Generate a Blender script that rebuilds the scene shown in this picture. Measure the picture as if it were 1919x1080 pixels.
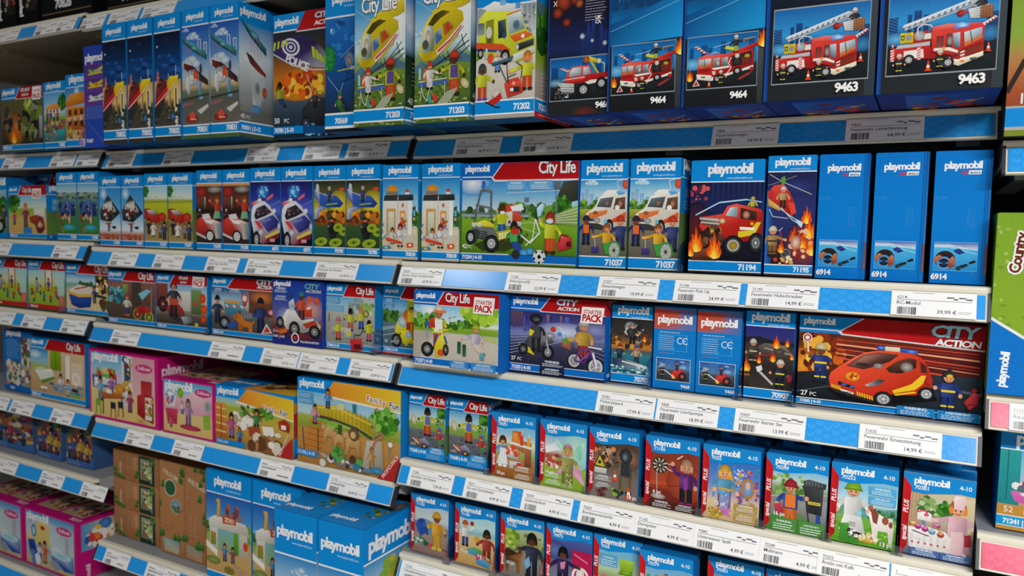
import bpy, bmesh, math, random
from mathutils import Matrix, Vector

# ------------------------------------------------------------------ scene
for _o in list(bpy.data.objects): bpy.data.objects.remove(_o)
SC = bpy.context.scene
COL = SC.collection

# camera: eye height 1.5 m, 1.2 m in front of the shelf edge, turned to the left
cam_d = bpy.data.cameras.new('camera'); cam = bpy.data.objects.new('camera', cam_d); COL.objects.link(cam)
YAW, PITCH, ROLL = math.radians(28.545), math.radians(4.285), math.radians(1.104)
_f = Vector((-math.sin(YAW)*math.cos(PITCH), math.cos(YAW)*math.cos(PITCH), -math.sin(PITCH)))
_r = Vector((math.cos(YAW), math.sin(YAW), 0)); _u = _r.cross(_f)
_R = _r*math.cos(ROLL)+_u*math.sin(ROLL); _U = -_r*math.sin(ROLL)+_u*math.cos(ROLL)
_m = Matrix((_R, _U, -_f)).transposed().to_4x4(); _m.translation = Vector((0.9169, -1.2206, 1.5))
cam.matrix_world = _m
cam_d.sensor_width = 36; cam_d.lens = 36*1426.58/1919; cam_d.clip_start = .02; cam_d.clip_end = 60
cam_d.dof.use_dof = True; cam_d.dof.focus_distance = 1.22; cam_d.dof.aperture_fstop = 5.0
SC.camera = cam
SC.view_settings.view_transform = 'Standard'; SC.view_settings.look = 'None'
SC.view_settings.gamma = 1; SC.view_settings.use_curve_mapping = False
SC.view_settings.exposure = 0.0

# dim shop interior all around
wd = bpy.data.worlds.new('shop_air'); SC.world = wd; wd.use_nodes = True
wd.node_tree.nodes['Background'].inputs[0].default_value = (.90, .95, 1, 1)
wd.node_tree.nodes['Background'].inputs[1].default_value = .06

# ceiling strip lamps over the aisle
def strip(loc, sx, sy, power, col=(1, .985, .965)):
    d = bpy.data.lights.new('ceiling_strip', 'AREA'); d.shape = 'RECTANGLE'; d.size = sx; d.size_y = sy
    d.energy = power; d.color = col
    o = bpy.data.objects.new('ceiling_strip', d); COL.objects.link(o); o.location = loc
    return o
strip((2.05, -2.2, 2.7), 1.4, .35, 162)
strip((-1.2, -1.5, 2.9), .32, .11, 8)

# ------------------------------------------------------------------ colour and materials
_lin = {}
def lin(c):
    if c in _lin: return _lin[c]
    s = c.lstrip('#')
    if len(s) == 3: s = ''.join(x*2 for x in s)
    v = [int(s[i:i+2], 16)/255 for i in (0, 2, 4)]
    v = tuple(x/12.92 if x <= .04045 else ((x+.055)/1.055)**2.4 for x in v)+(1.,)
    _lin[c] = v
    return v
def mixc(a, b, t):
    A = [int(a.lstrip('#')[i:i+2], 16) for i in (0, 2, 4)]; B = [int(b.lstrip('#')[i:i+2], 16) for i in (0, 2, 4)]
    return '#%02x%02x%02x' % tuple(int(x+(y-x)*t) for x, y in zip(A, B))

def mat_plain(name, c, rough=.5, spec=.5, metal=0, noise=None, trans=0, alpha=1, bump=0):
    m = bpy.data.materials.new(name); m.use_nodes = True; nt = m.node_tree; b = nt.nodes['Principled BSDF']
    b.inputs['Base Color'].default_value = lin(c); b.inputs['Roughness'].default_value = rough
    b.inputs['Specular IOR Level'].default_value = spec; b.inputs['Metallic'].default_value = metal
    if trans: b.inputs['Transmission Weight'].default_value = trans
    if noise:
        sc, amt = noise
        tc = nt.nodes.new('ShaderNodeTexCoord'); n = nt.nodes.new('ShaderNodeTexNoise'); n.inputs['Scale'].default_value = sc
        n.inputs['Detail'].default_value = 4
        r = nt.nodes.new('ShaderNodeMapRange'); r.inputs[3].default_value = 1-amt; r.inputs[4].default_value = 1+amt
        v = nt.nodes.new('ShaderNodeVectorMath'); v.operation = 'SCALE'; v.inputs[0].default_value = lin(c)[:3]
        nt.links.new(tc.outputs['Object'], n.inputs['Vector']); nt.links.new(n.outputs['Fac'], r.inputs[0])
        nt.links.new(r.outputs[0], v.inputs['Scale']); nt.links.new(v.outputs[0], b.inputs['Base Color'])
        if bump:
            bp = nt.nodes.new('ShaderNodeBump'); bp.inputs['Strength'].default_value = bump; bp.inputs['Distance'].default_value = .001
            nt.links.new(n.outputs['Fac'], bp.inputs['Height']); nt.links.new(bp.outputs[0], b.inputs['Normal'])
    return m
def mat_print(name, rough, scale, amt, spec=.4, ink=1):
    """ink on card: the colour attribute of the printed shapes with a slight uneven grain"""
    m = bpy.data.materials.new(name); m.use_nodes = True; nt = m.node_tree; b = nt.nodes['Principled BSDF']
    at = nt.nodes.new('ShaderNodeAttribute'); at.attribute_name = 'Ink'
    tc = nt.nodes.new('ShaderNodeTexCoord'); n = nt.nodes.new('ShaderNodeTexNoise'); n.inputs['Scale'].default_value = scale
    n.inputs['Detail'].default_value = 3
    r = nt.nodes.new('ShaderNodeMapRange'); r.inputs[3].default_value = ink*(1-amt); r.inputs[4].default_value = ink*(1+amt)
    v = nt.nodes.new('ShaderNodeVectorMath'); v.operation = 'SCALE'
    nt.links.new(tc.outputs['Object'], n.inputs['Vector']); nt.links.new(n.outputs['Fac'], r.inputs[0])
    nt.links.new(at.outputs['Color'], v.inputs[0]); nt.links.new(r.outputs[0], v.inputs['Scale'])
    nt.links.new(v.outputs[0], b.inputs['Base Color'])
    b.inputs['Roughness'].default_value = rough; b.inputs['Specular IOR Level'].default_value = spec
    return m
M_PRINT = mat_print('printed_carton', .5, 260, .14, .08, .84)
M_TAG = mat_print('printed_paper', .28, 90, .03, .4)
M_CREAM = mat_plain('cream_enamel', '#d8d4c4', .45, .4, noise=(30, .05))
M_STEEL = mat_plain('grey_shelf_enamel', '#8d9094', .5, .4, noise=(40, .06))
M_BEIGE = mat_plain('beige_shelf_underside', '#8a7c66', .6, .3, noise=(12, .08))
M_BLACK = mat_plain('black_back_panel', '#0b0b0c', .7, .2, noise=(20, .2))
M_DARKEND = mat_plain('dark_end_cap', '#2b2d30', .4, .5, noise=(60, .1))
M_INSB = mat_plain('blue_rail_insert', '#2296e6', .2, .5, noise=(240, .05), bump=.05)
M_INSP = mat_plain('pink_rail_insert', '#d63f68', .28, .5, noise=(240, .05), bump=.05)
M_EMBB = mat_plain('blue_embossing', '#58b4f2', .3, .5, noise=(240, .04))
M_EMBP = mat_plain('pink_embossing', '#e87a98', .3, .5, noise=(240, .04))
M_CLEAR = bpy.data.materials.new('clear_plastic'); M_CLEAR.use_nodes = True
_nt = M_CLEAR.node_tree; _nt.nodes.remove(_nt.nodes['Principled BSDF'])
_t = _nt.nodes.new('ShaderNodeBsdfTransparent'); _t.inputs[0].default_value = (.93, .95, .96, 1)
_g = _nt.nodes.new('ShaderNodeBsdfGlossy'); _g.inputs['Roughness'].default_value = .08; _g.inputs['Color'].default_value = (.8, .82, .84, 1)
_l = _nt.nodes.new('ShaderNodeLayerWeight'); _l.inputs[0].default_value = .35
_x = _nt.nodes.new('ShaderNodeMixShader'); _nt.links.new(_l.outputs['Facing'], _x.inputs[0]); _nt.links.new(_t.outputs[0], _x.inputs[1]); _nt.links.new(_g.outputs[0], _x.inputs[2])
_nt.links.new(_x.outputs[0], _nt.nodes['Material Output'].inputs[0])
M_FLOOR = mat_plain('shop_floor', '#c4c0b8', .4, .4, noise=(3, .08))
M_BOUNCE = mat_plain('pale_bounce_surface', '#bebcb8', .8, .2, noise=(3, .08))  # for the added wall and ceiling; paleness sets how much fill bounces back
M_WALL = mat_plain('shop_wall', '#6d6d6d', .8, .2, noise=(3, .08))

# ------------------------------------------------------------------ objects
def mesh_obj(name, me, parent=None, loc=None, mat=None):
    o = bpy.data.objects.new(name, me); COL.objects.link(o)
    if mat: me.materials.append(mat)
    if parent: o.parent = parent
    if loc is not None: o.location = loc
    return o
def empty(name, loc, label, cat, group=None):
    o = bpy.data.objects.new(name, None); COL.objects.link(o); o.location = loc; o.empty_display_size = .02
    o['label'] = label; o['category'] = cat
    if group: o['group'] = group
    return o
def bm_box(bm, x0, x1, y0, y1, z0, z1):
    v = [bm.verts.new(p) for p in ((x0,y0,z0),(x1,y0,z0),(x1,y1,z0),(x0,y1,z0),(x0,y0,z1),(x1,y0,z1),(x1,y1,z1),(x0,y1,z1))]
    return [bm.faces.new([v[i] for i in q]) for q in ((0,3,2,1),(4,5,6,7),(0,1,5,4),(1,2,6,5),(2,3,7,6),(3,0,4,7))]
def bm_mesh(name, bm, bevel=0, seg=2):
    if bevel: bmesh.ops.bevel(bm, geom=bm.edges[:], offset=bevel, segments=seg, affect='EDGES', profile=.6)
    me = bpy.data.meshes.new(name); bm.to_mesh(me); bm.free()
    return me
def prism(name, prof, x0, x1):
    """extrude a (y, z) outline along x"""
    bm = bmesh.new(); a = [bm.verts.new((x0, y, z)) for y, z in prof]; b = [bm.verts.new((x1, y, z)) for y, z in prof]
    n = len(prof); bm.faces.new(a); bm.faces.new(b[::-1])
    for i in range(n): bm.faces.new((a[i], b[i], b[(i+1) % n], a[(i+1) % n]))
    bmesh.ops.recalc_face_normals(bm, faces=bm.faces[:])
    return bm_mesh(name, bm)

# ------------------------------------------------------------------ lettering (built-in font)
_glyph = {}
CH = "abcdefghijklmnopqrstuvwxyzABCDEFGHIJKLMNOPQRSTUVWXYZ0123456789äöüßÄÖÜ.,-:€/|+()™®© "
def make_glyphs():
    obs = []
    for st, off in (('r', .006), ('b', .018), ('x', .034)):
        for s in [c for c in CH]+['HH']:
            for wrap in (0, 1):
                if s == 'HH' and wrap: continue
                cu = bpy.data.curves.new('g', 'FONT'); cu.size = 1; cu.resolution_u = 2; cu.fill_mode = 'FRONT'
                cu.body = ('H'+s+'H') if wrap else s
                if not wrap: cu.offset = off
                o = bpy.data.objects.new('g', cu); COL.objects.link(o); obs.append((st, s, wrap, o))
    dg = bpy.context.evaluated_depsgraph_get(); dg.update()
    wid = {}
    for st, s, wrap, o in obs:
        me = o.evaluated_get(dg).to_mesh()
        if wrap or s == 'HH':
            xs = [v.co.x for v in me.vertices]; wid[(st, s)] = max(xs)-min(xs)
        else:
            _glyph[(st, s)] = [[(v.co.x, v.co.y) for v in me.vertices], [tuple(p.vertices) for p in me.polygons], 0]
        o.evaluated_get(dg).to_mesh_clear()
    for (st, s) in list(_glyph): _glyph[(st, s)][2] = wid[(st, s)]-wid[(st, 'HH')] if (st, s) in wid else .3
    for _, _, _, o in obs:
        cu = o.data; bpy.data.objects.remove(o); bpy.data.curves.remove(cu)
make_glyphs()
_gext = {}
def layout(s, st, track=0):
    """triangles of a line of text at size 1, starting at x = 0"""
    x = 0; polys = []
    for c in s:
        vs, fs, adv = _glyph.get((st, c), _glyph[(st, '-')])
        for f in fs: polys.append([(vs[i][0]+x, vs[i][1]) for i in f])
        if polys: polys.append(None)
        x += adv+track
    return polys, x-track

# ------------------------------------------------------------------ flat print: x, y in percent of the face, y downwards
class Art:
    STEP = 1.6e-5
    def __init__(s, w, h, base=None, frame=None):
        s.w, s.h = w, h
        if base: s.root = base.root; s.fx = frame
        else: s.root = s; s.V = []; s.F = []; s.C = []; s.n = 0; s.fx = (0, 0, 1, 1)
        s.asp = h/w
        s.rnd = random.Random(int(w*1e4)+int(h*1e5))
    def sub(s, x0, y0, x1, y1):
        a, b, c, d = s.fx
        return Art(s.w*(x1-x0)/100, s.h*(y1-y0)/100, s, (a+c*x0/100, b+d*y0/100, c*(x1-x0)/100, d*(y1-y0)/100))
    def lay(s): s.root.n += 1
    def _emit(s, pts, cols):
        # clip against the face
        P = list(zip(pts, cols))
        if any(p[0] < 0 or p[0] > 100 or p[1] < 0 or p[1] > 100 for p in pts):
            for ax, lim, sg in ((0, 0, 1), (0, 100, -1), (1, 0, 1), (1, 100, -1)):
                Q = []
                for i in range(len(P)):
                    (a, ca), (b, cb) = P[i-1], P[i]
                    da, db = (a[ax]-lim)*sg, (b[ax]-lim)*sg
                    if (da < 0) != (db < 0):
                        t = da/(da-db)
                        Q.append(((a[0]+(b[0]-a[0])*t, a[1]+(b[1]-a[1])*t), tuple(u+(v-u)*t for u, v in zip(ca, cb))))
                    if db >= 0: Q.append((b, cb))
                P = Q
                if len(P) < 3: return
        r = s.root; k = len(r.V); a, b, c, d = s.fx; z = r.n
        for (x, y), cc in P:
            r.V.append((a+c*x/100, b+d*y/100, z))
        r.F.append(tuple(range(k, k+len(P)))); r.C.append([q[1] for q in P])
    def poly(s, pts, c, lay=True):
        if lay: s.lay()
        cols = [lin(q) for q in c] if isinstance(c, (list, tuple)) else [lin(c)]*len(pts)
        s._emit(pts, cols)
    def rect(s, x0, y0, x1, y1, c, c2=None):
        c2 = c2 or c
        s.poly([(x0, y0), (x1, y0), (x1, y1), (x0, y1)], [c, c, c2, c2])
    def recth(s, x0, y0, x1, y1, c, c2):
        s.poly([(x0, y0), (x1, y0), (x1, y1), (x0, y1)], [c, c2, c2, c])
    def bg(s, *stops):
        """vertical gradient: (y, colour), ..."""
        s.lay()
        for (y0, c0), (y1, c1) in zip(stops, stops[1:]):
            s.poly([(0, y0), (100, y0), (100, y1), (0, y1)], [c0, c0, c1, c1], False)
    def ell(s, x, y, rx, ry=None, c='#fff', c2=None, n=14, a0=0, a1=360, rot=0):
        if ry is None: ry = rx/s.asp
        s.lay(); full = abs(a1-a0) >= 360
        ca, sa = math.cos(math.radians(rot)), math.sin(math.radians(rot))
        P = []
        for i in range(n if full else n+1):
            t = math.radians(a0+(a1-a0)*i/n); ux, uy = math.cos(t)*rx, -math.sin(t)*ry*s.asp
            P.append((x+ux*ca+uy*sa, y+(-ux*sa+uy*ca)/s.asp))
        if c2 is None:
            s._emit(P, [lin(c)]*len(P)); return
        m = len(P)
        for i in range(m if full else m-1):
            s._emit([(x, y), P[i], P[(i+1) % m]], [lin(c), lin(c2), lin(c2)])
    def line(s, pts, wd, c):
        """a stroke, width in percent of the face width"""
        s.lay(); A = s.asp
        for (x0, y0), (x1, y1) in zip(pts, pts[1:]):
            dx, dy = x1-x0, (y1-y0)*A; L = math.hypot(dx, dy) or 1
            nx, ny = -dy/L*wd/2, dx/L*wd/2/A; s.root.n += .25
            s._emit([(x0+nx, y0+ny), (x1+nx, y1+ny), (x1-nx, y1-ny), (x0-nx, y0-ny)], [lin(c)]*4)
    def ring(s, x, y, r, wd, c, n=16, a0=0, a1=360):
        s.line([(x+r*math.cos(math.radians(a0+(a1-a0)*i/n)), y-r/s.asp*math.sin(math.radians(a0+(a1-a0)*i/n))) for i in range(n+1)], wd, c)
    def text(s, t, x, y, size, c='#ffffff', st='b', al='l', sx=1, shear=0, rot=0, track=0, out=None, ow=.05):
        """size: letter height as percent of the face height; x, y: baseline start"""
        if '|' in t: t = t.replace(' ', '').replace('|', ' | ')
        polys, L = layout(t, st, track)
        k = size/.73; ax = s.asp*k*sx
        ca, sa = math.cos(math.radians(rot)), math.sin(math.radians(rot))
        off = {'l': 0, 'c': -L/2, 'r': -L}[al]
        def tr(p, ex=0, ey=0):
            u = (p[0]+off+shear*p[1]+ex)*sx; v = p[1]+ey
            return (x+(u*ca-v*sa)*s.asp*k, y-(u*sa+v*ca)*k)
        if out:
            for ex, ey in ((-ow, -ow), (ow, -ow), (-ow, ow), (ow, ow), (0, -1.3*ow), (0, 1.3*ow), (1.3*ow, 0), (-1.3*ow, 0)):
                s.lay()
                for p in polys:
                    if p is None: s.root.n += .25; continue
                    s._emit([tr(q, ex, ey) for q in p], [lin(out)]*len(p))
        s.lay()
        for p in polys:
            if p is None: s.root.n += .25; continue
            s._emit([tr(q) for q in p], [lin(c)]*len(p))
        return L*ax
    def fit(s, t, x0, x1, y, c='#ffffff', st='x', ys=1, **kw):
        _, L = layout(t, st); size = (x1-x0)/(L*s.asp)*.73*ys
        s.text(t, x0, y, size, c, st, sx=1/ys, **kw)
    def logo(s, x0, x1, y, c='#f4f6f8', url=False):
        s.fit('playmobil', x0, x1, y, c, 'x')
        h = (x1-x0)/s.asp*.21
        if url: s.fit('www.playmobil.com', x0+(x1-x0)*.44, x1, y+h*.62, '#cfe6f6', 'r')
    def lines(s, x0, y0, x1, y1, n, c, wd=.5):
        """fine print too small to read"""
        r = s.rnd
        for i in range(n):
            y = y0+(y1-y0)*(i+.5)/n; x = x0; P = []
            s.lay()
            xe = x1-r.random()*(x1-x0)*.25
            while x < xe:
                L = (x1-x0)*r.uniform(.05, .16); hh = (y1-y0)/n*.22*wd
                s._emit([(x, y-hh), (min(x+L, xe), y-hh), (min(x+L, xe), y+hh), (x, y+hh)], [lin(c)]*4); x += L+(x1-x0)*.025
    def scat(s, x0, y0, x1, y1, n, r, cols, ry=None, ellip=False, k=7):
        """loose dabs of colour: leaves, gravel, sparks"""
        s.lay(); R = s.rnd
        for i in range(n):
            if ellip:
                t, q = R.uniform(0, 6.283), math.sqrt(R.random())
                x = (x0+x1)/2+(x1-x0)/2*q*math.cos(t); y = (y0+y1)/2+(y1-y0)/2*q*math.sin(t)
            else: x, y = R.uniform(x0, x1), R.uniform(y0, y1)
            rr = r*R.uniform(.5, 1.3); rb = rr/s.asp if ry is None else ry*R.uniform(.5, 1.3); a = R.uniform(0, 6.28)
            c = lin(R.choice(cols))
            s.root.n += .25
            s._emit([(x+rr*math.cos(a+j*6.2832/k), y+rb*math.sin(a+j*6.2832/k)) for j in range(k)], [c]*k)
    # ---- motifs
    def tree(s, x, y, r, ry=None, cols=('#2f6b22', '#3f8428', '#5aa033', '#244f1c'), n=40):
        ry = ry or r/s.asp
        s.ell(x, y, r*.9, ry*.9, cols[0]); s.scat(x-r, y-ry, x+r, y+ry, n, r*.22, cols, ellip=True)
    def cloud(s, x, y, r, c='#ffffff', c2=None):
        for dx, dy, q in ((-.9, .15, .6), (0, 0, 1), (.9, .2, .65), (.3, -.25, .7)):
            s.ell(x+dx*r, y+dy*r/s.asp, q*r, q*r*.6/s.asp, c, c2 or c)
    def wheel(s, x, y, r, ry=None, tyre='#16171a', hub='#b9bcc0', hubr=.55):
        ry = ry or r/s.asp
        s.ell(x, y, r, ry, tyre, n=18); s.ell(x, y, r*.8, ry*.8, '#2c2d31', n=18)
        s.ell(x, y, r*hubr, ry*hubr, hub, n=16); s.ell(x, y, r*hubr*.7, ry*hubr*.7, mixc(hub, '#333333', .35), n=14)
        for k in range(5):
            t = k*1.2566; s.line([(x, y), (x+r*hubr*.75*math.cos(t), y+ry*hubr*.75*math.sin(t))], r*.12, hub)
        s.ell(x, y, r*.13, ry*.13, '#ececec', n=8)
    def flame(s, x, y, h, wdt=None):
        """x, y: foot of the flame; h: height in percent"""
        q = (wdt or h*.28)*s.asp
        def fl(k, c, c2):
            P = [(0, 0), (-.9, .12), (-1, .32), (-.55, .5), (-.62, .72), (-.2, .62), (-.05, 1), (.25, .7), (.3, .5), (.6, .72), (.78, .42), (1, .25), (.7, .05)]
            s.poly([(x+q*k*a, y-h*k*b) for a, b in P], [c2]+[c]*(len(P)-2)+[c2])
        fl(1, '#e2480f', '#f8a51c'); fl(.72, '#f78a18', '#fdd13c'); fl(.42, '#fdd548', '#fff2a8')
    def cone(s, x, y, h):
        q = h*s.asp
        s.poly([(x-.32*q, y), (x+.32*q, y), (x+.3*q, y-.1*h), (x-.3*q, y-.1*h)], '#d8431d')
        s.poly([(x-.2*q, y-.1*h), (x+.2*q, y-.1*h), (x+.04*q, y-h), (x-.04*q, y-h)], '#e8511f')
        s.poly([(x-.15*q, y-.35*h), (x+.15*q, y-.35*h), (x+.1*q, y-.58*h), (x-.1*q, y-.58*h)], '#f3efe8')
    def fig(s, x, y, h, skin='#e8a27c', hair='#5b3a20', top='#3d67a8', legs='#2b3550', shoes='#202024', hat=None, la=(-.30, .56), ra=(.30, .56),
            sit=False, face=True, stripe=None, vest=None, long_hair=False, dress=None):
        """a small toy figure; x, y: feet; h: height in percent of the face height; hands in figure heights from the head's top"""
        q = h*s.asp*.87
        def X(a): return x+a*q
        def Y(b): return y-h+b*h
        leg_y0 = .60
        if long_hair: s.ell(X(0), Y(.24), .15*q, .17*h, hair)
        # arms behind
        for sgn, hd in ((-1, la), (1, ra)):
            el = (sgn*.235+.25*(hd[0]-sgn*.2), .45+.3*(hd[1]-.56))
            s.line([(X(sgn*.13), Y(.35)), (X(el[0]), Y(el[1]))], .105*q, mixc(top, '#000000', .12))
            s.line([(X(el[0]), Y(el[1])), (X(hd[0]), Y(hd[1]))], .09*q, top)
            s.ell(X(hd[0]), Y(hd[1]), .052*q, .052*h, skin, n=8)
        if dress: s.poly([(X(-.12), Y(.5)), (X(.12), Y(.5)), (X(.25), Y(.92)), (X(-.25), Y(.92))], [dress, dress, mixc(dress, '#000000', .25), dress])
        if sit:
            s.poly([(X(-.14), Y(.58)), (X(.14), Y(.58)), (X(.36), Y(.84)), (X(.22), Y(.94)), (X(-.06), Y(.76))], legs)
            s.ell(X(.31), Y(.92), .09*q, .06*h, shoes, n=8)
        elif not dress:
            for sgn in (-1, 1):
                s.poly([(X(sgn*.012), Y(leg_y0)), (X(sgn*.155), Y(leg_y0)), (X(sgn*.15), Y(.94)), (X(sgn*.02), Y(.94))], [legs, mixc(legs, '#000000', .25), mixc(legs, '#000000', .3), legs])
        if not sit:
            for sgn in (-1, 1): s.ell(X(sgn*.095), Y(.955), .088*q, .045*h, shoes, n=8)
        s.poly([(X(-.145), Y(.31)), (X(.145), Y(.31)), (X(.165), Y(.46)), (X(.16), Y(.63)), (X(-.16), Y(.63)), (X(-.165), Y(.46))],
               [top, mixc(top, '#000000', .18), mixc(top, '#000000', .3), mixc(top, '#000000', .3), top, mixc(top, '#ffffff', .12)])
        if vest: s.poly([(X(-.11), Y(.32)), (X(.11), Y(.32)), (X(.12), Y(.6)), (X(-.12), Y(.6))], vest)
        if stripe:
            s.rect(X(-.16), Y(.47), X(.16), Y(.52), stripe)
            for sgn in (-1, 1): s.rect(X(sgn*.085)-.07*q, Y(.82), X(sgn*.085)+.07*q, Y(.86), stripe)
        # head
        s.ell(X(0), Y(.18), .122*q, .115*h, skin, mixc(skin, '#7a3a1c', .22), n=14)
        if hat:
            s.ell(X(0), Y(.15), .145*q, .15*h, hat, mixc(hat, '#000000', .25), n=16, a0=-8, a1=188)
            s.line([(X(-.17), Y(.158)), (X(.17), Y(.158))], .035*q, mixc(hat, '#000000', .3))
        else:
            s.ell(X(0), Y(.155), .14*q, .155*h, hair, mixc(hair, '#000000', .3), n=16, a0=-12, a1=192)
            s.ell(X(-.12), Y(.2), .035*q, .075*h, hair, n=8); s.ell(X(.12), Y(.2), .035*q, .075*h, hair, n=8)
        if face:
            for sgn in (-1, 1): s.ell(X(sgn*.042), Y(.2), .014*q, .018*h, '#1c1410', n=6)
            s.line([(X(-.04), Y(.25)), (X(0), Y(.265)), (X(.04), Y(.25))], .012*q, '#7c2f22')
    def warn(s, x0, y0, x1, y1, c, head='WARNING:', ink='#e9f3fa'):
        s.rect(x0, y0, x1, y1, c)
        s.fit(head, x0+(x1-x0)*.2, x0+(x1-x0)*.8, y0+(y1-y0)*.34, ink, 'b')
        s.lines(x0+(x1-x0)*.1, y0+(y1-y0)*.42, x1-(x1-x0)*.05, y1-(y1-y0)*.06, 3, ink, .8)
    def mesh(s, name):
        """metres; the face lies in the plane of local x (right) and z (up), printed side towards -y"""
        me = bpy.data.meshes.new(name); st = Art.STEP
        me.from_pydata([(v[0]*s.w, -2e-4-v[2]*st, s.h*(1-v[1])) for v in s.V], [], s.F)
        at = me.attributes.new('Ink', 'FLOAT_COLOR', 'CORNER'); buf = []
        for cols in s.C:
            for c in cols: buf.extend(c)
        at.data.foreach_set('color', buf)
        me.materials.append(M_PRINT)
        return me

# ------------------------------------------------------------------ box fronts
BL = '#0a8ee0'; BD = '#0a5fb4'; RED = '#c4161c'; WHT = '#f2f4f6'
def tall(a, num, hb=15.5, nb=(91.5, 97.6), foot=None, lx=(16, 80)):
    a.rect(0, 0, 100, hb, BL); a.rect(0, hb, 100, hb+1, WHT)
    a.logo(lx[0], lx[1], hb*.62, url=True)
    a.rect(0, nb[0]-1, 100, nb[0], WHT); a.rect(0, nb[0], 100, nb[1], BL); a.rect(0, nb[1], 100, nb[1]+.8, WHT)
    if foot: a.rect(0, nb[1]+.8, 100, 100, foot)
    a.text(num, 93, nb[1]-1.4, (nb[1]-nb[0])*.66, WHT, 'x', 'r')
def packtag(a, px, py, pw, ph):
    a.poly([(px, py), (px+pw*.97, py), (px+pw, py+ph*.04), (px+pw*.93, py+ph), (px-pw*.07, py+ph)], '#f6f6f4')
    a.fit('STARTER', px+pw*.06, px+pw*.9, py+ph*.42, RED, 'b', 1.1, shear=.1); a.fit('PACK', px+pw*.0, px+pw*.86, py+ph*.88, RED, 'x', 1.1, shear=.1)
def city(a, theme='life', num=None, age='4-10', hb=15, cut=(33, 42), pack=None, nb=(90, 97), band=BL, themex=(66, 97), foot='#3b5a2c'):
    """wide carton: blue corner with the logo, red slanted banner with the theme"""
    x0, x1 = cut
    a.rect(0, 0, 100, hb, band)
    a.poly([(x0-1.5, hb+1.8), (x1-1, 0), (100, 0), (100, hb+3.6), (x0-.2, hb+3.6)], '#e8eaec')
    a.poly([(x0, hb+1.2), (x1, 0), (100, 0), (100, hb+2.6), (x0+1, hb+2.6)], [RED, '#a81319', '#9c1217', RED, '#b8151b'])
    a.rect(0, hb, x0-1, hb+1.2, '#e8eaec')
    a.logo(2.5, x0-3.5, hb*.62)
    tx0, tx1 = themex
    if theme == 'life': a.fit('City Life', tx0, tx1, hb*.84, '#f4f4f4', 'b', 1.35, out='#5c2430', ow=.022)
    elif theme == 'action':
        a.fit('CITY', tx0, tx1-3, hb*.55, '#b9dcec', 'x', .72, shear=.12, out='#28343f', ow=.02)
        a.fit('ACTION', tx0+2, tx1, hb*.97, '#f2f2f2', 'x', .72, shear=.12, out='#3a2424', ow=.02)
    elif theme == 'stunt':
        a.fit('STUNT', tx0, tx1, hb*.5, '#f0f0f0', 'x', .8, out='#202020'); a.fit('SHOW', tx0+3, tx1-3, hb*.95, '#f0f0f0', 'x', .8, out='#202020')
    if pack: packtag(a, *pack)
    if num:
        a.rect(0, nb[0], 100, nb[1], band); a.rect(0, nb[0]-.8, 100, nb[0], '#d9dde0'); a.rect(0, nb[1], 100, 100, foot); a.rect(0, nb[1], 100, nb[1]+.8, '#d9dde0')
        a.text(num+'|'+age, 2, nb[1]-1.6, (nb[1]-nb[0])*.58, WHT, 'x')
def special(a, num, pcs=None, px=12, warnc=None, wy=(78, 96), wx=(52, 97)):
    """small hanging carton: red slanted flank, blue wave header"""
    a.poly([(0, 0), (100, 0), (100, 19), (80, 17.5), (55, 20.5), (30, 23.5), (12, 22), (0, 19)], ['#1b8ad2', '#1b8ad2', BL, BL, BL, BL, BL, BL])
    a.logo(15, 64, 12); a.text(num, 16, 19, 5, WHT, 'b'); a.text('4-10', 78, 12.5, 5.3, WHT, 'b')
    a.poly([(0, 5), (12, 17), (9, 90), (0, 100)], ['#d3242a', '#c31a20', '#a8161b', '#b9181e'])
    a.text('special', 7.4, 84, 5.4, WHT, 'b', rot=88, shear=.2); a.text('PLUS', 8.6, 50, 5.6, WHT, 'b', rot=88, shear=.2)
    if warnc:
        m = (wy[0]+wy[1])/2
        if wx[1]-wx[0] > 55:
            xm = (wx[0]+wx[1])/2; a.warn(wx[0], wy[0], xm-1, wy[1], warnc); a.warn(xm+1, wy[0], wx[1], wy[1], warnc, 'AVERTISSEMENT:')
        else: a.warn(wx[0], wy[0], wx[1], m-1, warnc); a.warn(wx[0], m+1, wx[1], wy[1], warnc, 'AVERTISSEMENT:')
    if pcs: a.text(pcs+' pc', px, 96 if pcs in ('18', '13') else 80, 5.4, WHT, 'b')
def grass(a, y0, y1, c='#7fb02c', c2='#4f8a1f', n=60): 
    a.rect(0, y0, 100, y1, c, c2); a.scat(0, y0, 100, y1, n, 1.6, [c, c2, mixc(c, '#ffffff', .15), mixc(c2, '#000000', .2)], ry=.5)

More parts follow.
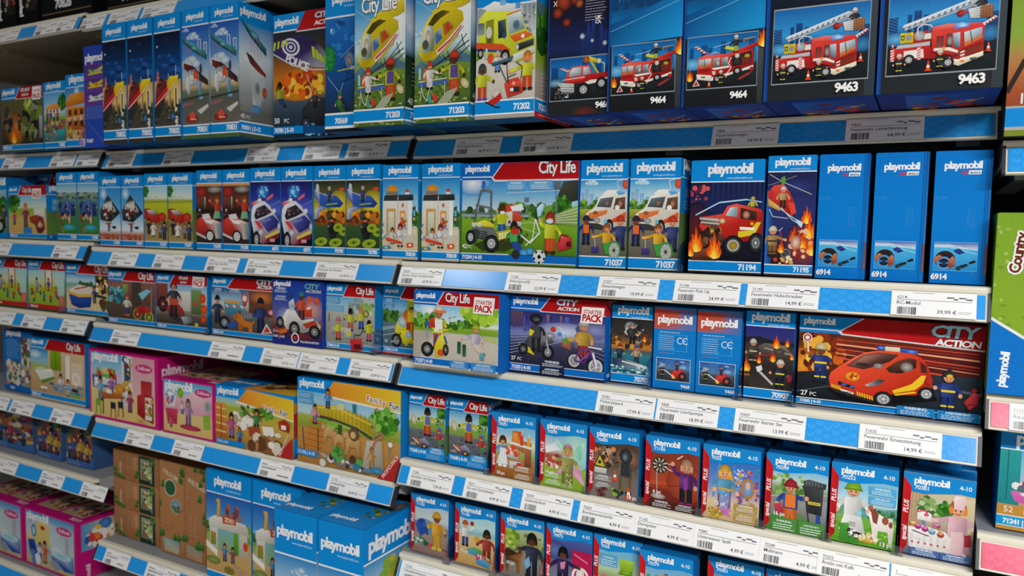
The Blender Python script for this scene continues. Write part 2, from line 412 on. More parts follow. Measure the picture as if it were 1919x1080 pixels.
# ---- top shelf
def art_ladder(a):
    a.bg((0, '#1470bb'), (20, '#0d4f93'), (40, '#10233f'), (52, '#141a24'), (100, '#23272b'))
    for i in range(9): a.rect(6+i*11, 20+(i*7) % 13, 11+i*11, 48, '#17406f', '#141c2a')
    a.poly([(45, 38), (100, 22), (100, 40), (60, 50)], ['#14243c', '#2c8fd0', '#1c5f9c', '#141c2a'])
    a.rect(91.5, 50, 100, 100, '#3a464c', '#2f3a40'); a.recth(0, 0, 3.6, 100, '#1752a8', '#123a80')
    a.rect(7, 51.5, 94.5, 91.5, '#9aa4ac')
    b = a.sub(7.6, 52.2, 93.9, 90.9)
    b.bg((0, '#1d63ad'), (35, '#2f96d8'), (55, '#1d4f7c'), (66, '#1b252e'), (100, '#14181c'))
    for i, (x, w, t) in enumerate(((0, 9, 26), (18, 4, 24), (24, 7, 20), (33, 5, 26), (90, 10, 30))): b.rect(x, t, x+w, 52, '#1a4a86', '#17365c')
    for i in range(6): b.line([(0, 24+4*i), (9, 30+3.5*i)], .7, '#3f79b4')
    b.ell(8, 54, 14, 9, '#5fb4e6', '#1f5f96'); b.ell(93, 56, 10, 10, '#3a87bd', '#1d4f7c')
    # rear bed and tail
    b.poly([(4, 66), (40, 63), (42, 74), (64, 82), (64, 92), (42, 82), (4, 80)], ['#d8322c', '#c22521', '#a81c1a', '#8c1715', '#7c1413', '#99191a', '#b3211e'])
    b.poly([(16, 70), (34, 69), (35, 80), (16, 80)], '#e8e6e0')
    for x in (3.2, 28.5): 
        b.rect(x, 67, x+3.5, 82, '#f0ece8')
        for k in range(4): b.poly([(x, 70+k*3.4), (x+3.5, 67.6+k*3.4), (x+3.5, 69.4+k*3.4), (x, 71.8+k*3.4)], '#d8322c')
    b.poly([(10, 62), (40, 60), (40, 65), (8, 66.5)], '#b9bec4')
    # turret
    b.poly([(22, 48), (38, 46), (41, 60), (20, 62)], ['#d93b30', '#b8241e', '#8c1a16', '#b8241e'])
    b.rect(34, 50, 41, 57, '#e9ddd5'); b.ell(30, 52, 5, None, '#b7bdc2', '#8d9398')
    b.rect(12, 47, 24, 60, '#e6d51c', '#cbb90f'); b.ell(18.5, 53.5, 5.2, None, '#f2e83e', '#b5a60d'); b.ell(19.5, 53.5, 3, None, '#8f9296'); b.rect(12.5, 50, 16, 56, '#4c4d1c'); b.rect(13.5, 52, 15, 54.5, '#ece03a')
    b.line([(28, 52), (28, 42), (33, 38), (40, 40), (43, 46)], 1.1, '#dfe3e6')
    # ladder
    b.poly([(13, 38), (18, 36), (78, 11), (83, 12), (83, 19), (78, 21.5), (16, 44)], ['#c9ced3', '#e6e9ec', '#e6e9ec', '#b5bbc1', '#9aa1a8', '#aab0b6', '#a8aeb4'])
    for k in range(11):
        x = 17+k*5.4; y = 41-k*2.25
        b.poly([(x+.4, y+1.2), (x+4.6, y-.6), (x+2.4, y-4.6)], '#4e83b4')
        b.line([(x, y+1.5), (x+2.6, y-5)], .8, '#f4f5f6')
    b.line([(14, 41.5), (80, 18.5)], .7, '#7c848c'); b.line([(15, 37.4), (78, 12.2)], .7, '#ffffff')
    b.ell(66.5, 29, 3.6, None, '#b62622', '#7e1513'); b.line([(66, 29), (75, 27)], 2.4, '#c63a34')
    # bucket with a firefighter
    b.fig(84.5, 33, 26, hat='#f1efe6', top='#2a2d33', legs='#2a2d33')
    b.rect(83, 22, 95, 37, '#b07a52', '#8f5c3c'); b.poly([(73, 25), (84, 23), (84, 37), (75, 36)], ['#eef0f2', '#cfd3d7', '#b6bbc0', '#d8dbdf'])
    for k in range(4): b.line([(74, 27+k*2.5), (84, 25.5+k*2.9)], .6, '#878d93'); b.line([(83, 25+k*3.2), (95, 24+k*3.2)], .5, '#6b4830')
    for k in range(5): b.line([(84+k*2.6, 22.5), (84+k*2.6, 37)], .5, '#6b4830')
    b.poly([(82, 47), (97, 36), (99, 38), (84, 50)], '#e9e4e2')
    for k in range(6): b.poly([(83+k*2.6, 48-k*1.95), (84.4+k*2.6, 47-k*1.95), (85.6+k*2.6, 48.6-k*1.95), (84.2+k*2.6, 49.6-k*1.95)], '#cc2a26')
    # cab
    b.poly([(41, 43), (56, 40.5), (86, 43), (88, 47), (88, 62), (88.5, 83), (67, 93), (62, 90), (60, 80), (42, 74)], ['#e2453b', '#e2453b', '#e2453b', '#d8322c', '#c22521', '#a81c1a', '#8f1715', '#99191a', '#b3211e', '#c22521'])
    b.poly([(41, 43), (56, 40.5), (86, 43), (68, 49), (42, 48)], ['#ea5a4c', '#f08072', '#de453a', '#c82f28', '#d63c33'])
    b.poly([(60, 43), (68, 40.5), (75, 42.5), (74, 47), (62, 48)], ['#4f86d8', '#a9d2f6', '#5b92e0', '#3a6cc4', '#3f74cc'])
    b.ell(69, 44.5, 5, 2, '#dff0ff', '#6ea2e4')
    for x in (46, 49.5): b.rect(x, 55, x+2.8, 69, '#5a2a26', '#7c4a44')
    b.rect(55, 53, 60, 70, '#6f3a34', '#4a2624'); b.ell(58, 62, 2.4, 6, '#a8a39c', '#6c6a66')
    b.poly([(60.5, 53), (67, 52.5), (67.5, 71), (62, 70)], ['#9ec0d8', '#c8dce8', '#5e7484', '#46545e'])
    b.poly([(70, 53), (86, 48.5), (87, 62), (71, 71)], ['#cfe6f2', '#9fc4da', '#7a5a48', '#c78a52']); b.poly([(71, 66), (87, 58.5), (87, 62), (71, 71)], '#c9713a'); b.line([(76, 51.5), (78, 66)], .8, '#20262c'); b.line([(70, 53), (71, 71)], 1.2, '#b3211e')
    b.poly([(44, 70), (58, 70), (66, 75), (66, 78), (56, 73.5), (44, 73)], '#efe9e4')
    b.poly([(68, 74), (87, 66), (87.4, 69), (68, 77.5)], '#8c1a18'); b.poly([(73, 76), (86, 70), (86, 73.5), (73, 80)], '#6c3a22'); b.poly([(73, 82), (86, 76), (86, 77.6), (73, 84)], '#6c2a1e')
    b.ell(53, 71, 1.6, 2, '#f0a23a')
    for k in range(3): b.poly([(68.2, 77+k*4), (72, 75.3+k*4), (72, 77+k*4), (68.2, 78.8+k*4)], '#f0ece8')
    b.poly([(61, 85), (67, 86), (88.5, 78), (88.5, 83.5), (67, 94), (61, 91)], ['#f2eedd', '#f6f2e2', '#efe8d2', '#d8cfb6', '#cfc7ae', '#d8d0ba']); b.rect(77, 85, 83, 88, '#4a4c50'); b.ell(70, 88.5, 2, 1.6, '#e07a2a')
    for x, y in ((21, 82), (57.5, 89)): b.wheel(x, y, 5.6)
    b.fig(12, 99, 26, hat='#efece2', top='#22262e', legs='#22262e', stripe='#d9d23a', vest='#30343c')
    b.fig(50, 97, 25, hat='#efece2', top='#22262e', legs='#2a2f36', stripe='#d9d23a', ra=(.5, .45), sit=True)
    b.line([(54, 84), (66, 80)], 1, '#33383e')
    b.cone(39.5, 98, 13); b.cone(92.5, 79, 11); b.cone(5, 66, 7)
    a.text('9463', 66, 97.4, 4.7, '#f4f4f4', 'x')
def art_truck(a):
    a.bg((0, '#0f3c74'), (25, '#0d3b73'), (40, '#11406f'), (58, '#0b84cf'), (60, '#14568f'), (64, '#1d2024'), (100, '#202326'))
    R = a.rnd
    for i in range(16):
        x = R.uniform(0, 90); a.rect(x, R.uniform(0, 30), x+R.uniform(3, 9), 44, mixc('#0f3c74', '#2e86c8', R.random()*.6), '#11406f')
    for i in range(9):
        x = R.uniform(5, 95); a.line([(x, 0), (x-4, 40)], .6, '#3b93cf')
    a.poly([(0, 52), (100, 38), (100, 62), (0, 64)], ['#0c4a85', '#1277bd', '#1c9ade', '#0f5f9f']); a.line([(0, 56), (100, 42)], .8, '#6fb7e2')
    a.rect(0, 64, 100, 100, '#23272b', '#1a1c1f'); a.recth(0, 0, 2.6, 100, '#1a55aa', '#123a80'); a.rect(93, 64, 100, 100, '#4e5357', '#2e3235')
    a.rect(5.4, 63.3, 92.6, 91.3, '#8f9aa4')
    b = a.sub(6, 63.8, 92, 90.7)
    b.bg((0, '#0e5fa8'), (30, '#1d86cc'), (52, '#2f6f9c'), (60, '#2a3036'), (100, '#17191c'))
    for x, w, t in ((20, 9, 16), (30, 6, 22), (48, 8, 12), (88, 8, 10), (3, 6, 20)): b.rect(x, t, x+w, 48, '#155495', '#124274')
    b.line([(38, 22), (62, 16)], .6, '#cfe6f6'); b.ell(8, 52, 16, 12, '#7cc4ee', '#2b7fb8')
    # raised flap and body
    b.poly([(60, 36), (92, 22), (100, 20), (100, 26), (84, 34), (66, 44)], ['#e2453b', '#d8322c', '#c22521', '#8c1715', '#99191a', '#b3211e'])
    b.poly([(16, 40), (28, 35), (62, 37), (92, 31), (95, 34), (95, 66), (76, 72), (36, 86), (15, 78)], ['#e85348', '#ef6c5e', '#e2453b', '#c22521', '#b3211e', '#8c1715', '#8c1715', '#a81c1a', '#c22521'])
    b.poly([(62, 42), (92, 35), (92, 58), (66, 62)], ['#3c2a28', '#2c2220', '#4a2a26', '#241c1c']); b.ell(72, 52, 5, 8, '#45423f', '#211f1f'); b.ell(86, 44, 4, 4, '#c9bf3a', '#8f861e'); b.ell(72, 42, 3.4, None, '#e9e2da', '#b8aea4')
    for k in range(3): b.rect(80+k*4, 46, 82.5+k*4, 58, '#8c2a26')
    b.poly([(17, 44), (35, 43), (34, 58), (17, 60)], ['#b9d4e2', '#dfecf2', '#8a6a5a', '#9a8678']); b.poly([(17, 55), (34, 53.5), (34, 58), (17, 60)], '#b8744a'); b.line([(25, 43.5), (26, 58)], .8, '#4a2a28')
    for x0 in (38, 50): b.poly([(x0, 44), (x0+9, 42.5), (x0+9, 62), (x0, 63)], ['#8fa4b0', '#c4d2d9', '#5a4a46', '#46403e'])
    b.ell(45, 52, 2.6, 6, '#d9d6d0', '#8a8680')
    b.poly([(28, 34), (40, 31), (48, 33), (40, 37)], ['#5f93da', '#cfe6fa', '#5f93da', '#3f74c4'])
    b.rect(16, 62, 35, 70, '#b3211e'); 
    for k in range(3): b.line([(18, 63+k*2.6), (33, 62+k*2.6)], .8, '#7c1412')
    b.poly([(36, 62), (60, 60), (62, 63), (40, 66)], '#efe9e4')
    b.poly([(14, 72), (36, 76), (36, 87), (15, 82)], ['#f4f1ea', '#efece4', '#d0ccc2', '#ddd9d0']); b.rect(21, 77, 27, 80, '#5a5c60'); b.poly([(36, 80), (44, 78), (44, 84), (36, 87)], '#e6e2da'); b.poly([(52, 76), (67, 72), (67, 76), (54, 81)], '#e6e2da'); b.poly([(79, 68), (95, 62), (95, 68), (80, 72)], '#e6e2da')
    for k in range(3): b.poly([(37+k*1.6, 68), (38+k*1.6, 68), (39+k*1.6, 75), (38+k*1.6, 75)], '#f4f1ea')
    b.line([(64, 44), (60, 56), (64, 64), (60, 72), (50, 84), (44, 90)], 1.1, '#eceae6')
    b.wheel(45, 83, 6); b.wheel(73, 71, 5.4)
    b.poly([(10, 19), (14, 17), (30, 33), (26, 34)], '#efe6e2')
    for k in range(4): b.poly([(11+k*4.2, 20+k*4), (15+k*4.2, 18.6+k*4), (17+k*4.2, 20.8+k*4), (13+k*4.2, 22.2+k*4)], '#cc2a26')
    b.fig(70, 36, 34, hat='#f1efe6', top='#2a2d33', legs='#c9c83a', la=(-.5, .6), ra=(.5, .4)); b.poly([(56, 22), (68, 26), (66, 32), (54, 27)], '#d6d23c')
    b.poly([(78, 10), (95, 8), (98, 11), (82, 17)], '#5b6066'); b.line([(80, 12), (97, 10)], .6, '#c9ced3')
    b.flame(4.5, 86, 26); b.fig(50, 96, 29, hat='#efece2', top='#22262e', legs='#22262e', stripe='#d9d23a', sit=True, ra=(.4, .5))
    b.poly([(9, 96), (14.5, 82), (20, 95)], '#d8d4cf'); b.poly([(11, 94.6), (14.5, 85), (18, 94)], '#c9322c'); b.cone(33.5, 98, 12)
    b.poly([(72, 88), (92, 74), (97, 77), (79, 93)], ['#33373b', '#4a4f54', '#2b2e32', '#1c1e20']); b.line([(76, 87), (90, 77)], 2.4, '#c22a2a'); b.ell(93, 70, 3, None, '#a8201e')
    a.text('9464', 61, 96.9, 3.6, '#f4f4f4', 'x')
    a.flame(98.5, 72, 10, 3)
def art_unimog(a):
    a.bg((0, '#1a1412'), (20, '#241512'), (42, '#1a1a34'), (62, '#1c2a5c'), (66, '#16243f'), (72, '#222529'), (100, '#26282b'))
    R = a.rnd
    for x, y, r in ((24, 34, 15), (15, 40, 9), (44, 33, 10), (30, 46, 7)): a.ell(x, y, r, None, '#b2432e', '#2a1614')
    a.ell(50, 36, 7, None, '#c8683c', '#2e1a18')
    for i in range(14):
        x = R.uniform(40, 95); a.rect(x, R.uniform(45, 55), x+R.uniform(2, 6), 70, '#20377a', '#182a52')
    for x, y, r in ((56, 55, 4.5), (92, 60, 4), (72, 58, 3)): a.ell(x, y, r, None, '#dfe8ec', '#4a5a80')
    a.line([(8, 36), (14, 33)], 1, WHT); a.line([(8, 33), (14, 36)], 1, WHT)
    a.rect(59, 16, 99, 30, '#d8d8dc'); a.rect(60, 16.2, 98, 29.8, '#1c1614'); a.lines(62, 17, 97, 29, 9, '#c9c9cf'); a.lines(60, 33, 96, 47, 9, '#b5b6c2'); a.text('UK', 76, 46, 2, '#e8e8e8', 'x'); a.text('CA', 76, 48.6, 2, '#e8e8e8', 'x'); a.ring(96, 23, 3.6, .9, '#e8e8e8', a0=60, a1=300)
    a.recth(0, 0, 2, 100, '#1a55aa', '#20306c')
    a.rect(4.5, 66.2, 100, 91.6, '#8f9aa4')
    b = a.sub(5.2, 66.8, 100, 91)
    b.bg((0, '#0f56a0'), (35, '#1f7cc4'), (58, '#33506a'), (64, '#272d33'), (100, '#17191c'))
    for x, w, t in ((2, 12, 20), (55, 10, 12), (78, 10, 10), (90, 8, 24)): b.rect(x, t, x+w, 48, '#144f8f', '#123f70')
    b.ell(10, 58, 18, 10, '#7fb4da', '#33506a')
    b.line([(80, 12), (92, 20), (92, 40)], 1.2, '#dfe3e6'); b.line([(70, 14), (84, 46)], 3, '#c9b81a')
    b.poly([(58, 2), (66, 0), (82, 9), (78, 17), (64, 12)], ['#e6d51c', '#f4ea4a', '#cbb90f', '#a89808', '#cbb90f']); b.ell(62, 7, 5.4, None, '#d4742a', '#8c4414'); b.ell(83, 13, 4, None, '#e9e4d0', '#b0a98c')
    b.poly([(32, 30), (38, 22), (66, 20), (74, 42), (98, 40), (98, 54), (62, 62), (28, 60), (26, 50)], ['#e2453b', '#f06a5c', '#e2453b', '#c22521', '#b3211e', '#8c1715', '#99191a', '#b3211e', '#d8322c'])
    b.poly([(34, 32), (40, 25), (54, 24), (54, 44), (33, 46)], ['#b8d3e2', '#e4eff4', '#a8b8c0', '#6a7a86', '#8a9aa4']); b.poly([(57, 25), (66, 24), (71, 42), (57, 44)], ['#d6e4ea', '#9fb4c0', '#6a7a86', '#8fa2ac'])
    b.poly([(28, 50), (58, 46), (60, 54), (27, 58)], '#d03a32'); b.line([(22, 52), (60, 48)], 1.2, '#e6e4dd'); b.poly([(58, 62), (70, 56), (86, 56), (98, 52), (98, 56), (88, 62), (66, 66)], '#e9e6df')
    b.poly([(14, 58), (42, 62), (42, 84), (30, 88), (16, 78)], ['#c9cdd1', '#aeb3b8', '#6a6e72', '#4c5054', '#8a8e92']); 
    for k in range(4): b.line([(16, 60+k*5.4), (42, 64+k*5.4)], 1, '#f2f3f4')
    b.ell(18, 64, 3, None, '#e8e9ea', '#8a8e92'); b.ell(38, 66, 3.6, None, '#f4e9b4', '#8a8e92')
    b.poly([(16, 24), (20, 22), (34, 30), (30, 33)], '#eee4e0')
    for k in range(3): b.poly([(17+k*4.6, 23.4+k*2.6), (20.6+k*4.6, 22+k*2.6), (22.6+k*4.6, 24+k*2.6), (19+k*4.6, 25.4+k*2.6)], '#cc2a26')
    b.wheel(58, 78, 11, hub='#b8bcc0'); b.wheel(88, 66, 9.4, hub='#b8bcc0')
    b.fig(16, 98, 32, hat='#3a2a24', top='#4a4f54', legs='#22262e', sit=True); b.scat(10, 88, 34, 97, 20, 1.6, ['#c9cdd1', '#50555a', '#2a2d30'])
    a.text('9466', 80, 96.6, 3.6, '#f4f4f4', 'x')
    a.ell(62, 99, 22, 4, '#6c2a1c', '#26282b')
def art_ambulance(a):
    a.bg((0, '#b8c6cc'), (25, '#9fb2ba'), (45, '#d8d4c8'), (62, '#d9d4c9'), (100, '#c3beb2'))
    a.rect(0, 0, 100, 22, BL); a.logo(16, 82, 12, url=True); a.rect(0, 22, 100, 23, WHT)
    for i in range(7): a.rect(52+i*7, 24, 56+i*7, 44, '#7c8a90', '#c9cfd2'); a.rect(0+i*3, 22, 2+i*3, 40, '#8fa2aa')
    a.scat(60, 26, 100, 46, 40, 2, ['#5a666c', '#d8dde0', '#8c979c'])
    a.tree(2, 56, 6, cols=('#5c8a3a', '#7aa84c', '#406b28', '#86b45a'))
    # van
    a.poly([(4, 30), (18, 24), (74, 27), (84, 40), (98, 47), (99, 57), (70, 63), (60, 60), (4, 55)], ['#d8e03a', '#e9f04e', '#dfe63c', '#cfd82c', '#c3cc26', '#aab31c', '#b5be20', '#b5be20', '#c3cc26'])
    a.poly([(8, 23), (30, 19), (76, 24), (78, 29), (20, 25)], ['#eef0f0', '#fafafa', '#dfe3e4', '#c9cecf', '#dfe3e4']); a.rect(40, 19, 50, 22.5, '#7fb4e6'); a.rect(66, 22, 74, 26, '#5b9ade')
    a.poly([(52, 30), (74, 28), (82, 40), (56, 43)], ['#c9dfe8', '#eaf3f6', '#6f8894', '#8fa8b2']); a.ell(68, 37, 6, 3.4, '#3e5a66', '#6f8894'); a.line([(52, 29.4), (75, 27.4)], 1.8, '#e06a26')
    a.poly([(37, 33), (50, 32), (52, 44), (38, 45)], ['#33424a', '#5c7480', '#26323a', '#1e282e']); a.ell(48, 43, 3, 2.4, '#2c4a8c')
    a.rect(3, 33, 14, 41, '#5b6a70', '#8fa2aa'); a.poly([(16, 32), (30, 31), (31, 54), (17, 53)], '#8c9226'); a.ell(22, 40, 5, 4, '#d0d6d4'); a.rect(19, 44, 27, 51, '#5b5f20')
    a.poly([(0, 46), (16, 47), (46, 49), (58, 53), (58, 55), (0, 50)], '#d8552a'); a.poly([(0, 50), (44, 53), (44, 54.4), (0, 52)], '#3a4a9c')
    a.poly([(57, 44), (84, 41.5), (95, 45), (66, 48.6)], ['#e86a2c', '#f08040', '#e06026', '#d65a22']); a.ell(79, 45, 3, 1.4, '#f4f4f4')
    a.poly([(70, 50), (97, 47.4), (97, 51.6), (72, 54.6)], ['#3a4044', '#565c60', '#2b3034', '#202426']); a.ell(70, 52, 3, 2, '#f0f0e8', '#9aa09c'); a.poly([(62, 57), (98, 52.6), (99, 56.4), (64, 62)], ['#eceeec', '#d9dcda', '#b8bcba', '#c9cccb'])
    a.wheel(50, 58, 8.4, 5.4); a.wheel(8, 54, 5, 3.6)
    # crew, patient
    a.fig(12, 87, 26, skin='#5c3a28', hair='#4c5054', top='#d8dc2c', legs='#e4552a', shoes='#6b3fa0', ra=(.4, .5)); a.fig(88, 82, 27, hair='#e8902c', top='#dfe02e', legs='#e4552a', shoes='#2c2c30', la=(-.6, .5))
    a.fig(38, 68, 15, hair='#d8dcd0', top='#e9ece8', legs='#5b9ade', face=False); a.line([(28, 62), (58, 60), (64, 58)], 4, '#4a6a7c'); a.line([(30, 63), (62, 61)], 1.4, '#1e2428'); a.line([(54, 62), (56, 75)], 1.2, '#22262a'); a.line([(42, 64), (54, 75)], 1.2, '#22262a'); a.ell(56, 76, 3, None, '#1a1c20'); a.ell(26, 58, 5, 3.4, '#e4552a'); a.rect(17, 51, 21, 58, '#a8d4e6')
    a.line([(70, 62), (80, 66), (78, 74)], 1.2, '#2c3034')
    a.poly([(50, 76), (78, 74), (82, 83), (56, 86)], ['#e24a32', '#ef5c42', '#b8301e', '#c9382a']); a.poly([(56, 74), (74, 72.6), (75, 75), (57, 76.4)], '#d8402c'); a.rect(59, 79, 76, 82.6, '#2c2c34'); a.rect(60, 79.6, 66, 82, '#e8e4e0'); a.ell(66, 76.6, 3, 1.4, '#f0a090')
    a.line([(58, 77), (56, 72), (70, 70)], 1.2, '#33373b')
    a.ell(38, 83, 8, 3, '#d9d6ce', '#c3beb2')
    a.rect(0, 88, 100, 96.4, BL); a.rect(0, 87, 100, 88, WHT); a.rect(0, 96.4, 100, 97.4, WHT); a.rect(0, 97.4, 100, 100, '#a8a49a')
    a.text('71202', 93, 94.4, 4.3, WHT, 'x', 'r')
    a.poly([(22, 88), (36, 85), (44, 82), (47, 86), (38, 90), (26, 91)], '#c22a28'); a.line([(18, 88), (34, 91.5)], 2.4, '#2a2c30'); a.line([(34, 92), (44, 92.5)], 2.4, '#2a2c30')
def art_heli(a):
    a.bg((0, BL), (15, BL), (15.1, '#2f8fce'), (30, '#4fa4d8'), (52, '#bfe0ee'), (60, '#7d9f6c'), (100, '#5d7c34'))
    a.logo(16, 82, 9, url=True); a.poly([(52, 15), (100, 15), (100, 60), (80, 50), (62, 34)], ['#dfe9ee', '#f4f7f8', '#cfdfe6', '#e8eff2', '#f2f5f6']); a.cloud(16, 45, 13, '#e8f2f6', '#7fbde0')
    a.poly([(0, 66), (12, 62), (26, 66), (44, 60), (62, 63), (80, 58), (100, 62), (100, 80), (0, 80)], ['#4c6f86', '#5d8296', '#3d6076', '#56788a', '#466a7c', '#5d8296', '#4c6f86', '#5d7c34', '#5d7c34'])
    a.poly([(0, 70), (30, 67), (60, 64), (100, 66), (100, 92), (0, 92)], ['#4e6a2c', '#7a9a3c', '#8fae44', '#6d8c34', '#3f5c22', '#4a6a28']); a.scat(0, 70, 100, 91, 110, 3, ['#6f8f34', '#8aa644', '#4a6626', '#a8b46c', '#39521e', '#7c8a5c'], ry=.7)
    # helicopter, nose to the lower left, tail to the upper right
    a.line([(10, 54), (60, 34), (98, 16)], .7, '#e8eef0'); a.line([(2, 26), (90, 48)], .5, '#dfe8ec')
    a.poly([(30, 34), (58, 27), (86, 24), (98, 24), (99, 31), (86, 33), (66, 34)], ['#d9c41c', '#e6d22a', '#f0e04a', '#e6d22a', '#b8a414', '#c3ae18', '#cbb61a'])
    for k in range(4): a.line([(86+k*3, 24), (87+k*3, 31)], .5, '#b8a414')
    a.poly([(8, 58), (12, 48), (20, 40), (36, 33), (52, 31), (72, 33), (86, 36), (88, 42), (78, 50), (58, 57), (36, 62), (16, 63)], ['#e6d22a', '#eddb34', '#f4e648', '#e0cc24', '#d4be1c', '#d9c41c', '#c9b418', '#b8a414', '#c3ae18', '#d4be1c', '#cbb61a', '#b5a012'])
    a.poly([(24, 41), (36, 35.5), (50, 33.6), (64, 35), (46, 38.4), (32, 42.6)], ['#5a4f14', '#3f380e', '#4a4212', '#6e6218', '#544a12', '#4a4212'])
    a.poly([(12, 50), (22, 42), (32, 42), (37, 50), (34, 57), (14, 58)], ['#b5cfd4', '#dfecec', '#8fa8a8', '#6e8480', '#5a6c60', '#9ab0a8']); a.ell(25, 49, 5, 4.6, '#e3d9c8', '#a8906c'); a.ell(20, 53, 6, 3, '#3f4a3c', '#566050')
    a.poly([(37, 47), (47, 43.6), (50, 50), (39, 54)], ['#4f7fc4', '#a8c6ea', '#33568c', '#4a6ea8']); a.poly([(51, 42), (66, 38.5), (70, 45), (54, 49)], ['#8c7c1c', '#d8c84a', '#a8481c', '#c05a2c']); a.ell(60, 43.5, 4, 2.6, '#c43a2a')
    a.poly([(40, 57), (62, 50.5), (88, 41), (88, 43.4), (64, 53.5), (42, 60)], '#e8e4e0'); a.poly([(42, 57), (64, 51.2), (84, 43.4), (84, 44.6), (64, 52.6), (43, 58.6)], '#d04030'); a.line([(43, 60.5), (88, 44.6)], .8, '#5a4aa0')
    a.line([(52, 60), (58, 63), (94, 49)], 1.2, '#3a3f42'); a.line([(24, 65), (34, 67), (98, 53)], 1.5, '#2c3032'); a.line([(50, 66.5), (56, 68), (99, 56)], 1.3, '#2c3032'); 
    for x, y in ((60, 58), (84, 49)): a.line([(x, y), (x+6, y+7)], 1.2, '#2c3032')
    a.fit('City Life', 14, 84, 28.6, '#f6f6f6', 'b', 1.5, out='#4a4a58', ow=.02)
    # rescue scene
    a.line([(8, 77), (62, 76)], 4.5, '#3c62c0'); a.line([(8, 75), (60, 74)], 1.4, '#dfe3e8'); a.ell(28, 72, 8, 2.6, '#e9ece8'); a.ell(22, 71, 6, 4, '#dd5a30'); a.line([(14, 77), (12, 86)], 1, '#d0d6da'); a.line([(30, 77), (24, 87), (18, 84), (14, 79)], 1, '#e6eaec'); a.line([(56, 76), (56, 88)], 1, '#c9ced2'); a.ell(56, 88.5, 2, None, '#2a2c30'); a.ell(24, 88.5, 2, None, '#2a2c30')
    a.fig(29, 80, 17, hat='#d8432c', top='#eceae4', legs='#eceae4', ra=(.55, .45)); a.fig(73, 85, 27, skin='#4a2f20', hat='#d2402c', top='#b9c42c', legs='#e0552c', vest='#5c4a8c', la=(-.45, .42), shoes='#2a2c24')
    a.poly([(34, 84), (40, 82), (44, 86.5), (38, 88)], '#d63a34'); a.poly([(26, 84), (31, 83), (34, 88), (28, 88.5)], '#3fa08c'); a.ell(92, 78, 6, 3.6, '#dfd8b8', '#b8a86c', rot=40); a.rect(9, 67, 13, 74, '#9fd0e4')
    a.poly([(40, 90), (60, 82), (80, 80), (70, 86), (56, 91)], '#a8ac94')
    a.rect(0, 90, 100, 96.6, BL); a.rect(0, 89, 100, 90, WHT); a.rect(0, 96.6, 100, 97.6, WHT); a.rect(0, 97.6, 100, 100, '#4f6b2a'); a.scat(0, 97.8, 100, 100, 16, 3, ['#7c9a3c', '#a8a890'], ry=.5)
    a.text('71203', 92, 95.2, 3.7, WHT, 'x', 'r')
def art_heli_police(a):
    a = a.sub(0, -11.94, 100, 100)
    a.bg((10.7, BL), (30, BL), (30.1, '#1f6fc0'), (55, '#175aa8'), (78, '#1b3f74'), (90, '#22303c'), (100, '#1a222a'))
    a.logo(16, 82, 22, url=True); a.rect(0, 30, 100, 31, WHT)
    a.scat(0, 33, 100, 60, 30, 7, ['#2b7fcc', '#1a62b4', '#3a8ed6', '#185098'], ry=2)
    a.ell(9, 55, 16, 8, '#2f9c4c', '#1d6f34'); a.scat(0, 48, 22, 62, 30, 2.4, ['#3fb45c', '#1d6f34', '#268a42'])
    a.ell(38, 34.5, 12, 1.8, '#1d3c74', '#1f5aa0', rot=-20); a.line([(12, 39), (18, 37)], 1.2, WHT); a.line([(13, 37), (17, 40)], 1.2, WHT)
    a.line([(38, 56), (98, 43)], 5, '#2a4a86'); a.line([(38, 55), (98, 42)], 1.4, '#7f9cc8')
    a.ell(75, 59, 30, 8, '#2f5aa0', '#1d3f7c', rot=12); a.ell(58, 57, 11, 5, '#8fb4d8', '#3f5f8c'); a.ell(58, 57.5, 5, 3, '#caa080', '#5a4a50'); a.line([(30, 63), (100, 61)], 2, '#b8bf3a'); a.text('POLICE', 62, 63, 2.2, '#dfe6ea', 'b')
    a.line([(38, 70), (98, 65)], 1.6, '#1a2430'); a.line([(52, 64), (54, 69)], 1.2, '#1a2430'); a.line([(78, 63), (80, 67)], 1.2, '#1a2430'); a.line([(6, 66), (34, 76)], .7, '#c9d6e0'); a.line([(44, 70), (34, 78)], .7, '#c9d6e0')
    a.fig(36, 90, 14, hair='#4a3a1e', hat='#3f8a34', top='#3d7f36', legs='#2f5c2c', sit=True); a.line([(40, 80), (62, 90)], 4, '#22262a')
    for i in range(12): a.rect(62+i*3.3, 80+(i*5) % 4, 65+i*3.3, 89, '#2b4468', '#22303c')
    a.rect(0, 89.6, 100, 96.4, BL); a.rect(0, 88.4, 100, 89.6, WHT); a.rect(0, 96.4, 100, 98, WHT); a.text('70569', 24, 95, 3.4, WHT, 'x')
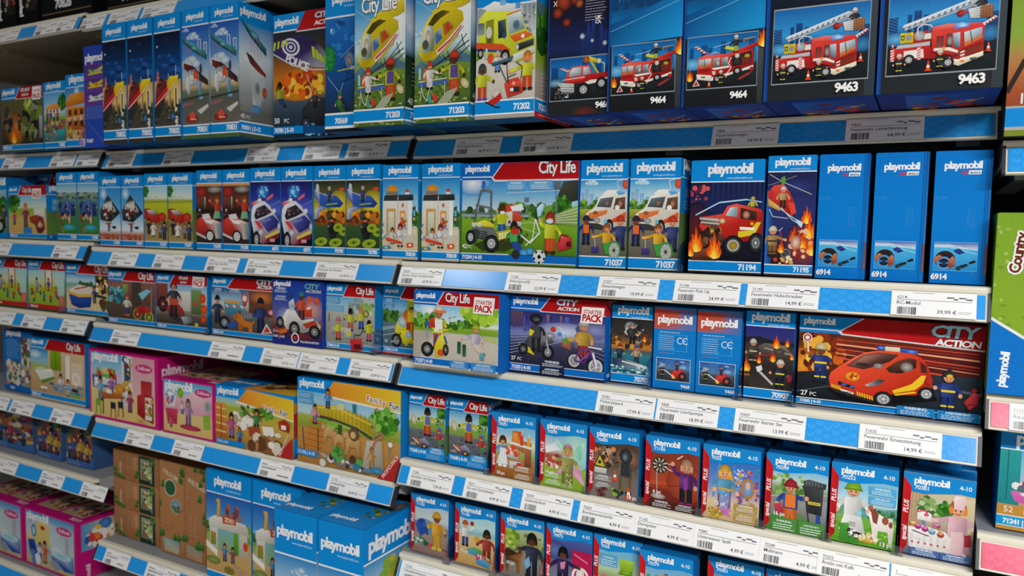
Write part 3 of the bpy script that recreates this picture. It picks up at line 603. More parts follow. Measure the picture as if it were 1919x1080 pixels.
def art_para(a):
    a.bg((0, '#1f2a34'), (22, '#2d3236'), (32, '#4a3c2c'), (48, '#b86a1c'), (62, '#d98a1c'), (70, '#46586a'), (82, '#2c3f50'), (100, '#1a2a38'))
    a.rect(0, 0, 100, 13, BL); a.poly([(36, 15), (48, 0), (100, 0), (100, 15)], [RED, '#a81319', '#8c1015', '#a01218']); a.rect(0, 13, 36, 14, WHT); a.poly([(34, 15.6), (36, 14.6), (100, 14.6), (100, 15.8)], '#cfd3d6'); a.logo(2, 38, 8.6)
    a.fit('CITY', 62, 86, 6.5, '#b9dcec', 'x', .7, shear=.12); a.fit('ACTION', 62, 94, 12, '#f2f2f2', 'x', .7, shear=.12)
    a.ell(40, 58, 38, 13, '#f4a41c', '#c0701a'); a.ell(30, 58, 16, 7, '#fbd24a', '#e88e1a'); a.scat(10, 48, 76, 68, 60, 5, ['#e8641a', '#f8b42c', '#c24416', '#f6d04a', '#8c3412'], ellip=True)
    a.poly([(0, 24), (10, 20), (40, 18), (66, 26), (96, 44), (98, 48), (60, 45), (30, 40), (8, 34), (0, 30)], ['#4a3a78', '#33285c', '#3d2f6c', '#2f2454', '#3d2f6c', '#c4c8d0', '#8c90a0', '#453674', '#33285c', '#3d2f6c'])
    a.ell(27, 27, 14, 7, '#dfe2ea', '#dfe2ea', rot=-18); a.ell(27, 27, 11, 5.4, '#43346f', rot=-18); a.ell(27, 27, 8, 4, '#dfe2ea', rot=-18); a.ell(27, 27, 6, 3, '#43346f', rot=-18); a.ell(27, 27, 3, 1.6, '#c9ccd8', rot=-18)
    for k in range(5): a.poly([(58+k*5, 28+k*3), (62+k*5, 29.5+k*3.2), (64+k*6, 38+k*2.2), (60+k*6, 37+k*2.2)], '#b8cc2a')
    for k in range(4): a.poly([(1+k*6, 22-k*.4), (4+k*6, 21.5-k*.4), (3+k*6, 28-k), (0+k*6, 28.4-k)], '#b8cc2a')
    a.fit('POLICE', 18, 54, 38, '#e9ebf0', 'x', 1, rot=-22); a.line([(0, 31), (30, 42), (60, 47), (98, 49)], 1.4, '#cfd3da')
    a.fig(10, 76, 22, skin='#4a2f20', hair='#241a14', top='#9fb42c', legs='#2c3f6a', sit=True, la=(-.2, .3), ra=(.3, .3)); a.line([(50, 50), (60, 62), (56, 70)], .6, '#d0d4d8')
    a.poly([(44, 78), (60, 68), (92, 72), (100, 80), (100, 96), (60, 96), (46, 90)], ['#2a2c34', '#3c3f48', '#2f323a', '#22242a', '#1a1c22', '#16181c', '#202228']); a.wheel(50, 89, 7, hub='#3a4a6a'); a.wheel(72, 96, 8, hub='#3a4a6a'); a.fig(64, 78, 15, hat='#c9a03a', top='#3a3a42', legs='#22242a'); a.scat(34, 90, 100, 99, 40, 3, ['#4fa0d8', '#8fc6ea', '#1d5f96'], ry=.8); a.line([(66, 64), (80, 66)], 1.4, '#c3ae18')
    a.text('50', 2, 88, 4.6, WHT, 'b'); a.text('PC', 17, 88, 3.6, WHT, 'r')
    a.poly([(0, 91), (46, 91), (46, 97), (0, 97)], BL); a.text('70781|5-10', 2, 95.6, 3.6, WHT, 'x'); a.poly([(46, 91), (100, 93), (100, 99), (46, 97)], '#134f86')
def art_plane(a):
    tall(a, '70831', 12.5, (90, 96.2), '#4a6a3c')
    b = a.sub(0, 13.5, 100, 89); b.bg((0, '#2456b4'), (30, '#4f8fd0'), (52, '#b4c4cc'), (62, '#c9a97c'), (66, '#6d7a5c'), (74, '#5c5f58'), (100, '#6a665c'))
    b.cloud(40, 10, 16, '#eef3f6', '#7fa8dc'); b.cloud(14, 3, 9, '#dfe9f2', '#4a7cc8'); b.cloud(30, 36, 24, '#e4ecf0', '#9fc0da')
    b.poly([(2, 10), (34, 16), (94, 28), (92, 36), (36, 24), (4, 15)], ['#2f6f7c', '#5fb4b8', '#2f7f8c', '#1f3f50', '#274c58', '#1c333c']); b.ell(46, 22, 12, 2.4, '#7fd0d4', '#2f6f7c', rot=-20)
    for x in (10, 22, 34, 70): b.line([(x, 16+x*.17), (x+4, 40)], .9, '#d64a3a')
    b.line([(62, 22), (60, 14), (70, 14), (70, 24)], 2, '#e6e8ea'); b.line([(84, 26), (82, 18), (92, 18), (92, 30)], 2, '#e6e8ea')
    b.poly([(4, 36), (40, 40), (96, 56), (98, 62), (44, 52), (8, 42)], ['#8c3226', '#4a2420', '#33262a', '#3a2a2c', '#2c2224', '#6a2c24'])
    b.ell(38, 52, 26, 8, '#dfe3e6', '#8c979e', rot=-14); b.ell(52, 50, 9, 6, '#e8641c', '#c23a14'); b.poly([(16, 48), (30, 50), (34, 64), (24, 70), (14, 62)], ['#eef0f0', '#c9ced2', '#8c979e', '#aab2b8', '#dfe3e6']); b.poly([(58, 56), (70, 58), (76, 72), (64, 74)], ['#7fb4dc', '#4f86b4', '#356490', '#5a94c0']); b.ell(70, 73, 10, 2.6, '#9fcdec', '#3f74a4'); b.ell(70, 44, 5, 5, '#33405a'); b.scat(20, 44, 80, 60, 22, 2.4, ['#b43a2a', '#f0f0f0', '#2c3a4c', '#6a7c8c'])
    b.line([(0, 74), (100, 70)], 5, '#3c4436'); b.poly([(56, 86), (96, 80), (98, 83), (70, 90)], '#cfcfc6'); b.poly([(0, 78), (46, 76), (46, 79), (0, 82)], '#8c6468'); b.ell(36, 94, 24, 4, '#c43a2c', '#7c2a20'); b.poly([(24, 90), (40, 86), (50, 92), (34, 97)], '#dd5040'); b.line([(30, 94), (52, 95)], 2, '#f0d8d0')
def art_plane_side(a):
    a.bg((0, BL), (15, BL), (15.1, '#4a94d4'), (40, '#dfe9ee'), (55, '#b9c4c8'), (80, '#6d6f68'), (90, '#6d6f68'), (100, '#3f5a34'))
    a.rect(0, 89, 100, 96, BL); a.rect(0, 88, 100, 89, WHT); a.rect(0, 96, 100, 97, WHT); a = a.sub(0, 0, 38, 100)
    a.logo(5, 98, 8.6); a.text('70831|5-12', 6, 94.4, 3.2, WHT, 'x'); a.text('45', 4, 86, 3.4, '#dfe3e6', 'b'); a.text('PC', 24, 86, 2.6, '#dfe3e6', 'r')
    a.poly([(8, 12), (30, 15), (100, 30), (100, 36), (40, 24), (12, 15)], ['#1d3f4c', '#4fb0b8', '#2c6f80', '#1d3540', '#2f6f7c', '#162a34']); a.ell(56, 22, 20, 2.6, '#7fd0d8', '#2c6f80', rot=-28)
    for x in (42, 52, 64, 74): a.line([(x, 24), (x+4, 40)], 1.2, '#c8402c')
    a.cloud(30, 40, 26, '#f2f5f6', '#c9dbe6'); a.poly([(24, 36), (44, 38), (98, 50), (96, 54), (40, 44)], ['#3c2a28', '#5a3a34', '#2c2624', '#c23a24', '#4a2c28']); a.poly([(40, 46), (96, 52), (96, 66), (70, 78), (52, 80), (44, 62)], ['#dfe3e4', '#c9ced0', '#8c9498', '#aab0b2', '#eef0f0', '#b4babc']); a.ell(60, 78, 18, 3.4, '#5fa4d0', '#3f7cae'); a.ell(92, 64, 9, 4, '#e8642c', '#9c4a34'); a.ell(66, 62, 10, 5, '#6a7074', '#9aa0a2'); a.lines(5, 70, 55, 81, 7, '#c9cccb')
def art_jet(a):
    tall(a, '70832', 13.5, (89.5, 96), '#3d3a34')
    b = a.sub(0, 14.5, 100, 88.5); b.bg((0, '#14182c'), (20, '#12305c'), (40, '#1b4f94'), (50, '#2a4a6c'), (52, '#d8a844'), (70, '#e4c06c'), (74, '#8c6a3c'), (78, '#46463c'), (100, '#4a4842'))
    b.scat(10, 22, 96, 46, 26, 12, ['#1f5aa8', '#173f7c', '#2a68b4', '#122f60'], ry=2.6); b.cloud(46, 8, 8, '#33405c', '#16203a'); b.ell(12, 14, 3, 1.2, '#c9d6e4')
    for x, t in ((54, 44), (82, 36), (88, 46)): b.line([(x, t), (x, 92)], 1.6, '#dfe3e6'); 
    b.rect(56, 54, 62, 84, '#a88a4c'); b.rect(74, 58, 92, 80, '#e9d08c'); b.line([(82, 60), (82, 82)], 5, '#2a3f86'); b.rect(78, 80, 88, 100, '#dfe0da')
    b.poly([(0, 68), (8, 54), (30, 48), (48, 52), (54, 60), (20, 78), (0, 80)], ['#e8e8e6', '#8c3a3a', '#3c3a44', '#5c2a28', '#a8201e', '#7c1a1a', '#5c1816']); b.poly([(2, 72), (46, 58), (70, 52), (60, 62), (20, 76), (4, 80)], ['#c3242a', '#d8322e', '#e0503c', '#c02822', '#9c1a1c', '#8c1818'])
    b.poly([(46, 54), (60, 47), (92, 47), (88, 52), (66, 61), (52, 62)], ['#e8741c', '#f2dc2c', '#f4e63a', '#d8c41c', '#b8a414', '#e6a41c']); b.line([(0, 78), (60, 61), (80, 54)], 2, '#f2f2f0'); b.ell(22, 52, 9, 4, '#46464e', '#24242c'); b.fig(16, 58, 12, hat='#e8e4e0', top='#b02828', legs='#333333', face=False); b.poly([(12, 40), (18, 42), (16, 54), (8, 54)], '#d86a6a')
    b.line([(8, 84), (30, 78)], 2, '#e4e4e0'); b.poly([(0, 80), (40, 70), (40, 80), (20, 94), (0, 98)], ['#33322e', '#3c3a36', '#46443e', '#3c3a34', '#2c2a26']); b.scat(30, 78, 100, 90, 24, 6, ['#33402c', '#46503a', '#5a5c4c'], ry=2); b.ell(70, 90, 9, 3.6, '#5a86b8', '#33507c'); b.scat(0, 90, 100, 100, 20, 5, ['#3c3a36', '#54524a', '#5c5a52'], ry=1)
def art_purple(a):
    a.bg((0, '#2a48b0'), (100, '#2b4cb8')); a.logo(6, 98, 15, url=True)
    for i, (c1, c2) in enumerate((('#c9c83a', '#7fa0b4'), ('#d8c828', '#c8402c'), ('#dfe3e8', '#33405c'))):
        y = 19+i*13; a.rect(4, y-1, 100, y, '#8c3a86'); b = a.sub(6, y, 100, y+11); b.bg((0, '#4a3a8c'), (100, '#7c3f8c'))
        b.poly([(14, 40), (40, 60), (80, 8), (92, 20), (60, 76), (30, 86)], [c1, c1, c2, c1, c2, c1]); b.ell(52, 60, 18, 18, c2, c1); b.line([(20, 30), (40, 62)], 5, '#3fa04c' if i == 0 else c1); b.line([(14, 80), (90, 70)], 4, c1)
    a.rect(4, 57, 100, 58, '#8c3a86'); a.lines(8, 59, 96, 72, 9, '#8ea4e4'); a.line([(10, 74), (90, 98)], .8, '#7f96dc'); a.text('70087', 6, 95, 3.6, WHT, 'b')
def art_house(a):
    tall(a, '70281', 17, (90, 98), lx=(14, 92)); b = a.sub(0, 18, 100, 89); b.bg((0, '#2f7fc8'), (40, '#8fc4e6'), (60, '#c9a86c'), (100, '#d6b07c'))
    b.ell(45, 8, 12, 10, '#e8f2f8', '#4f9ad6'); b.poly([(0, 26), (20, 12), (100, 8), (100, 30), (0, 36)], ['#e08a28', '#f0a43a', '#d8741c', '#b85a14', '#c9681a'])
    b.rect(4, 36, 96, 82, '#d8812c', '#a85a1c'); 
    for x in (10, 34, 58, 80): b.rect(x, 42, x+12, 72, '#5c3a24', '#3a2418'); b.fig(x+5, 74, 26, top=('#b43a4a', '#3a6ab4', '#e8d4c0', '#4a8c3a')[x % 4], hair='#3a2418', face=False)
    b.line([(0, 58), (100, 54)], 3, '#f0b45c'); b.line([(0, 40), (100, 36)], 2, '#f4c070'); b.fig(20, 98, 28, top='#c9d43a', legs='#4a7cb4', hair='#b8742c'); b.fig(70, 99, 26, top='#e05a8c', legs='#8c4a9c', hair='#5a3418'); b.scat(0, 84, 100, 99, 22, 4, ['#c98a4c', '#7cae3a', '#e0c08c', '#8c5a34'])
    a.ell(62, 94.5, 6, 3, '#e86ab4')
def art_tent(a):
    tall(a, '70282', 15, (91, 98), lx=(12, 78)); b = a.sub(0, 16, 100, 90); b.bg((0, '#4fa4dc'), (40, '#a8d4e4'), (52, '#8fae3c'), (100, '#2f7f86'))
    b.tree(84, 22, 20, 18); b.poly([(2, 34), (20, 24), (60, 22), (82, 34)], ['#e0984a', '#f0b878', '#e6a45c', '#c97c34']); b.rect(8, 34, 76, 48, '#e9e2d0', '#cfc4a8'); 
    for i, x in enumerate((16, 32, 48, 64)): b.fig(x, 58, 24, top=('#8c3a4a', '#3a5ab4', '#dfe0dc', '#b45a8c')[i], hair='#3a2418', face=False)
    b.scat(0, 58, 100, 78, 40, 6, ['#6a8c2c', '#8c5a6c', '#b43a5a', '#3f6a34', '#c9b46c', '#5a4a7c']); b.poly([(20, 82), (96, 74), (96, 94), (30, 98)], ['#2f9c9c', '#3fb4b0', '#1f7c86', '#2a8c92']); b.scat(0, 78, 60, 96, 24, 4, ['#b43a7c', '#8c3a5a', '#dfa4bc', '#5a6c34'])
def art_starter_r1(a):
    city(a, 'stunt', '70907', pack=(78, 2, 20, 20), themex=(48, 70), cut=(36, 46)); b = a.sub(0, 19, 100, 89); b.bg((0, '#5c5a34'), (40, '#6a5a3c'), (100, '#2c2824'))
    b.ell(34, 66, 24, 40, '#d8862c', '#5a4428'); b.scat(50, 10, 100, 90, 60, 7, ['#3a3f2c', '#5c6a34', '#8c8c7c', '#22261e', '#7c8c3a'], ellip=True); b.flame(30, 98, 50); b.scat(4, 20, 30, 80, 24, 5, ['#46423a', '#2c2a28', '#7c6a4c']); b.fig(44, 70, 36, hair='#22201c', top='#3a3c42', legs='#22242a'); b.fig(76, 90, 40, hair='#22201c', top='#7c9c34', legs='#33402c'); b.scat(56, 0, 76, 24, 16, 3, ['#9cb43a', '#c9d46a', '#5a6c24']); b.rect(92, 40, 100, 90, '#b4b2ac', '#6a6864')
    packtag(a, 78, 2, 20, 20)
# ---- second shelf
def art_pool(a):
    tall(a, '71098', 15.5, (91, 97.4), '#4a6a3c'); b = a.sub(0, 16.5, 100, 90); b.bg((0, '#5faedc'), (16, '#b4d4dc'), (20, '#7c9a86'), (32, '#5c8a8c'), (46, '#4c7c4c'), (100, '#3f7a34'))
    b.scat(0, 18, 100, 30, 30, 8, ['#5a6c5c', '#8ca08c', '#3c5446', '#a8b4a8'], ry=2.4); b.poly([(8, 40), (50, 32), (90, 40), (92, 62), (60, 66), (14, 64)], ['#2b4486', '#5c74ac', '#22366c', '#1c2a54', '#2b4486', '#33508c'])
    b.scat(10, 36, 92, 64, 40, 5, ['#1d2c5c', '#4a68ac', '#8ca0c4', '#22262e']); b.scat(14, 62, 60, 78, 16, 6, ['#a8402c', '#c9b48c', '#4a5c34']); b.line([(66, 60), (62, 84)], 3, '#dfeaf0'); b.ell(58, 87, 42, 8, '#4fae5c', '#2f8a3c'); b.ell(60, 86, 30, 5, '#4fc0d8', '#2a8cb0'); b.fig(30, 99, 18, top='#b4583c', legs='#c9a08c')
def art_kite(a):
    tall(a, '71079', 15.5, (91, 97.4), '#8c2a20'); b = a.sub(0, 16.5, 100, 90); b.bg((0, '#2f8fd4'), (50, '#6ab4e0'), (80, '#dfeaf0'), (90, '#b86a4c'), (100, '#8c4a34'))
    b.ell(20, 12, 18, 12, '#e4f2fa', '#4fa4dc')
    b.poly([(40, 14), (98, 48), (50, 66), (4, 62), (2, 44)], ['#3a3c42', '#26282c', '#1d1f23', '#33353a', '#4a3c3a']); b.scat(14, 28, 76, 60, 40, 6, ['#8c3226', '#c9c4c0', '#4a4c52', '#1a1c1f', '#6a2a22', '#e0dcd8'], ellip=True)
    for k in range(4): b.poly([(26+k*9, 34-k*2), (31+k*9, 26-k*1), (36+k*9, 36), (30+k*9, 42)], '#e4e2de')
    b.line([(40, 14), (98, 48), (50, 66)], 1.6, '#121316'); b.fig(45, 84, 24, skin='#d09a78', hat='#33353a', top='#b8322a', legs='#3a4a9c', la=(-.4, .3), ra=(.4, .3)); b.line([(10, 64), (60, 76)], 1, '#222'); b.ell(70, 76, 10, 3, '#33405c', '#22262e')
    b.scat(0, 90, 100, 100, 24, 6, ['#a8503a', '#7c3a2a', '#c9806a'], ry=2)
def art_wedding(a):
    tall(a, '71077', 15.5, (91, 97.4), '#6a7a2c'); b = a.sub(0, 16.5, 100, 90); b.bg((0, '#9fd0ea'), (22, '#dfe9d4'), (26, '#a4b43c'), (34, '#c3c82c'), (60, '#9aac2a'), (66, '#8a7a4c'), (100, '#a8905c'))
    b.tree(6, 8, 14, 14); b.ring(24, 27, 12, 1, '#7c8490', a0=0, a1=180); b.ring(52, 27, 12, 1, '#7c8490', a0=0, a1=180); b.line([(0, 30), (100, 28)], 1.2, '#5f6a4a')
    b.ell(30, 54, 44, 12, '#cf3a30', '#a0201e', rot=-14); b.poly([(10, 44), (40, 42), (62, 52), (30, 54)], ['#e8dcd4', '#c9b4a8', '#8c3a34', '#5c2a28']); b.ell(78, 56, 18, 8, '#d84a3c', '#a8241f')
    b.fig(20, 88, 30, hair='#3a2a20', top='#22242a', legs='#22242a'); b.fig(40, 92, 31, hair='#8c5a2c', top='#f0ece8', dress='#f4f0ec'); b.fig(70, 94, 28, hair='#7c7468', top='#8c8c94', legs='#5c5c66'); b.fig(88, 97, 34, hair='#2c2420', top='#3a466a', legs='#2a3048')
def art_hotrod(a):
    tall(a, '71078', 15.5, (91, 97.4), '#33302c'); b = a.sub(0, 16.5, 100, 90); b.bg((0, '#8c5a34'), (8, '#3c2c24'), (30, '#6a4030'), (45, '#2a201c'), (60, '#5a2420'), (100, '#2f2c2c'))
    b.rect(0, 0, 100, 4, '#d89a5c'); b.ell(20, 14, 22, 9, '#b83a30', '#7c241e'); b.ell(72, 10, 30, 6, '#b9b4ac', '#5c544c'); 
    for i in range(7): b.rect(8+i*12, 22, 12+i*12, 44, ('#c93a34', '#7c5a44', '#dfd4c4', '#4a2c24')[i % 4], '#3c2820')
    b.fig(82, 62, 42, hair='#a8582c', top='#c9402c', dress='#7fc49c', legs='#e8b494', la=(-.5, .2)); b.fig(14, 60, 18, hat='#e8e4dc', top='#33353c', legs='#22242a')
    b.poly([(0, 62), (20, 56), (60, 58), (98, 66), (100, 86), (62, 90), (0, 84)], ['#c22a26', '#dd4a3c', '#d23a30', '#e8e4e0', '#8c9094', '#7c1a1a', '#a82220']); b.poly([(24, 52), (50, 50), (58, 58), (26, 60)], '#dfe4e8'); b.poly([(30, 60), (76, 62), (60, 68), (40, 66)], '#f2eeea'); b.poly([(74, 66), (98, 64), (99, 92), (76, 92)], ['#c9ced2', '#8c9296', '#5c6266', '#e0e4e6'])
    for k in range(6): b.line([(77+k*4, 67), (78+k*4, 91)], 1, '#6a7074')
    b.line([(0, 84), (40, 92)], 6, '#c9ccd0'); b.wheel(54, 88, 17, hub='#e4e6e8', hubr=.7)
def art_policecar(a):
    tall(a, '6873', 15.5, (91, 97.4), '#2a2a34'); b = a.sub(0, 16.5, 100, 90); b.bg((0, '#241f5c'), (25, '#2c3a9c'), (45, '#5a6ad0'), (58, '#3a3c78'), (75, '#1d1c30'), (100, '#15141c'))
    b.ell(42, 16, 24, 12, '#3f9cf0', '#2a3590'); b.ell(38, 16, 8, 5, '#c9f0ff', '#4fb4f8'); b.scat(24, 8, 60, 24, 12, 3, ['#5fc4ff', '#a8e4ff', '#3a8ce8']); b.poly([(54, 26), (76, 18), (76, 24), (56, 30)], '#e06a7c'); b.line([(60, 40), (100, 30)], 3, '#6a78d8'); b.line([(0, 40), (30, 34)], 2, '#4a58c0')
    b.poly([(2, 60), (4, 44), (12, 36), (46, 30), (66, 38), (82, 52), (98, 62), (99, 78), (80, 90), (40, 99), (14, 90)], ['#dfe1ea', '#eef0f6', '#f4f5fa', '#e4e6f0', '#d0d4e4', '#c9cde0', '#a8acc4', '#8c5a6c', '#7c3a44', '#8c4a54', '#c9ccd8'])
    b.poly([(12, 54), (20, 42), (48, 36), (72, 48), (50, 54), (18, 60)], ['#26283a', '#3a3c54', '#2c2e42', '#1d1f2e', '#3a2a34', '#22242f']); b.scat(24, 42, 60, 52, 12, 4, ['#8c4a3c', '#4a3440', '#b48c7c'], ry=2)
    b.poly([(2, 33), (36, 27), (40, 31), (6, 38)], ['#e23a34', '#f4f0ee', '#d8d4d4', '#c22a28']); b.rect(26, 26, 36, 31, '#f2f2f4')
    b.poly([(26, 62), (76, 52), (96, 62), (96, 70), (60, 80), (46, 72)], ['#8c92b4', '#3a3f9c', '#2c2f7c', '#22245c', '#2a2c6c', '#4a4e9c']); b.text('POLICE', 44, 64, 4, '#8c96d8', 'b', rot=10); b.poly([(12, 62), (26, 62), (44, 74), (30, 74)], '#d83a4a')
    b.ell(34, 80, 11, 6, '#e9ebf4', '#8c90a8'); b.ell(96, 70, 5, 6, '#e9ebf4', '#8c90a8')
    b.poly([(50, 86), (98, 74), (99, 80), (54, 93)], '#d6c85a'); b.poly([(54, 90), (98, 80), (96, 88), (50, 99)], '#7c2430'); b.rect(66, 90, 82, 95, '#d89aa4'); b.ell(80, 46, 6, 4, '#e0e2ea'); b.wheel(20, 92, 12, 14, hub='#b4b8c4')
def art_policejet(a):
    tall(a, '70780', 15.5, (91, 97.4), '#2f4a44'); b = a.sub(0, 16.5, 100, 90); b.bg((0, '#2a2c2c'), (18, '#5a5a2c'), (40, '#c9b42c'), (52, '#d88a1c'), (62, '#8c4a1c'), (68, '#3c5a34'), (100, '#22402c'))
    b.ell(80, 36, 40, 22, '#f2e03a', '#8c7c28'); b.scat(0, 46, 100, 64, 34, 8, ['#a8481c', '#d86a1c', '#5c3420', '#f0a42c', '#3f3024'], ry=4)
    b.poly([(2, 22), (10, 4), (16, 6), (20, 20), (44, 18), (76, 24), (94, 34), (84, 40), (48, 40), (14, 48), (4, 44), (20, 36)], ['#2c56b0', '#e8ecf0', '#c9d0d8', '#3a68c4', '#5f8cdc', '#2f5ab4', '#1d3f8c', '#1a3678', '#25489c', '#3a5ca8', '#dfe6ee', '#2c56b0'])
    b.ell(50, 24, 11, 8, '#8ca0c0', '#4a5c84'); b.fig(50, 32, 24, hat='#c9d0d8', top='#3a4468', legs='#22242a', face=False); b.line([(40, 36), (76, 34)], 2.4, '#a8c43a'); b.poly([(4, 44), (24, 40), (12, 58), (2, 58)], ['#c9d4e0', '#8ca4c8', '#5a74a8', '#aab8cc']); b.poly([(78, 12), (92, 10), (98, 13), (90, 16)], '#e0502c'); b.line([(2, 14), (40, 22)], 1, '#eef2f6')
    b.ell(48, 52, 8, 7, '#5a5c54', '#2c2e2a'); b.line([(50, 40), (48, 60)], 1, '#222')
    b.poly([(44, 72), (62, 64), (80, 74), (66, 88), (50, 86)], ['#22262a', '#33383c', '#1a1d20', '#15171a', '#2a2e32']); b.fig(58, 80, 26, hat='#2c3034', top='#22262a', legs='#1a1c20')
    for x, y in ((24, 92), (70, 93), (78, 70), (96, 76)): b.ell(x, y, 21 if y > 85 else 15, 6.6, '#c9d43a', '#8ca42a', rot=8); b.ell(x, y, 13 if y > 85 else 9, 4, '#5a7424', '#8ca42a', rot=8); b.ell(x, y, 3, 1.4, '#22301a')
def art_clinic(a):
    tall(a, '70818', 13.5, (91, 97.4), '#b8aa90'); b = a.sub(0, 14.5, 100, 90); b.bg((0, '#1f86d0'), (20, '#5fb0e0'), (50, '#bfe0e8'), (78, '#d9d2bc'), (100, '#d4c6a4'))
    b.tree(92, 58, 12, 16, n=24); b.ell(28, 17, 16, 8.4, '#f0a41e', '#d8861a', a0=0, a1=360); b.rect(10, 17, 44, 22, '#8a8d90', '#6a6d70'); b.ell(70, 18, 5, 3.6, '#e8502c', '#c23a20'); b.rect(64, 19, 76, 23, '#dfe0dc')
    b.poly([(2, 32), (6, 23), (86, 22), (88, 30)], ['#3c4144', '#2c3033', '#33373a', '#22262a']); b.rect(2, 31, 84, 84, '#e9e9e2', '#d0cfc6'); b.line([(44, 24), (44, 84)], 2.4, '#bfc1bd')
    for k in range(16): b.line([(48, 34+k*3), (72, 34+k*3)], .5, '#c6c8c2')
    b.rect(12, 42, 38, 80, '#e0a04c', '#c98a3a'); b.rect(17, 46, 34, 80, '#dfe6dc', '#a8b88c'); b.rect(14, 38, 38, 41, '#f0e6d4'); b.ell(58, 37, 6, 5, '#d8cdb4', '#f0ece0'); b.ell(58, 37, 3.4, 3, '#b8745c'); b.rect(50, 45, 66, 66, '#e8943c'); b.rect(53, 48, 63, 58, '#f4d8a8'); b.line([(50, 62), (68, 60)], 3, '#c93a3c'); b.scat(48, 55, 70, 72, 18, 3, ['#3a7cc0', '#c9402c', '#5a9c3c', '#e8c43a'])
    b.rect(74, 32, 84, 78, '#f2f2ee'); b.poly([(86, 40), (94, 38), (94, 60), (86, 62)], '#3a4a58'); b.rect(88, 44, 93, 52, '#5fc4d8'); b.rect(88, 54, 93, 58, '#d8c83a'); b.rect(86, 66, 98, 92, '#cfc8b4'); b.rect(88, 70, 96, 78, '#e8d8a8')
    b.fig(52, 96, 34, hair='#8c3a34', top='#f2f2f0', legs='#e8e8e4', la=(-.3, .6)); b.line([(40, 76), (46, 82), (56, 80)], 1.2, '#33373a'); b.fig(30, 92, 24, hair='#5a3a24', top='#dfe3e4', legs='#dfe3e4', face=True)
    b.poly([(10, 82), (56, 88), (58, 92), (12, 87)], ['#e4552a', '#d8481e', '#c23c16', '#d8481e']); b.line([(20, 88), (18, 97)], 1.2, '#9aa0a4'); b.line([(50, 92), (52, 99)], 1.2, '#9aa0a4'); b.poly([(70, 90), (88, 89), (89, 95), (71, 96)], '#e0501e'); b.ell(80, 92.5, 4, 1.6, '#f2f0ec'); b.poly([(0, 95), (22, 94), (28, 98), (2, 99.5)], '#2f8ac0'); b.ell(12, 97, 5, 1.4, '#d8c83a'); b.scat(0, 64, 10, 90, 14, 3, ['#8fb4c8', '#d8dde0', '#3a86b4'])
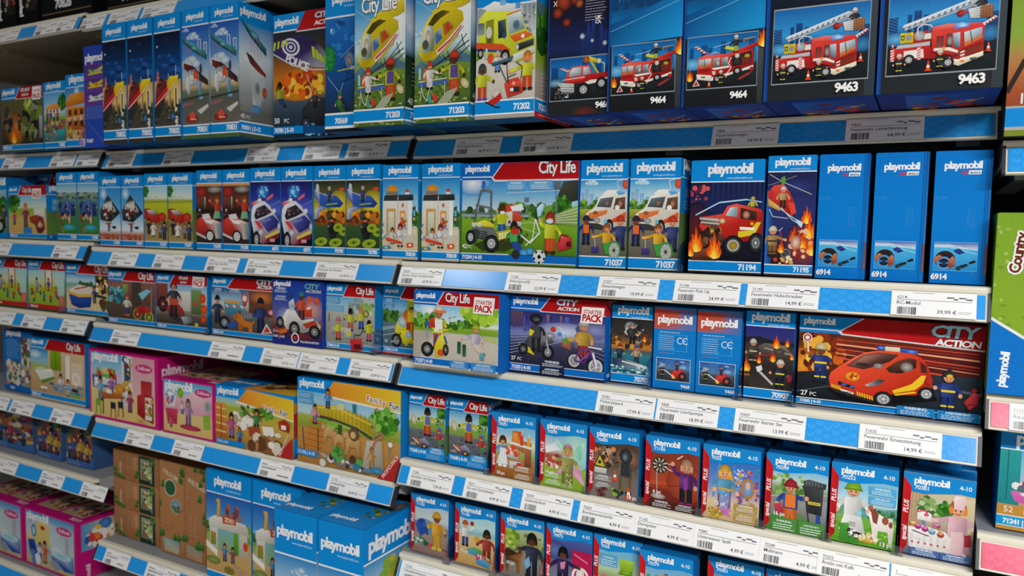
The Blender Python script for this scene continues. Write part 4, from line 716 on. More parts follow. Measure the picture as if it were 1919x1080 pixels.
def art_caddy(a):
    city(a, 'life', None, cut=(28, 37), themex=(67, 97.5), hb=13, band='#0f6cc8')
    b = a.sub(0, 16.4, 100, 90); b.bg((0, '#2f8ad2'), (20, '#6fb2de'), (42, '#c6dfea'), (48, '#87a868'), (54, '#7fae2c'), (75, '#6a9c22'), (100, '#4f7c1c'))
    a.poly([(28, 15.8), (100, 15.8), (100, 18.2), (29, 18.2)], '#e8eaec'); a.poly([(29, 14), (100, 14), (100, 16.6), (30, 16.6)], RED)
    b.ell(10, 4, 16, 18, '#f2f6f8', '#3f94d6'); b.line([(40, 18), (98, 14)], .3, '#e0eaf0')
    b.poly([(100, 2), (88, 4), (84, 20), (82, 34), (100, 28)], ['#3a3f3a', '#4a4c40', '#33382e', '#2c3428', '#2a3024'])
    b.scat(0, 40, 30, 50, 30, 2.4, ['#3c5a34', '#5a7c44', '#2c4428']); b.scat(34, 33, 84, 50, 90, 2.6, ['#3c6a2c', '#5a8c34', '#2c5022', '#6fa03c']); b.tree(88, 36, 8, 14); b.poly([(76, 50), (100, 34), (100, 62), (78, 58)], ['#6a8c5a', '#9cb45c', '#7c9a3c', '#6a8c34']); 
    for k in range(5): b.line([(78, 50+k*1.6), (100, 38+k*4.6)], .5, '#dfe6c8')
    b.line([(82, 8), (83, 48)], .8, '#7c8c98'); b.rect(80.5, 4, 86, 14, '#5c6c7c'); b.rect(56, 24, 60, 30, '#6a7c8c'); b.line([(58, 30), (58, 44)], .5, '#8c9ca8'); b.rect(0, 46, 60, 50, '#7c96a8', '#9cb4a4'); b.line([(30, 64), (60, 57), (78, 59)], .5, '#cfe0a8'); b.line([(42, 58), (70, 72)], .5, '#cfe0a8')
    b.warn(40, 2, 57, 14, '#5aa6dc'); b.warn(60, 2, 79, 14, '#62aadd', 'AVERTISSEMENT')
    # buggy
    b.poly([(12, 88), (20, 96), (40, 96), (56, 84), (56, 78), (30, 76)], '#33421c')
    b.line([(16, 56), (12, 62), (14, 40), (18, 14), (27, 15), (27, 48), (30, 58)], 1.7, '#5c6264'); b.line([(13, 34), (27, 38)], 1.4, '#6c7274'); b.line([(12, 44), (27, 46)], 1.4, '#6c7274'); b.line([(18, 14), (27, 15)], 2, '#6c7274')
    b.rect(18.6, 2, 21.6, 9, '#1d56b4', '#2b6cd0'); b.ell(20, 9, 2.4, 2, '#3a7cdc'); b.line([(20, 10), (20, 15)], .8, '#4c5254')
    b.rect(40, 38, 54, 62, '#dfe6ea', '#b4c0c8'); b.rect(46, 42, 54, 56, '#d65a34', '#b8401e'); b.poly([(32, 40), (46, 32), (50, 40), (36, 46)], '#d8452c'); b.line([(50, 44), (56, 46)], 1, '#2f6fc8'); b.poly([(44, 36), (54, 32), (56, 40), (46, 42)], '#eef2f4')
    b.fig(37, 76, 44, skin='#5c3420', hair='#5a3a24', top='#d8dc2a', legs='#2f5fae', vest='#b8c424', la=(-.4, .55)); b.ell(37.5, 44, 2.4, 2, '#e8f0f4')
    b.poly([(12, 58), (22, 54), (30, 60), (32, 70), (48, 66), (50, 74), (34, 82), (30, 78), (12, 72)], ['#d8d024', '#eee63a', '#d4cc20', '#b8b01a', '#d8d024', '#a8a018', '#b8b01a', '#8c8614', '#c4bc1c']); b.poly([(34, 72), (48, 68), (49, 74), (35, 80)], '#efe9b8'); 
    for k in range(5): b.rect(36+k*2.4, 72-k*.8, 37.2+k*2.4, 78-k*.8, '#d8d024')
    b.poly([(10, 62), (30, 64), (34, 78), (28, 78), (12, 70)], '#6a7072'); b.poly([(12, 66), (24, 69), (25, 82), (13, 78)], ['#8c9294', '#5c6264', '#3c4244', '#6a7072'])
    for k in range(4): b.line([(13, 68.5+k*3), (24, 71.5+k*3)], .8, '#2c3032')
    b.poly([(6, 70), (14, 66), (18, 70), (14, 86), (7, 84)], '#3a3f42')
    for x in (10, 15): b.rect(x, 58, x+3.4, 64, '#e8ecec', '#b4bcbc')
    b.wheel(28, 86, 6.6, 12); b.wheel(9, 78, 4.4, 10); b.wheel(51, 70, 4, 8)
    # patient and medics
    b.fig(48, 100, 45, skin='#7c4a2c', hair='#2a2420', top='#3f9c4c', legs='#2a4a9c', shoes='#4fa0d8', sit=True, vest='#4aae58', ra=(.5, .4)); b.poly([(45, 66), (53, 65), (52, 73), (46, 73)], '#c9342a'); b.ell(57, 97, 4, 5, '#5fb4e4', '#2f7cb8'); b.ell(62, 95, 3.4, 5, '#5fb4e4', '#2f7cb8')
    b.line([(66, 52), (70, 70), (62, 84), (54, 74)], 1.1, '#e4efe8'); b.line([(66, 52), (64, 78), (58, 88)], .8, '#dfeae4')
    b.fig(78.5, 98, 56, hair='#a83c28', top='#cfdc2c', legs='#e4572e', shoes='#3a2c28', la=(-.30, .2), ra=(.33, .58)); b.ell(78, 55, 3, 2.6, '#c9e4f4'); b.poly([(67, 38), (71, 32), (74, 34), (71, 48), (68, 50)], ['#a8d8f0', '#d4eefa', '#8cc4e4', '#7cb8dc', '#a8d8f0'])
    b.poly([(84, 82), (90, 74), (96, 76), (97, 88), (86, 94)], ['#d4303c', '#e04a52', '#c22a34', '#9c1f28', '#b42630']); b.line([(86, 82), (88, 72), (94, 74)], 1.2, '#8c1a20'); b.ell(94, 84, 2.2, None, '#5a1418')
    a.rect(0, 90.4, 100, 97.4, '#0f6cc8'); a.rect(0, 89.6, 44, 90.6, '#dfe6ea'); a.rect(0, 97.4, 100, 98.2, '#dfe6ea'); a.rect(0, 98.2, 100, 100, '#5a7c24')
    a.text('71204|4-10', 1.6, 95.6, 3.9, WHT, 'x'); a.text('42', 1.6, 85, 4.4, '#eef2f0', 'b'); a.text('PC', 6.6, 85, 3.4, '#eef2f0', 'r')
    a.ell(50, 90, 3.6, None, '#2a3038'); b2 = a.sub(64, 84, 76, 98); b2.ell(50, 50, 44, None, '#f0f2f2', '#c4cacc', n=18); b2.ell(50, 52, 15, None, '#1a1c20', n=5); 
    for k in range(5): b2.ell(50+36*math.cos(k*1.2566+.3), 52+36/b2.asp*math.sin(k*1.2566+.3), 9, None, '#1a1c20', n=5)
    a.fig(48.2, 96.4, 1, face=False)
def art_medic(a):
    tall(a, '71037', 17.5, (89.5, 98.2), '#4a5a34', lx=(12, 88)); b = a.sub(0, 18.5, 100, 88.5); b.bg((0, '#2f96d6'), (10, '#7fc0e4'), (26, '#cfe6f0'), (34, '#a8c46c'), (42, '#7c8a4c'), (50, '#8a8676'), (100, '#5c584c'))
    b.cloud(24, 3, 10, '#f0f6fa', '#8cc8ea'); 
    for x, w, t in ((2, 7, 16), (10, 8, 12), (20, 9, 18), (32, 7, 22), (42, 5, 26)): b.rect(x, t, x+w, 34, '#7fb0d8', '#a8cce4')
    b.scat(0, 27, 46, 40, 60, 4, ['#3c6a2c', '#5a8c34', '#2c5022', '#88b44a']); b.rect(0, 38, 40, 50, '#b4b43c', '#6a7c34')
    b.line([(82, 12), (78, 2), (90, 0)], 1.2, '#eef2f4'); b.ell(97, 6, 8, 6, '#e8623a', '#c9442a')
    # car
    b.poly([(10, 52), (14, 44), (32, 36), (42, 22), (58, 17), (98, 16), (100, 20), (100, 60), (70, 62), (40, 60), (12, 58)], ['#e9e4d8', '#f4f0e8', '#f2eee4', '#f6f3ec', '#f4f1ea', '#efeae0', '#dfd8cc', '#b8b0a4', '#c9c2b6', '#d4cec2', '#d8d2c6'])
    b.poly([(36, 35), (44, 24), (72, 22), (66, 36)], ['#4c565a', '#74828a', '#59656b', '#3a4246']); b.poly([(76, 24), (96, 22), (96, 38), (72, 38)], ['#5c4a42', '#7a5c4c', '#4a3a34', '#3c302c']); b.ell(86, 31, 5, 5, '#c98a6c', '#7c4a38'); b.ell(58, 30, 5, 4, '#a87c64', '#5a5048')
    b.poly([(46, 19), (58, 13), (80, 13), (84, 17)], '#f4f2ec'); b.poly([(76, 15), (92, 13), (96, 18), (82, 20)], ['#6fb4ea', '#a8d4f6', '#4f98dc', '#5aa2e2'])
    b.poly([(16, 50), (20, 43), (60, 39), (58, 44), (34, 50)], ['#e27a3a', '#ea8c4c', '#e47c3c', '#dd702e', '#d8692a']); b.ell(34, 43, 6, 2.6, '#8c4a34', '#b4623c'); b.poly([(68, 52), (98, 41), (98, 50), (72, 56)], ['#e8562a', '#ea6236', '#dd4a20', '#d8461e'])
    b.poly([(12, 51), (30, 50), (32, 54), (13, 55)], '#4c5458'); b.ell(38, 53, 7, 3.4, '#c9d0d0', '#6c7474'); b.rect(14, 50, 24, 53, '#33427c'); b.poly([(10, 56), (40, 57), (60, 62), (58, 66), (20, 64)], '#3a3c3a'); b.wheel(64, 62, 9, 11); b.ell(80, 36, 5, 3.4, '#f2eee6')
    # crew
    b.fig(15, 86, 40, skin='#7c4a30', hat='#33304c', top='#2c3566', legs='#262e58', vest='#e86a2c'); b.fig(88, 92, 46, hat='#d8452c', top='#33407c', legs='#2a3566', la=(-.4, .52))
    b.rect(54, 52, 60, 66, '#5fb4d8', '#8cd0e8'); b.line([(57, 66), (58, 80)], .8, '#c4d4dc')
    b.fig(60, 98, 42, hair='#a8623a', top='#eeb224', legs='#4fa0d0', sit=True, la=(-.55, .45), shoes='#5b4a9c'); b.line([(34, 74), (36, 92)], 1, '#dfe3e4'); b.rect(28, 88, 44, 96, '#4a3f8c', '#352c6c')
    b.poly([(52, 84), (72, 80), (76, 94), (58, 98)], '#3f9c3c'); b.ell(76, 92, 14, 13, '#3a9c3a', n=22); b.ell(76, 92, 12, 11.2, '#5c6a5c', n=22); b.ell(76, 92, 10.6, 10, '#b4bcb0', n=22)
    for k in range(8): b.line([(76, 92), (76+10.4*math.cos(k*.785), 92+9.8*math.sin(k*.785))], .6, '#4c544c')
    b.ell(76, 92, 2.6, 2.4, '#33382e')
def art_pickup(a):
    tall(a, '71194', 18.5, (89.8, 97.6), '#22262c', lx=(23, 84)); b = a.sub(0, 19.5, 100, 88.8); b.bg((0, '#181c3c'), (30, '#1e2a5c'), (60, '#1a2144'), (78, '#14172c'), (100, '#10121c'))
    for i in range(10): b.rect(30+i*7, 0, 33+i*7, 40, '#222f66', '#1c2450')
    b.scat(0, 4, 26, 26, 22, 3, ['#5c2444', '#a83a4c', '#3a1c40', '#d85a5c']); b.scat(6, 20, 20, 34, 8, 2, ['#e8a4a4', '#b43a4c']); b.ell(10, 60, 24, 36, '#5c2018', '#181c3c')
    b.line([(8, 42), (40, 26), (78, 22), (98, 25)], 1.8, '#7fc0e8'); b.line([(10, 41), (42, 25), (78, 21.4)], .8, '#e8f6fc'); b.fig(86, 38, 20, hat='#d8d45a', top='#c9c43a', legs='#33302c', face=False); b.poly([(66, 30), (88, 32), (90, 36), (68, 35)], '#2a68c8'); b.poly([(72, 33), (94, 36), (92, 40), (72, 38)], '#c0692c')
    b.poly([(18, 44), (46, 40), (52, 30), (64, 27), (98, 34), (100, 40), (100, 72), (66, 76), (44, 72), (22, 66), (14, 56)], ['#d8362c', '#e24a3c', '#e0483a', '#e85c4c', '#c8281f', '#b42018', '#8c1712', '#9c1a14', '#b42018', '#c22a20', '#d8362c'])
    b.poly([(50, 42), (56, 32), (66, 31), (66, 44)], ['#b4d0dc', '#dfecf0', '#8ca4b0', '#6c8490']); b.poly([(70, 32), (92, 37), (92, 48), (70, 46)], ['#3c2420', '#5c3428', '#2c1c1a', '#44261f']); b.ell(78, 41, 5, 5, '#d8a284', '#8c4a34')
    b.poly([(14, 44), (40, 46), (42, 56), (18, 54)], ['#8c8278', '#b4aca2', '#5c544c', '#46403a']); b.line([(14, 46), (42, 48)], 1.6, '#d4ccc2'); b.line([(16, 51), (42, 53)], 1.6, '#d4ccc2'); b.poly([(24, 57), (44, 58), (46, 66), (28, 64)], '#d8b424'); b.ell(46, 49, 4, 3.4, '#f2e4b8', '#a89468')
    b.poly([(68, 62), (84, 60), (92, 50), (98, 50), (90, 66), (68, 70)], '#e0c82c'); b.poly([(70, 56), (90, 57), (90, 60), (70, 60)], '#f0ece8'); b.ell(86, 52, 2.4, None, '#f0a82c')
    b.wheel(62, 80, 14, 13, hub='#a8a8a4', hubr=.6); b.ell(62, 80, 5, 4.6, '#c8a42a', '#8c7418', n=12); b.wheel(92, 76, 10, 13, hub='#7c8084')
    b.scat(16, 56, 46, 86, 60, 4, ['#5a3a2a', '#3a261e', '#7c5440', '#2a1c18'], ellip=True); b.poly([(4, 98), (14, 86), (30, 84), (46, 94), (40, 100), (4, 100)], ['#6a3424', '#8c4a34', '#7c3e2a', '#5a2a1e', '#3a1c14', '#4a2218'])
    b.flame(10, 90, 34); b.flame(36, 98, 36); b.flame(3, 96, 18)
def art_firecopter(a):
    tall(a, '71195', 12.5, (91, 97.4), '#3c2a26', lx=(14, 86)); b = a.sub(0, 13.5, 100, 90); b.bg((0, '#20244f'), (40, '#2a3470'), (70, '#232c66'), (85, '#3a2424'), (100, '#2a1a18'))
    b.recth(0, 20, 14, 100, '#2f6cc0', '#243276'); b.ell(80, 78, 40, 26, '#b4442a', '#2a2448'); b.ell(64, 16, 40, 9, '#2e3a80', '#22285a')
    b.line([(4, 2), (30, 10), (92, 24)], 1.6, '#b8bcb4'); b.line([(2, 14), (34, 9), (60, 4)], 1.2, '#8c948c'); b.poly([(28, 6), (36, 4), (38, 12), (30, 14)], '#5aa03c')
    b.poly([(2, 22), (14, 14), (34, 13), (48, 22), (58, 34), (62, 44), (52, 48), (30, 38), (10, 32)], ['#d8362c', '#e24a3c', '#e85c4c', '#c22a20', '#d8362c', '#a81c16', '#8c1712', '#b42018', '#c22a20']); b.poly([(44, 32), (58, 34), (62, 44), (52, 46)], '#e0483c'); b.ell(8, 24, 7, 5, '#c4302a'); b.poly([(2, 28), (30, 38), (28, 42), (4, 36)], '#d8a02c')
    b.fig(34, 39, 24, hat='#efe9dc', top='#c9a068', legs='#33302c'); b.line([(6, 40), (14, 48), (46, 50)], 2, '#aeb8c0'); b.line([(8, 32), (70, 54)], 2, '#c4ccd0'); b.poly([(60, 50), (78, 54), (74, 60), (68, 57)], '#b8e0ee'); b.line([(30, 38), (56, 52), (70, 56)], 1.8, '#b8e0ee')
    for x, y, h in ((84, 56, 20), (90, 72, 24), (60, 76, 18), (78, 84, 20), (96, 90, 22)): b.flame(x, y, h)
    b.scat(52, 62, 98, 92, 30, 5, ['#c9502a', '#8c2a1c', '#e8a06c', '#f0c09c'], ellip=True); b.ell(64, 76, 11, 8, '#e8d4c4', '#b4583c')
    b.fig(16, 92, 34, hat='#e9e3c8', top='#b48c54', legs='#8c6a3c', ra=(.45, .45), stripe='#3a3020'); b.line([(30, 62), (38, 80)], 1.8, '#c23a3c'); b.line([(28, 64), (36, 60)], 2.4, '#9ca0a4')
    b.ell(44, 88, 9, 8, '#4a4f54', '#2c3034'); b.ring(44, 88, 9, 1.2, '#9aa0a4'); b.flame(34, 88, 14); b.scat(22, 92, 62, 100, 16, 4, ['#c9402c', '#e0a04c', '#7c3a2a', '#e8d4a8'])
def art_rc(a):
    a.bg((0, '#007ad2'), (50, '#007ed4'), (100, '#0076ce'))
    a.line([(3, 14), (8, 6), (18, 3.4), (60, 3), (98, 2.8)], .5, '#0560b0'); a.logo(16, 82, 13)
    a.fit('RC', 46, 60, 17.4, '#d8282c', 'x', .8, shear=.25); a.poly([(60, 14.6), (82, 14.6), (81, 17.6), (59, 17.6)], '#eef2f4'); a.fit('MODUL', 62, 80, 17, '#3a3c42', 'x', .8)
    a.text('mobil', 1, 36, 3, '#2f90e2', 'r'); 
    for k in range(3):
        a.lines(62+k*5, 42, 65+k*5, 58, 12, '#4fa2e8', .7)
    a.line([(4, 66), (96, 99)], .5, '#4fa2e8')
    a.rect(6, 68.4, 84, 90.4, '#5fb0ec'); b = a.sub(6.8, 69, 83.4, 89.9); b.bg((0, '#2f5cae'), (12, '#cfe0ee'), (20, '#4fb4e4'), (100, '#1c8cd0'))
    b.poly([(30, 0), (100, 0), (100, 26), (60, 20)], ['#3a5cb0', '#5a6cb8', '#cfe0ee', '#e8f0f4']); b.line([(36, 16), (100, 40)], 3, '#7fd0f0'); b.poly([(44, 26), (56, 20), (72, 34), (58, 42)], ['#2c3a9c', '#4a58b8', '#22306c', '#1d2860']); b.ell(56, 30, 9, 8, '#2c3a94', '#22307c')
    b.ell(26, 62, 24, None, '#4a2c24', '#2c1c1a', n=20); b.ell(26, 64, 18, None, '#1c2024'); b.ring(24, 74, 15, 5, '#4f98dc'); b.line([(12, 74), (36, 74)], 5, '#3a7cc0'); b.ell(24, 74, 5, None, '#1c3a6c')
    b.poly([(0, 56), (12, 44), (20, 50), (14, 62), (2, 78)], ['#b0694a', '#c98262', '#a85c40', '#8c4a34', '#9c563c']); b.poly([(34, 62), (44, 48), (50, 60), (50, 84), (38, 96), (34, 84)], ['#b0694a', '#c98262', '#a85c40', '#8c4a34', '#9c563c', '#7c402c'])
    b.poly([(60, 82), (76, 74), (82, 80), (66, 92)], '#22262a'); b.poly([(80, 70), (94, 60), (98, 68), (86, 76)], '#1c2024'); b.ell(58, 92, 6, None, '#33383c')
    a.text('6914', 2.5, 97, 4.5, WHT, 'x'); a.recth(91, 0, 94, 100, '#0a74cc', '#0668bc'); a.rect(95.5, 70, 100, 92, '#6a4a5a', '#8c5a4a'); a.rect(96, 0, 100, 70, '#0560b0', '#2f80c8')
def art_horse(a):
    city(a, 'life', '70996', pack=(66, 6, 22, 18), themex=(38, 62), cut=(26, 36)); b = a.sub(0, 19, 100, 89); b.bg((0, '#7cc0e4'), (30, '#cfe0d0'), (36, '#8cae3c'), (60, '#c9b45c'), (100, '#d6a45c'))
    b.tree(14, 16, 18, 22); b.fig(46, 84, 66, hair='#e08a5c', top='#8c3a4c', legs='#5a3a6c', long_hair=True); b.rect(68, 34, 96, 66, '#e9e6e0', '#c4c0b8'); b.poly([(56, 56), (74, 50), (92, 56), (96, 86), (88, 98), (76, 98), (70, 76), (58, 70)], ['#8c3a24', '#a84a30', '#8c3a24', '#6a2a1c', '#5c2418', '#6a2a1c', '#7c3422', '#94402a']); b.fig(16, 78, 40, top='#c8547c', legs='#4a5c9c', hair='#4a2c1c', face=False); b.fig(84, 98, 40, hair='#5a2c1c', top='#e8c4a4', legs='#5a3a7c'); b.rect(40, 84, 62, 100, '#2f7fc8')
    packtag(a, 66, 6, 22, 18)
def art_sliver(a):
    a.bg((0, BL), (20, BL), (20.1, '#8fc4dc'), (55, '#8cae6c'), (90, '#5a7c4c'), (90.1, BL), (100, BL)); a.logo(50, 98, 12); a.tree(90, 50, 16, 20); a.fig(92, 84, 40, top='#4a4c54', legs='#33353c'); a.fig(60, 86, 42, top='#b43a3a', legs='#33508c'); a.wheel(84, 80, 10)

# ---- third shelf
def art_playground(a):
    city(a, 'life', '71156', cut=(30, 40), nb=(88, 96), band=RED if False else BL); a.rect(0, 88, 100, 97, '#c4242a'); a.text('70436|4-10', 4, 95, 4.4, WHT, 'x'); b = a.sub(0, 19, 100, 88); b.bg((0, '#9fd4e8'), (30, '#c9dcae'), (50, '#a8c43c'), (100, '#8cae34'))
    b.rect(46, 0, 66, 40, '#dfe6d0'); b.rect(46, 0, 49, 60, '#c9402c'); b.rect(64, 0, 67, 60, '#c9402c'); b.fig(24, 66, 46, hair='#4a2c1c', top='#b4a4cc', legs='#8c7cb4'); b.fig(56, 60, 40, hair='#8c3a24', top='#2f4f9c', legs='#c94a2c'); b.fig(76, 84, 40, hair='#8c4a24', top='#c9542c', legs='#33508c', sit=True)
    for i, (x, y) in enumerate(((10, 76), (34, 72), (44, 90), (62, 92), (16, 94))): b.fig(x, y, 30, hair=('#e0c04c', '#5a3418', '#22201c')[i % 3], top=('#d8402c', '#e8c42c', '#3a86c0')[i % 3], legs='#3a5a9c')
    b.ell(92, 84, 8, 24, '#e8886c', '#c9584c'); b.rect(82, 20, 100, 70, '#b8dce0', '#a8ccb4')
def art_boat(a):
    city(a, 'life', '70147', cut=(26, 35)); b = a.sub(0, 19, 100, 89); b.bg((0, '#4f9cd4'), (20, '#bfdcea'), (30, '#7cae9c'), (60, '#d8c48c'), (100, '#dcc894'))
    b.lines(4, 6, 30, 16, 3, '#dfeaf0'); b.scat(30, 24, 60, 34, 20, 4, ['#3f6a34', '#2c5028']); b.rect(68, 0, 100, 50, '#5a4a3c', '#3a3028'); b.scat(70, 6, 98, 50, 26, 4, ['#e0c04c', '#f2ead8', '#2c2824', '#a87c3c'])
    b.poly([(8, 46), (30, 30), (60, 34), (64, 54), (30, 60), (10, 56)], ['#f4f0ea', '#e8dcd4', '#d8c8c0', '#e0cfc0', '#f0e8e0', '#e9ddd4']); b.poly([(4, 50), (30, 58), (62, 54), (60, 62), (30, 68), (6, 58)], '#e8b428'); b.poly([(6, 58), (30, 66), (60, 62), (56, 92), (30, 98), (12, 90)], ['#2448a4', '#2c54b8', '#2448a4', '#1a3680', '#16306f', '#1d3c8c']); b.line([(20, 44), (50, 34)], 2, '#c23a3a'); b.fig(66, 80, 52, hair='#5a3420', top='#3a4f7c', legs='#2c3c66', skin='#c98a6c'); b.poly([(66, 52), (92, 58), (94, 66), (66, 60)], '#33363a'); b.scat(80, 74, 100, 96, 16, 5, ['#3f6a34', '#5a3c28'])
def art_bikes(a):
    city(a, 'life', '71258', cut=(32, 41), foot='#2c3a4c'); b = a.sub(0, 19, 100, 89); b.bg((0, '#8c5c50'), (40, '#6a4a44'), (70, '#5a463f'), (100, '#4a3c38'))
    b.rect(52, 0, 72, 60, '#4a4038'); 
    for k in range(6): b.rect(2+k*8, 6, 5+k*8, 40, '#a8786a', '#7c5a50')
    b.rect(32, 8, 42, 36, '#8cae4c', '#5a7c34'); b.scat(4, 20, 34, 60, 30, 4, ['#5fb4bc', '#3a8c98', '#8cd0d4', '#2c5c66']); b.poly([(66, 30), (84, 16), (92, 20), (74, 46)], '#7fc8e0'); b.line([(94, 10), (92, 76)], 2, '#a87868')
    b.fig(42, 92, 62, hat='#c9504c', top='#e4e4e0', legs='#3a4a8c', shoes='#d86a2c', la=(-.3, .5)); b.wheel(64, 84, 9, 15, tyre='#8cae3a', hub='#c9342c'); b.wheel(88, 90, 9, 15, tyre='#c9d43a', hub='#8c9c2c'); b.poly([(58, 76), (72, 60), (88, 64), (92, 76), (70, 84)], ['#c9342c', '#a82824', '#d8443a', '#b42c28', '#8c2420']); b.line([(60, 60), (70, 54)], 2, '#333')
def art_stunt(a):
    city(a, 'stunt', '71256', pack=(74, 1, 22, 19), themex=(46, 64), cut=(28, 38), foot='#2c3a4c'); b = a.sub(0, 17, 100, 89); b.bg((0, '#7cb4dc'), (30, '#c4cfd4'), (50, '#b4a89c'), (80, '#5c5048'), (100, '#3a342f'))
    b.rect(0, 0, 24, 60, '#8c4a40', '#5c322c'); b.rect(44, 16, 68, 64, '#dfe0da', '#b8b8b0'); b.rect(70, 10, 90, 70, '#7c9a5c', '#46603a'); b.ell(78, 44, 5, 4, '#d8433a'); b.ell(92, 30, 6, 12, '#e85a2c', '#c23c1c'); b.ell(94, 56, 6, 12, '#ea642e', '#c23c1c'); b.ell(93, 80, 5, 10, '#e85a2c', '#b8381c')
    b.wheel(14, 52, 10, 20, hub='#7c2a26'); b.poly([(20, 60), (40, 40), (54, 60), (60, 88), (40, 92), (26, 80)], ['#a82a28', '#c93a34', '#8c2422', '#3a3c42', '#22242a', '#33353c']); b.fig(36, 82, 96, hair='#33201a', top='#3c3e46', legs='#2c2e36', ra=(.32, .55), skin='#d0906c'); b.poly([(27, 36), (46, 36), (45, 52), (28, 52)], '#c2503a'); b.poly([(50, 80), (70, 74), (76, 92), (56, 98)], ['#b8bcc4', '#5a5c64', '#33353c', '#7c8088']); b.ell(78, 94, 12, 5, '#2c2e34', '#4a4c54'); b.ell(80, 96, 4, 6, '#d8cc2c', '#a89c1c')
    packtag(a, 74, 1, 22, 19)
def art_policedog(a):
    city(a, 'action', '70924', cut=(26, 36), themex=(71, 97), foot='#2c3038'); b = a.sub(0, 18.6, 100, 89); b.bg((0, '#3a5c86'), (20, '#8cb4cc'), (36, '#c0cdd0'), (50, '#9c8c7c'), (70, '#5c5a58'), (100, '#46484c'))
    b.rect(60, 0, 100, 60, '#7c4a34', '#5a3a2c'); b.ell(80, 16, 20, 16, '#d8843c', '#7c4a34'); b.warn(2, 0, 20, 10, '#2f5f9c'); b.warn(26, 0, 50, 10, '#33629c', 'AVERTISSEMENT')
    b.poly([(20, 30), (52, 28), (52, 60), (24, 64)], ['#4f9cb8', '#6ab4cc', '#3a7c98', '#2f6a88']); 
    for k in range(4): b.ell(25+k*6, 31, 2.6, 4.4, '#f0b02c', '#d88c1c')
    for k in range(5): b.poly([(22+k*6, 38), (25+k*6, 38), (28+k*6, 44), (25+k*6, 44)], '#d8543c' if k % 2 else '#f0ece6')
    b.wheel(21, 82, 9, 16, hub='#8c9298'); b.poly([(34, 60), (68, 52), (68, 66), (36, 72)], '#7c848c'); 
    for k in range(7): b.line([(38+k*4.6, 48), (38+k*4.6, 70)], .7, '#4a5258')
    b.ell(54, 20, 5.4, None, '#c9302c'); b.ell(54, 20, 3.6, None, '#e9dcd8'); b.line([(54, 26), (54, 54)], 1, '#6a7278'); b.rect(51, 30, 57, 38, '#c23a34')
    b.fig(10, 86, 70, hat='#22283c', top='#2c3a60', legs='#1f2848', skin='#d89a78'); b.fig(79, 98, 84, hat='#20263c', top='#2c3a6c', legs='#232c54', skin='#7c4a34', la=(-.36, .5)); b.poly([(24, 84), (40, 78), (42, 88), (28, 94)], '#2a56ac')
    b.poly([(38, 62), (44, 56), (50, 62), (54, 72), (66, 76), (68, 70), (70, 74), (66, 82), (66, 100), (61, 100), (60, 88), (52, 88), (50, 100), (45, 100), (44, 78), (40, 72)], '#c8742c'); b.poly([(45, 100), (45, 80), (52, 84), (50, 100)], '#a85a1f'); b.ell(40, 64, 4, 5, '#b4622a'); b.ell(46, 54, 2, 5, '#8c4a1c'); b.poly([(80, 99), (88, 74), (97, 96)], '#d8d4d0'); b.poly([(83, 96), (88, 80), (94, 94)], '#c9322c'); b.ell(96, 48, 6, 7, '#e8d8e0', '#c23a4c'); b.poly([(66, 58), (76, 52), (76, 60), (68, 64)], '#2a4a9c')
def art_quad(a):
    a.bg((0, '#1f3c9c'), (30, '#2c4fb4'), (48, '#5a5c9c'), (62, '#8c5a44'), (78, '#5a2a2a'), (90, '#2a2a7c'), (100, '#26308c')); a.logo(3, 37, 9.6)
    a.fit('CITY', 65, 92, 11.5, '#6fb4cc', 'x', .72, shear=.12, out='#1d2540', ow=.02); a.fit('ACTION', 68, 97, 17.6, '#c9ccd4', 'x', .72, shear=.12, out='#1d2540', ow=.02); a.warn(2, 12, 35, 21, '#24489c'); a.warn(2, 24, 35, 33, '#24489c', 'AVERTISSEMENT')
    a.ell(26, 58, 20, 18, '#a8b0c4', '#4a5aac'); a.ell(80, 44, 26, 22, '#d8a48c', '#5a5a9c'); a.ell(20, 78, 24, 9, '#a8482c', '#4a2c44'); a.ell(60, 84, 36, 8, '#7c2f28', '#33264c'); a.ell(75, 28, 5, 5, '#e05a34'); a.ell(89, 29, 6, 6, '#dd6a4c', '#b8462c')
    a.fig(60, 62, 46, skin='#5c3420', hat='#3f8ca8', top='#e0532c', legs='#5a2c2a', la=(-.3, .55), ra=(.25, .58)); a.rect(66, 40, 81, 54, '#dd4a2c', '#b83a22'); a.line([(70, 42), (79, 40)], 3, '#efe6e0')
    a.poly([(22, 58), (30, 46), (44, 42), (52, 52), (60, 60), (84, 56), (98, 66), (96, 74), (74, 76), (62, 80), (50, 76), (30, 76), (24, 68)], ['#dfe1de', '#f0f1ee', '#f4f4f2', '#d8dad6', '#c9cbc6', '#eceeea', '#c4c6c2', '#8c8e8c', '#a8aaa6', '#7c7e7c', '#8c8e8c', '#b8bab6', '#dfe1de']); a.poly([(34, 34), (44, 28), (48, 42), (36, 46)], ['#c4cfd4', '#e4ecee', '#8c9ca4', '#a4b4ba']); a.poly([(62, 66), (86, 58), (94, 66), (70, 72)], '#b4402c'); a.ell(40, 24, 3, 3, '#3a4048'); a.rect(84, 54, 94, 60, '#7c848c'); a.ell(42, 44, 4, 3, '#e8ecec', '#8ca0a8')
    a.wheel(17, 66, 8, 9, hub='#7c7e80'); a.wheel(46, 74, 11, 11.5, hub='#8c8e90'); a.wheel(86, 76, 11, 10, hub='#8c8e90'); a.poly([(12, 80), (30, 74), (32, 80), (18, 84)], '#d86a2c')
    a.text('27', 2, 82, 4.4, '#dfe3ea', 'r'); a.text('PC', 9, 82, 3.2, '#dfe3ea', 'r'); a.text('71091|4-10', 2, 89.6, 3.8, WHT, 'b'); a.ring(48, 88, 7, 2, '#eef0f4'); a.ell(48, 88, 3, None, '#c9302c'); a.fit('PULL-BACK-MOTOR', 58, 95, 94, WHT, 'b')
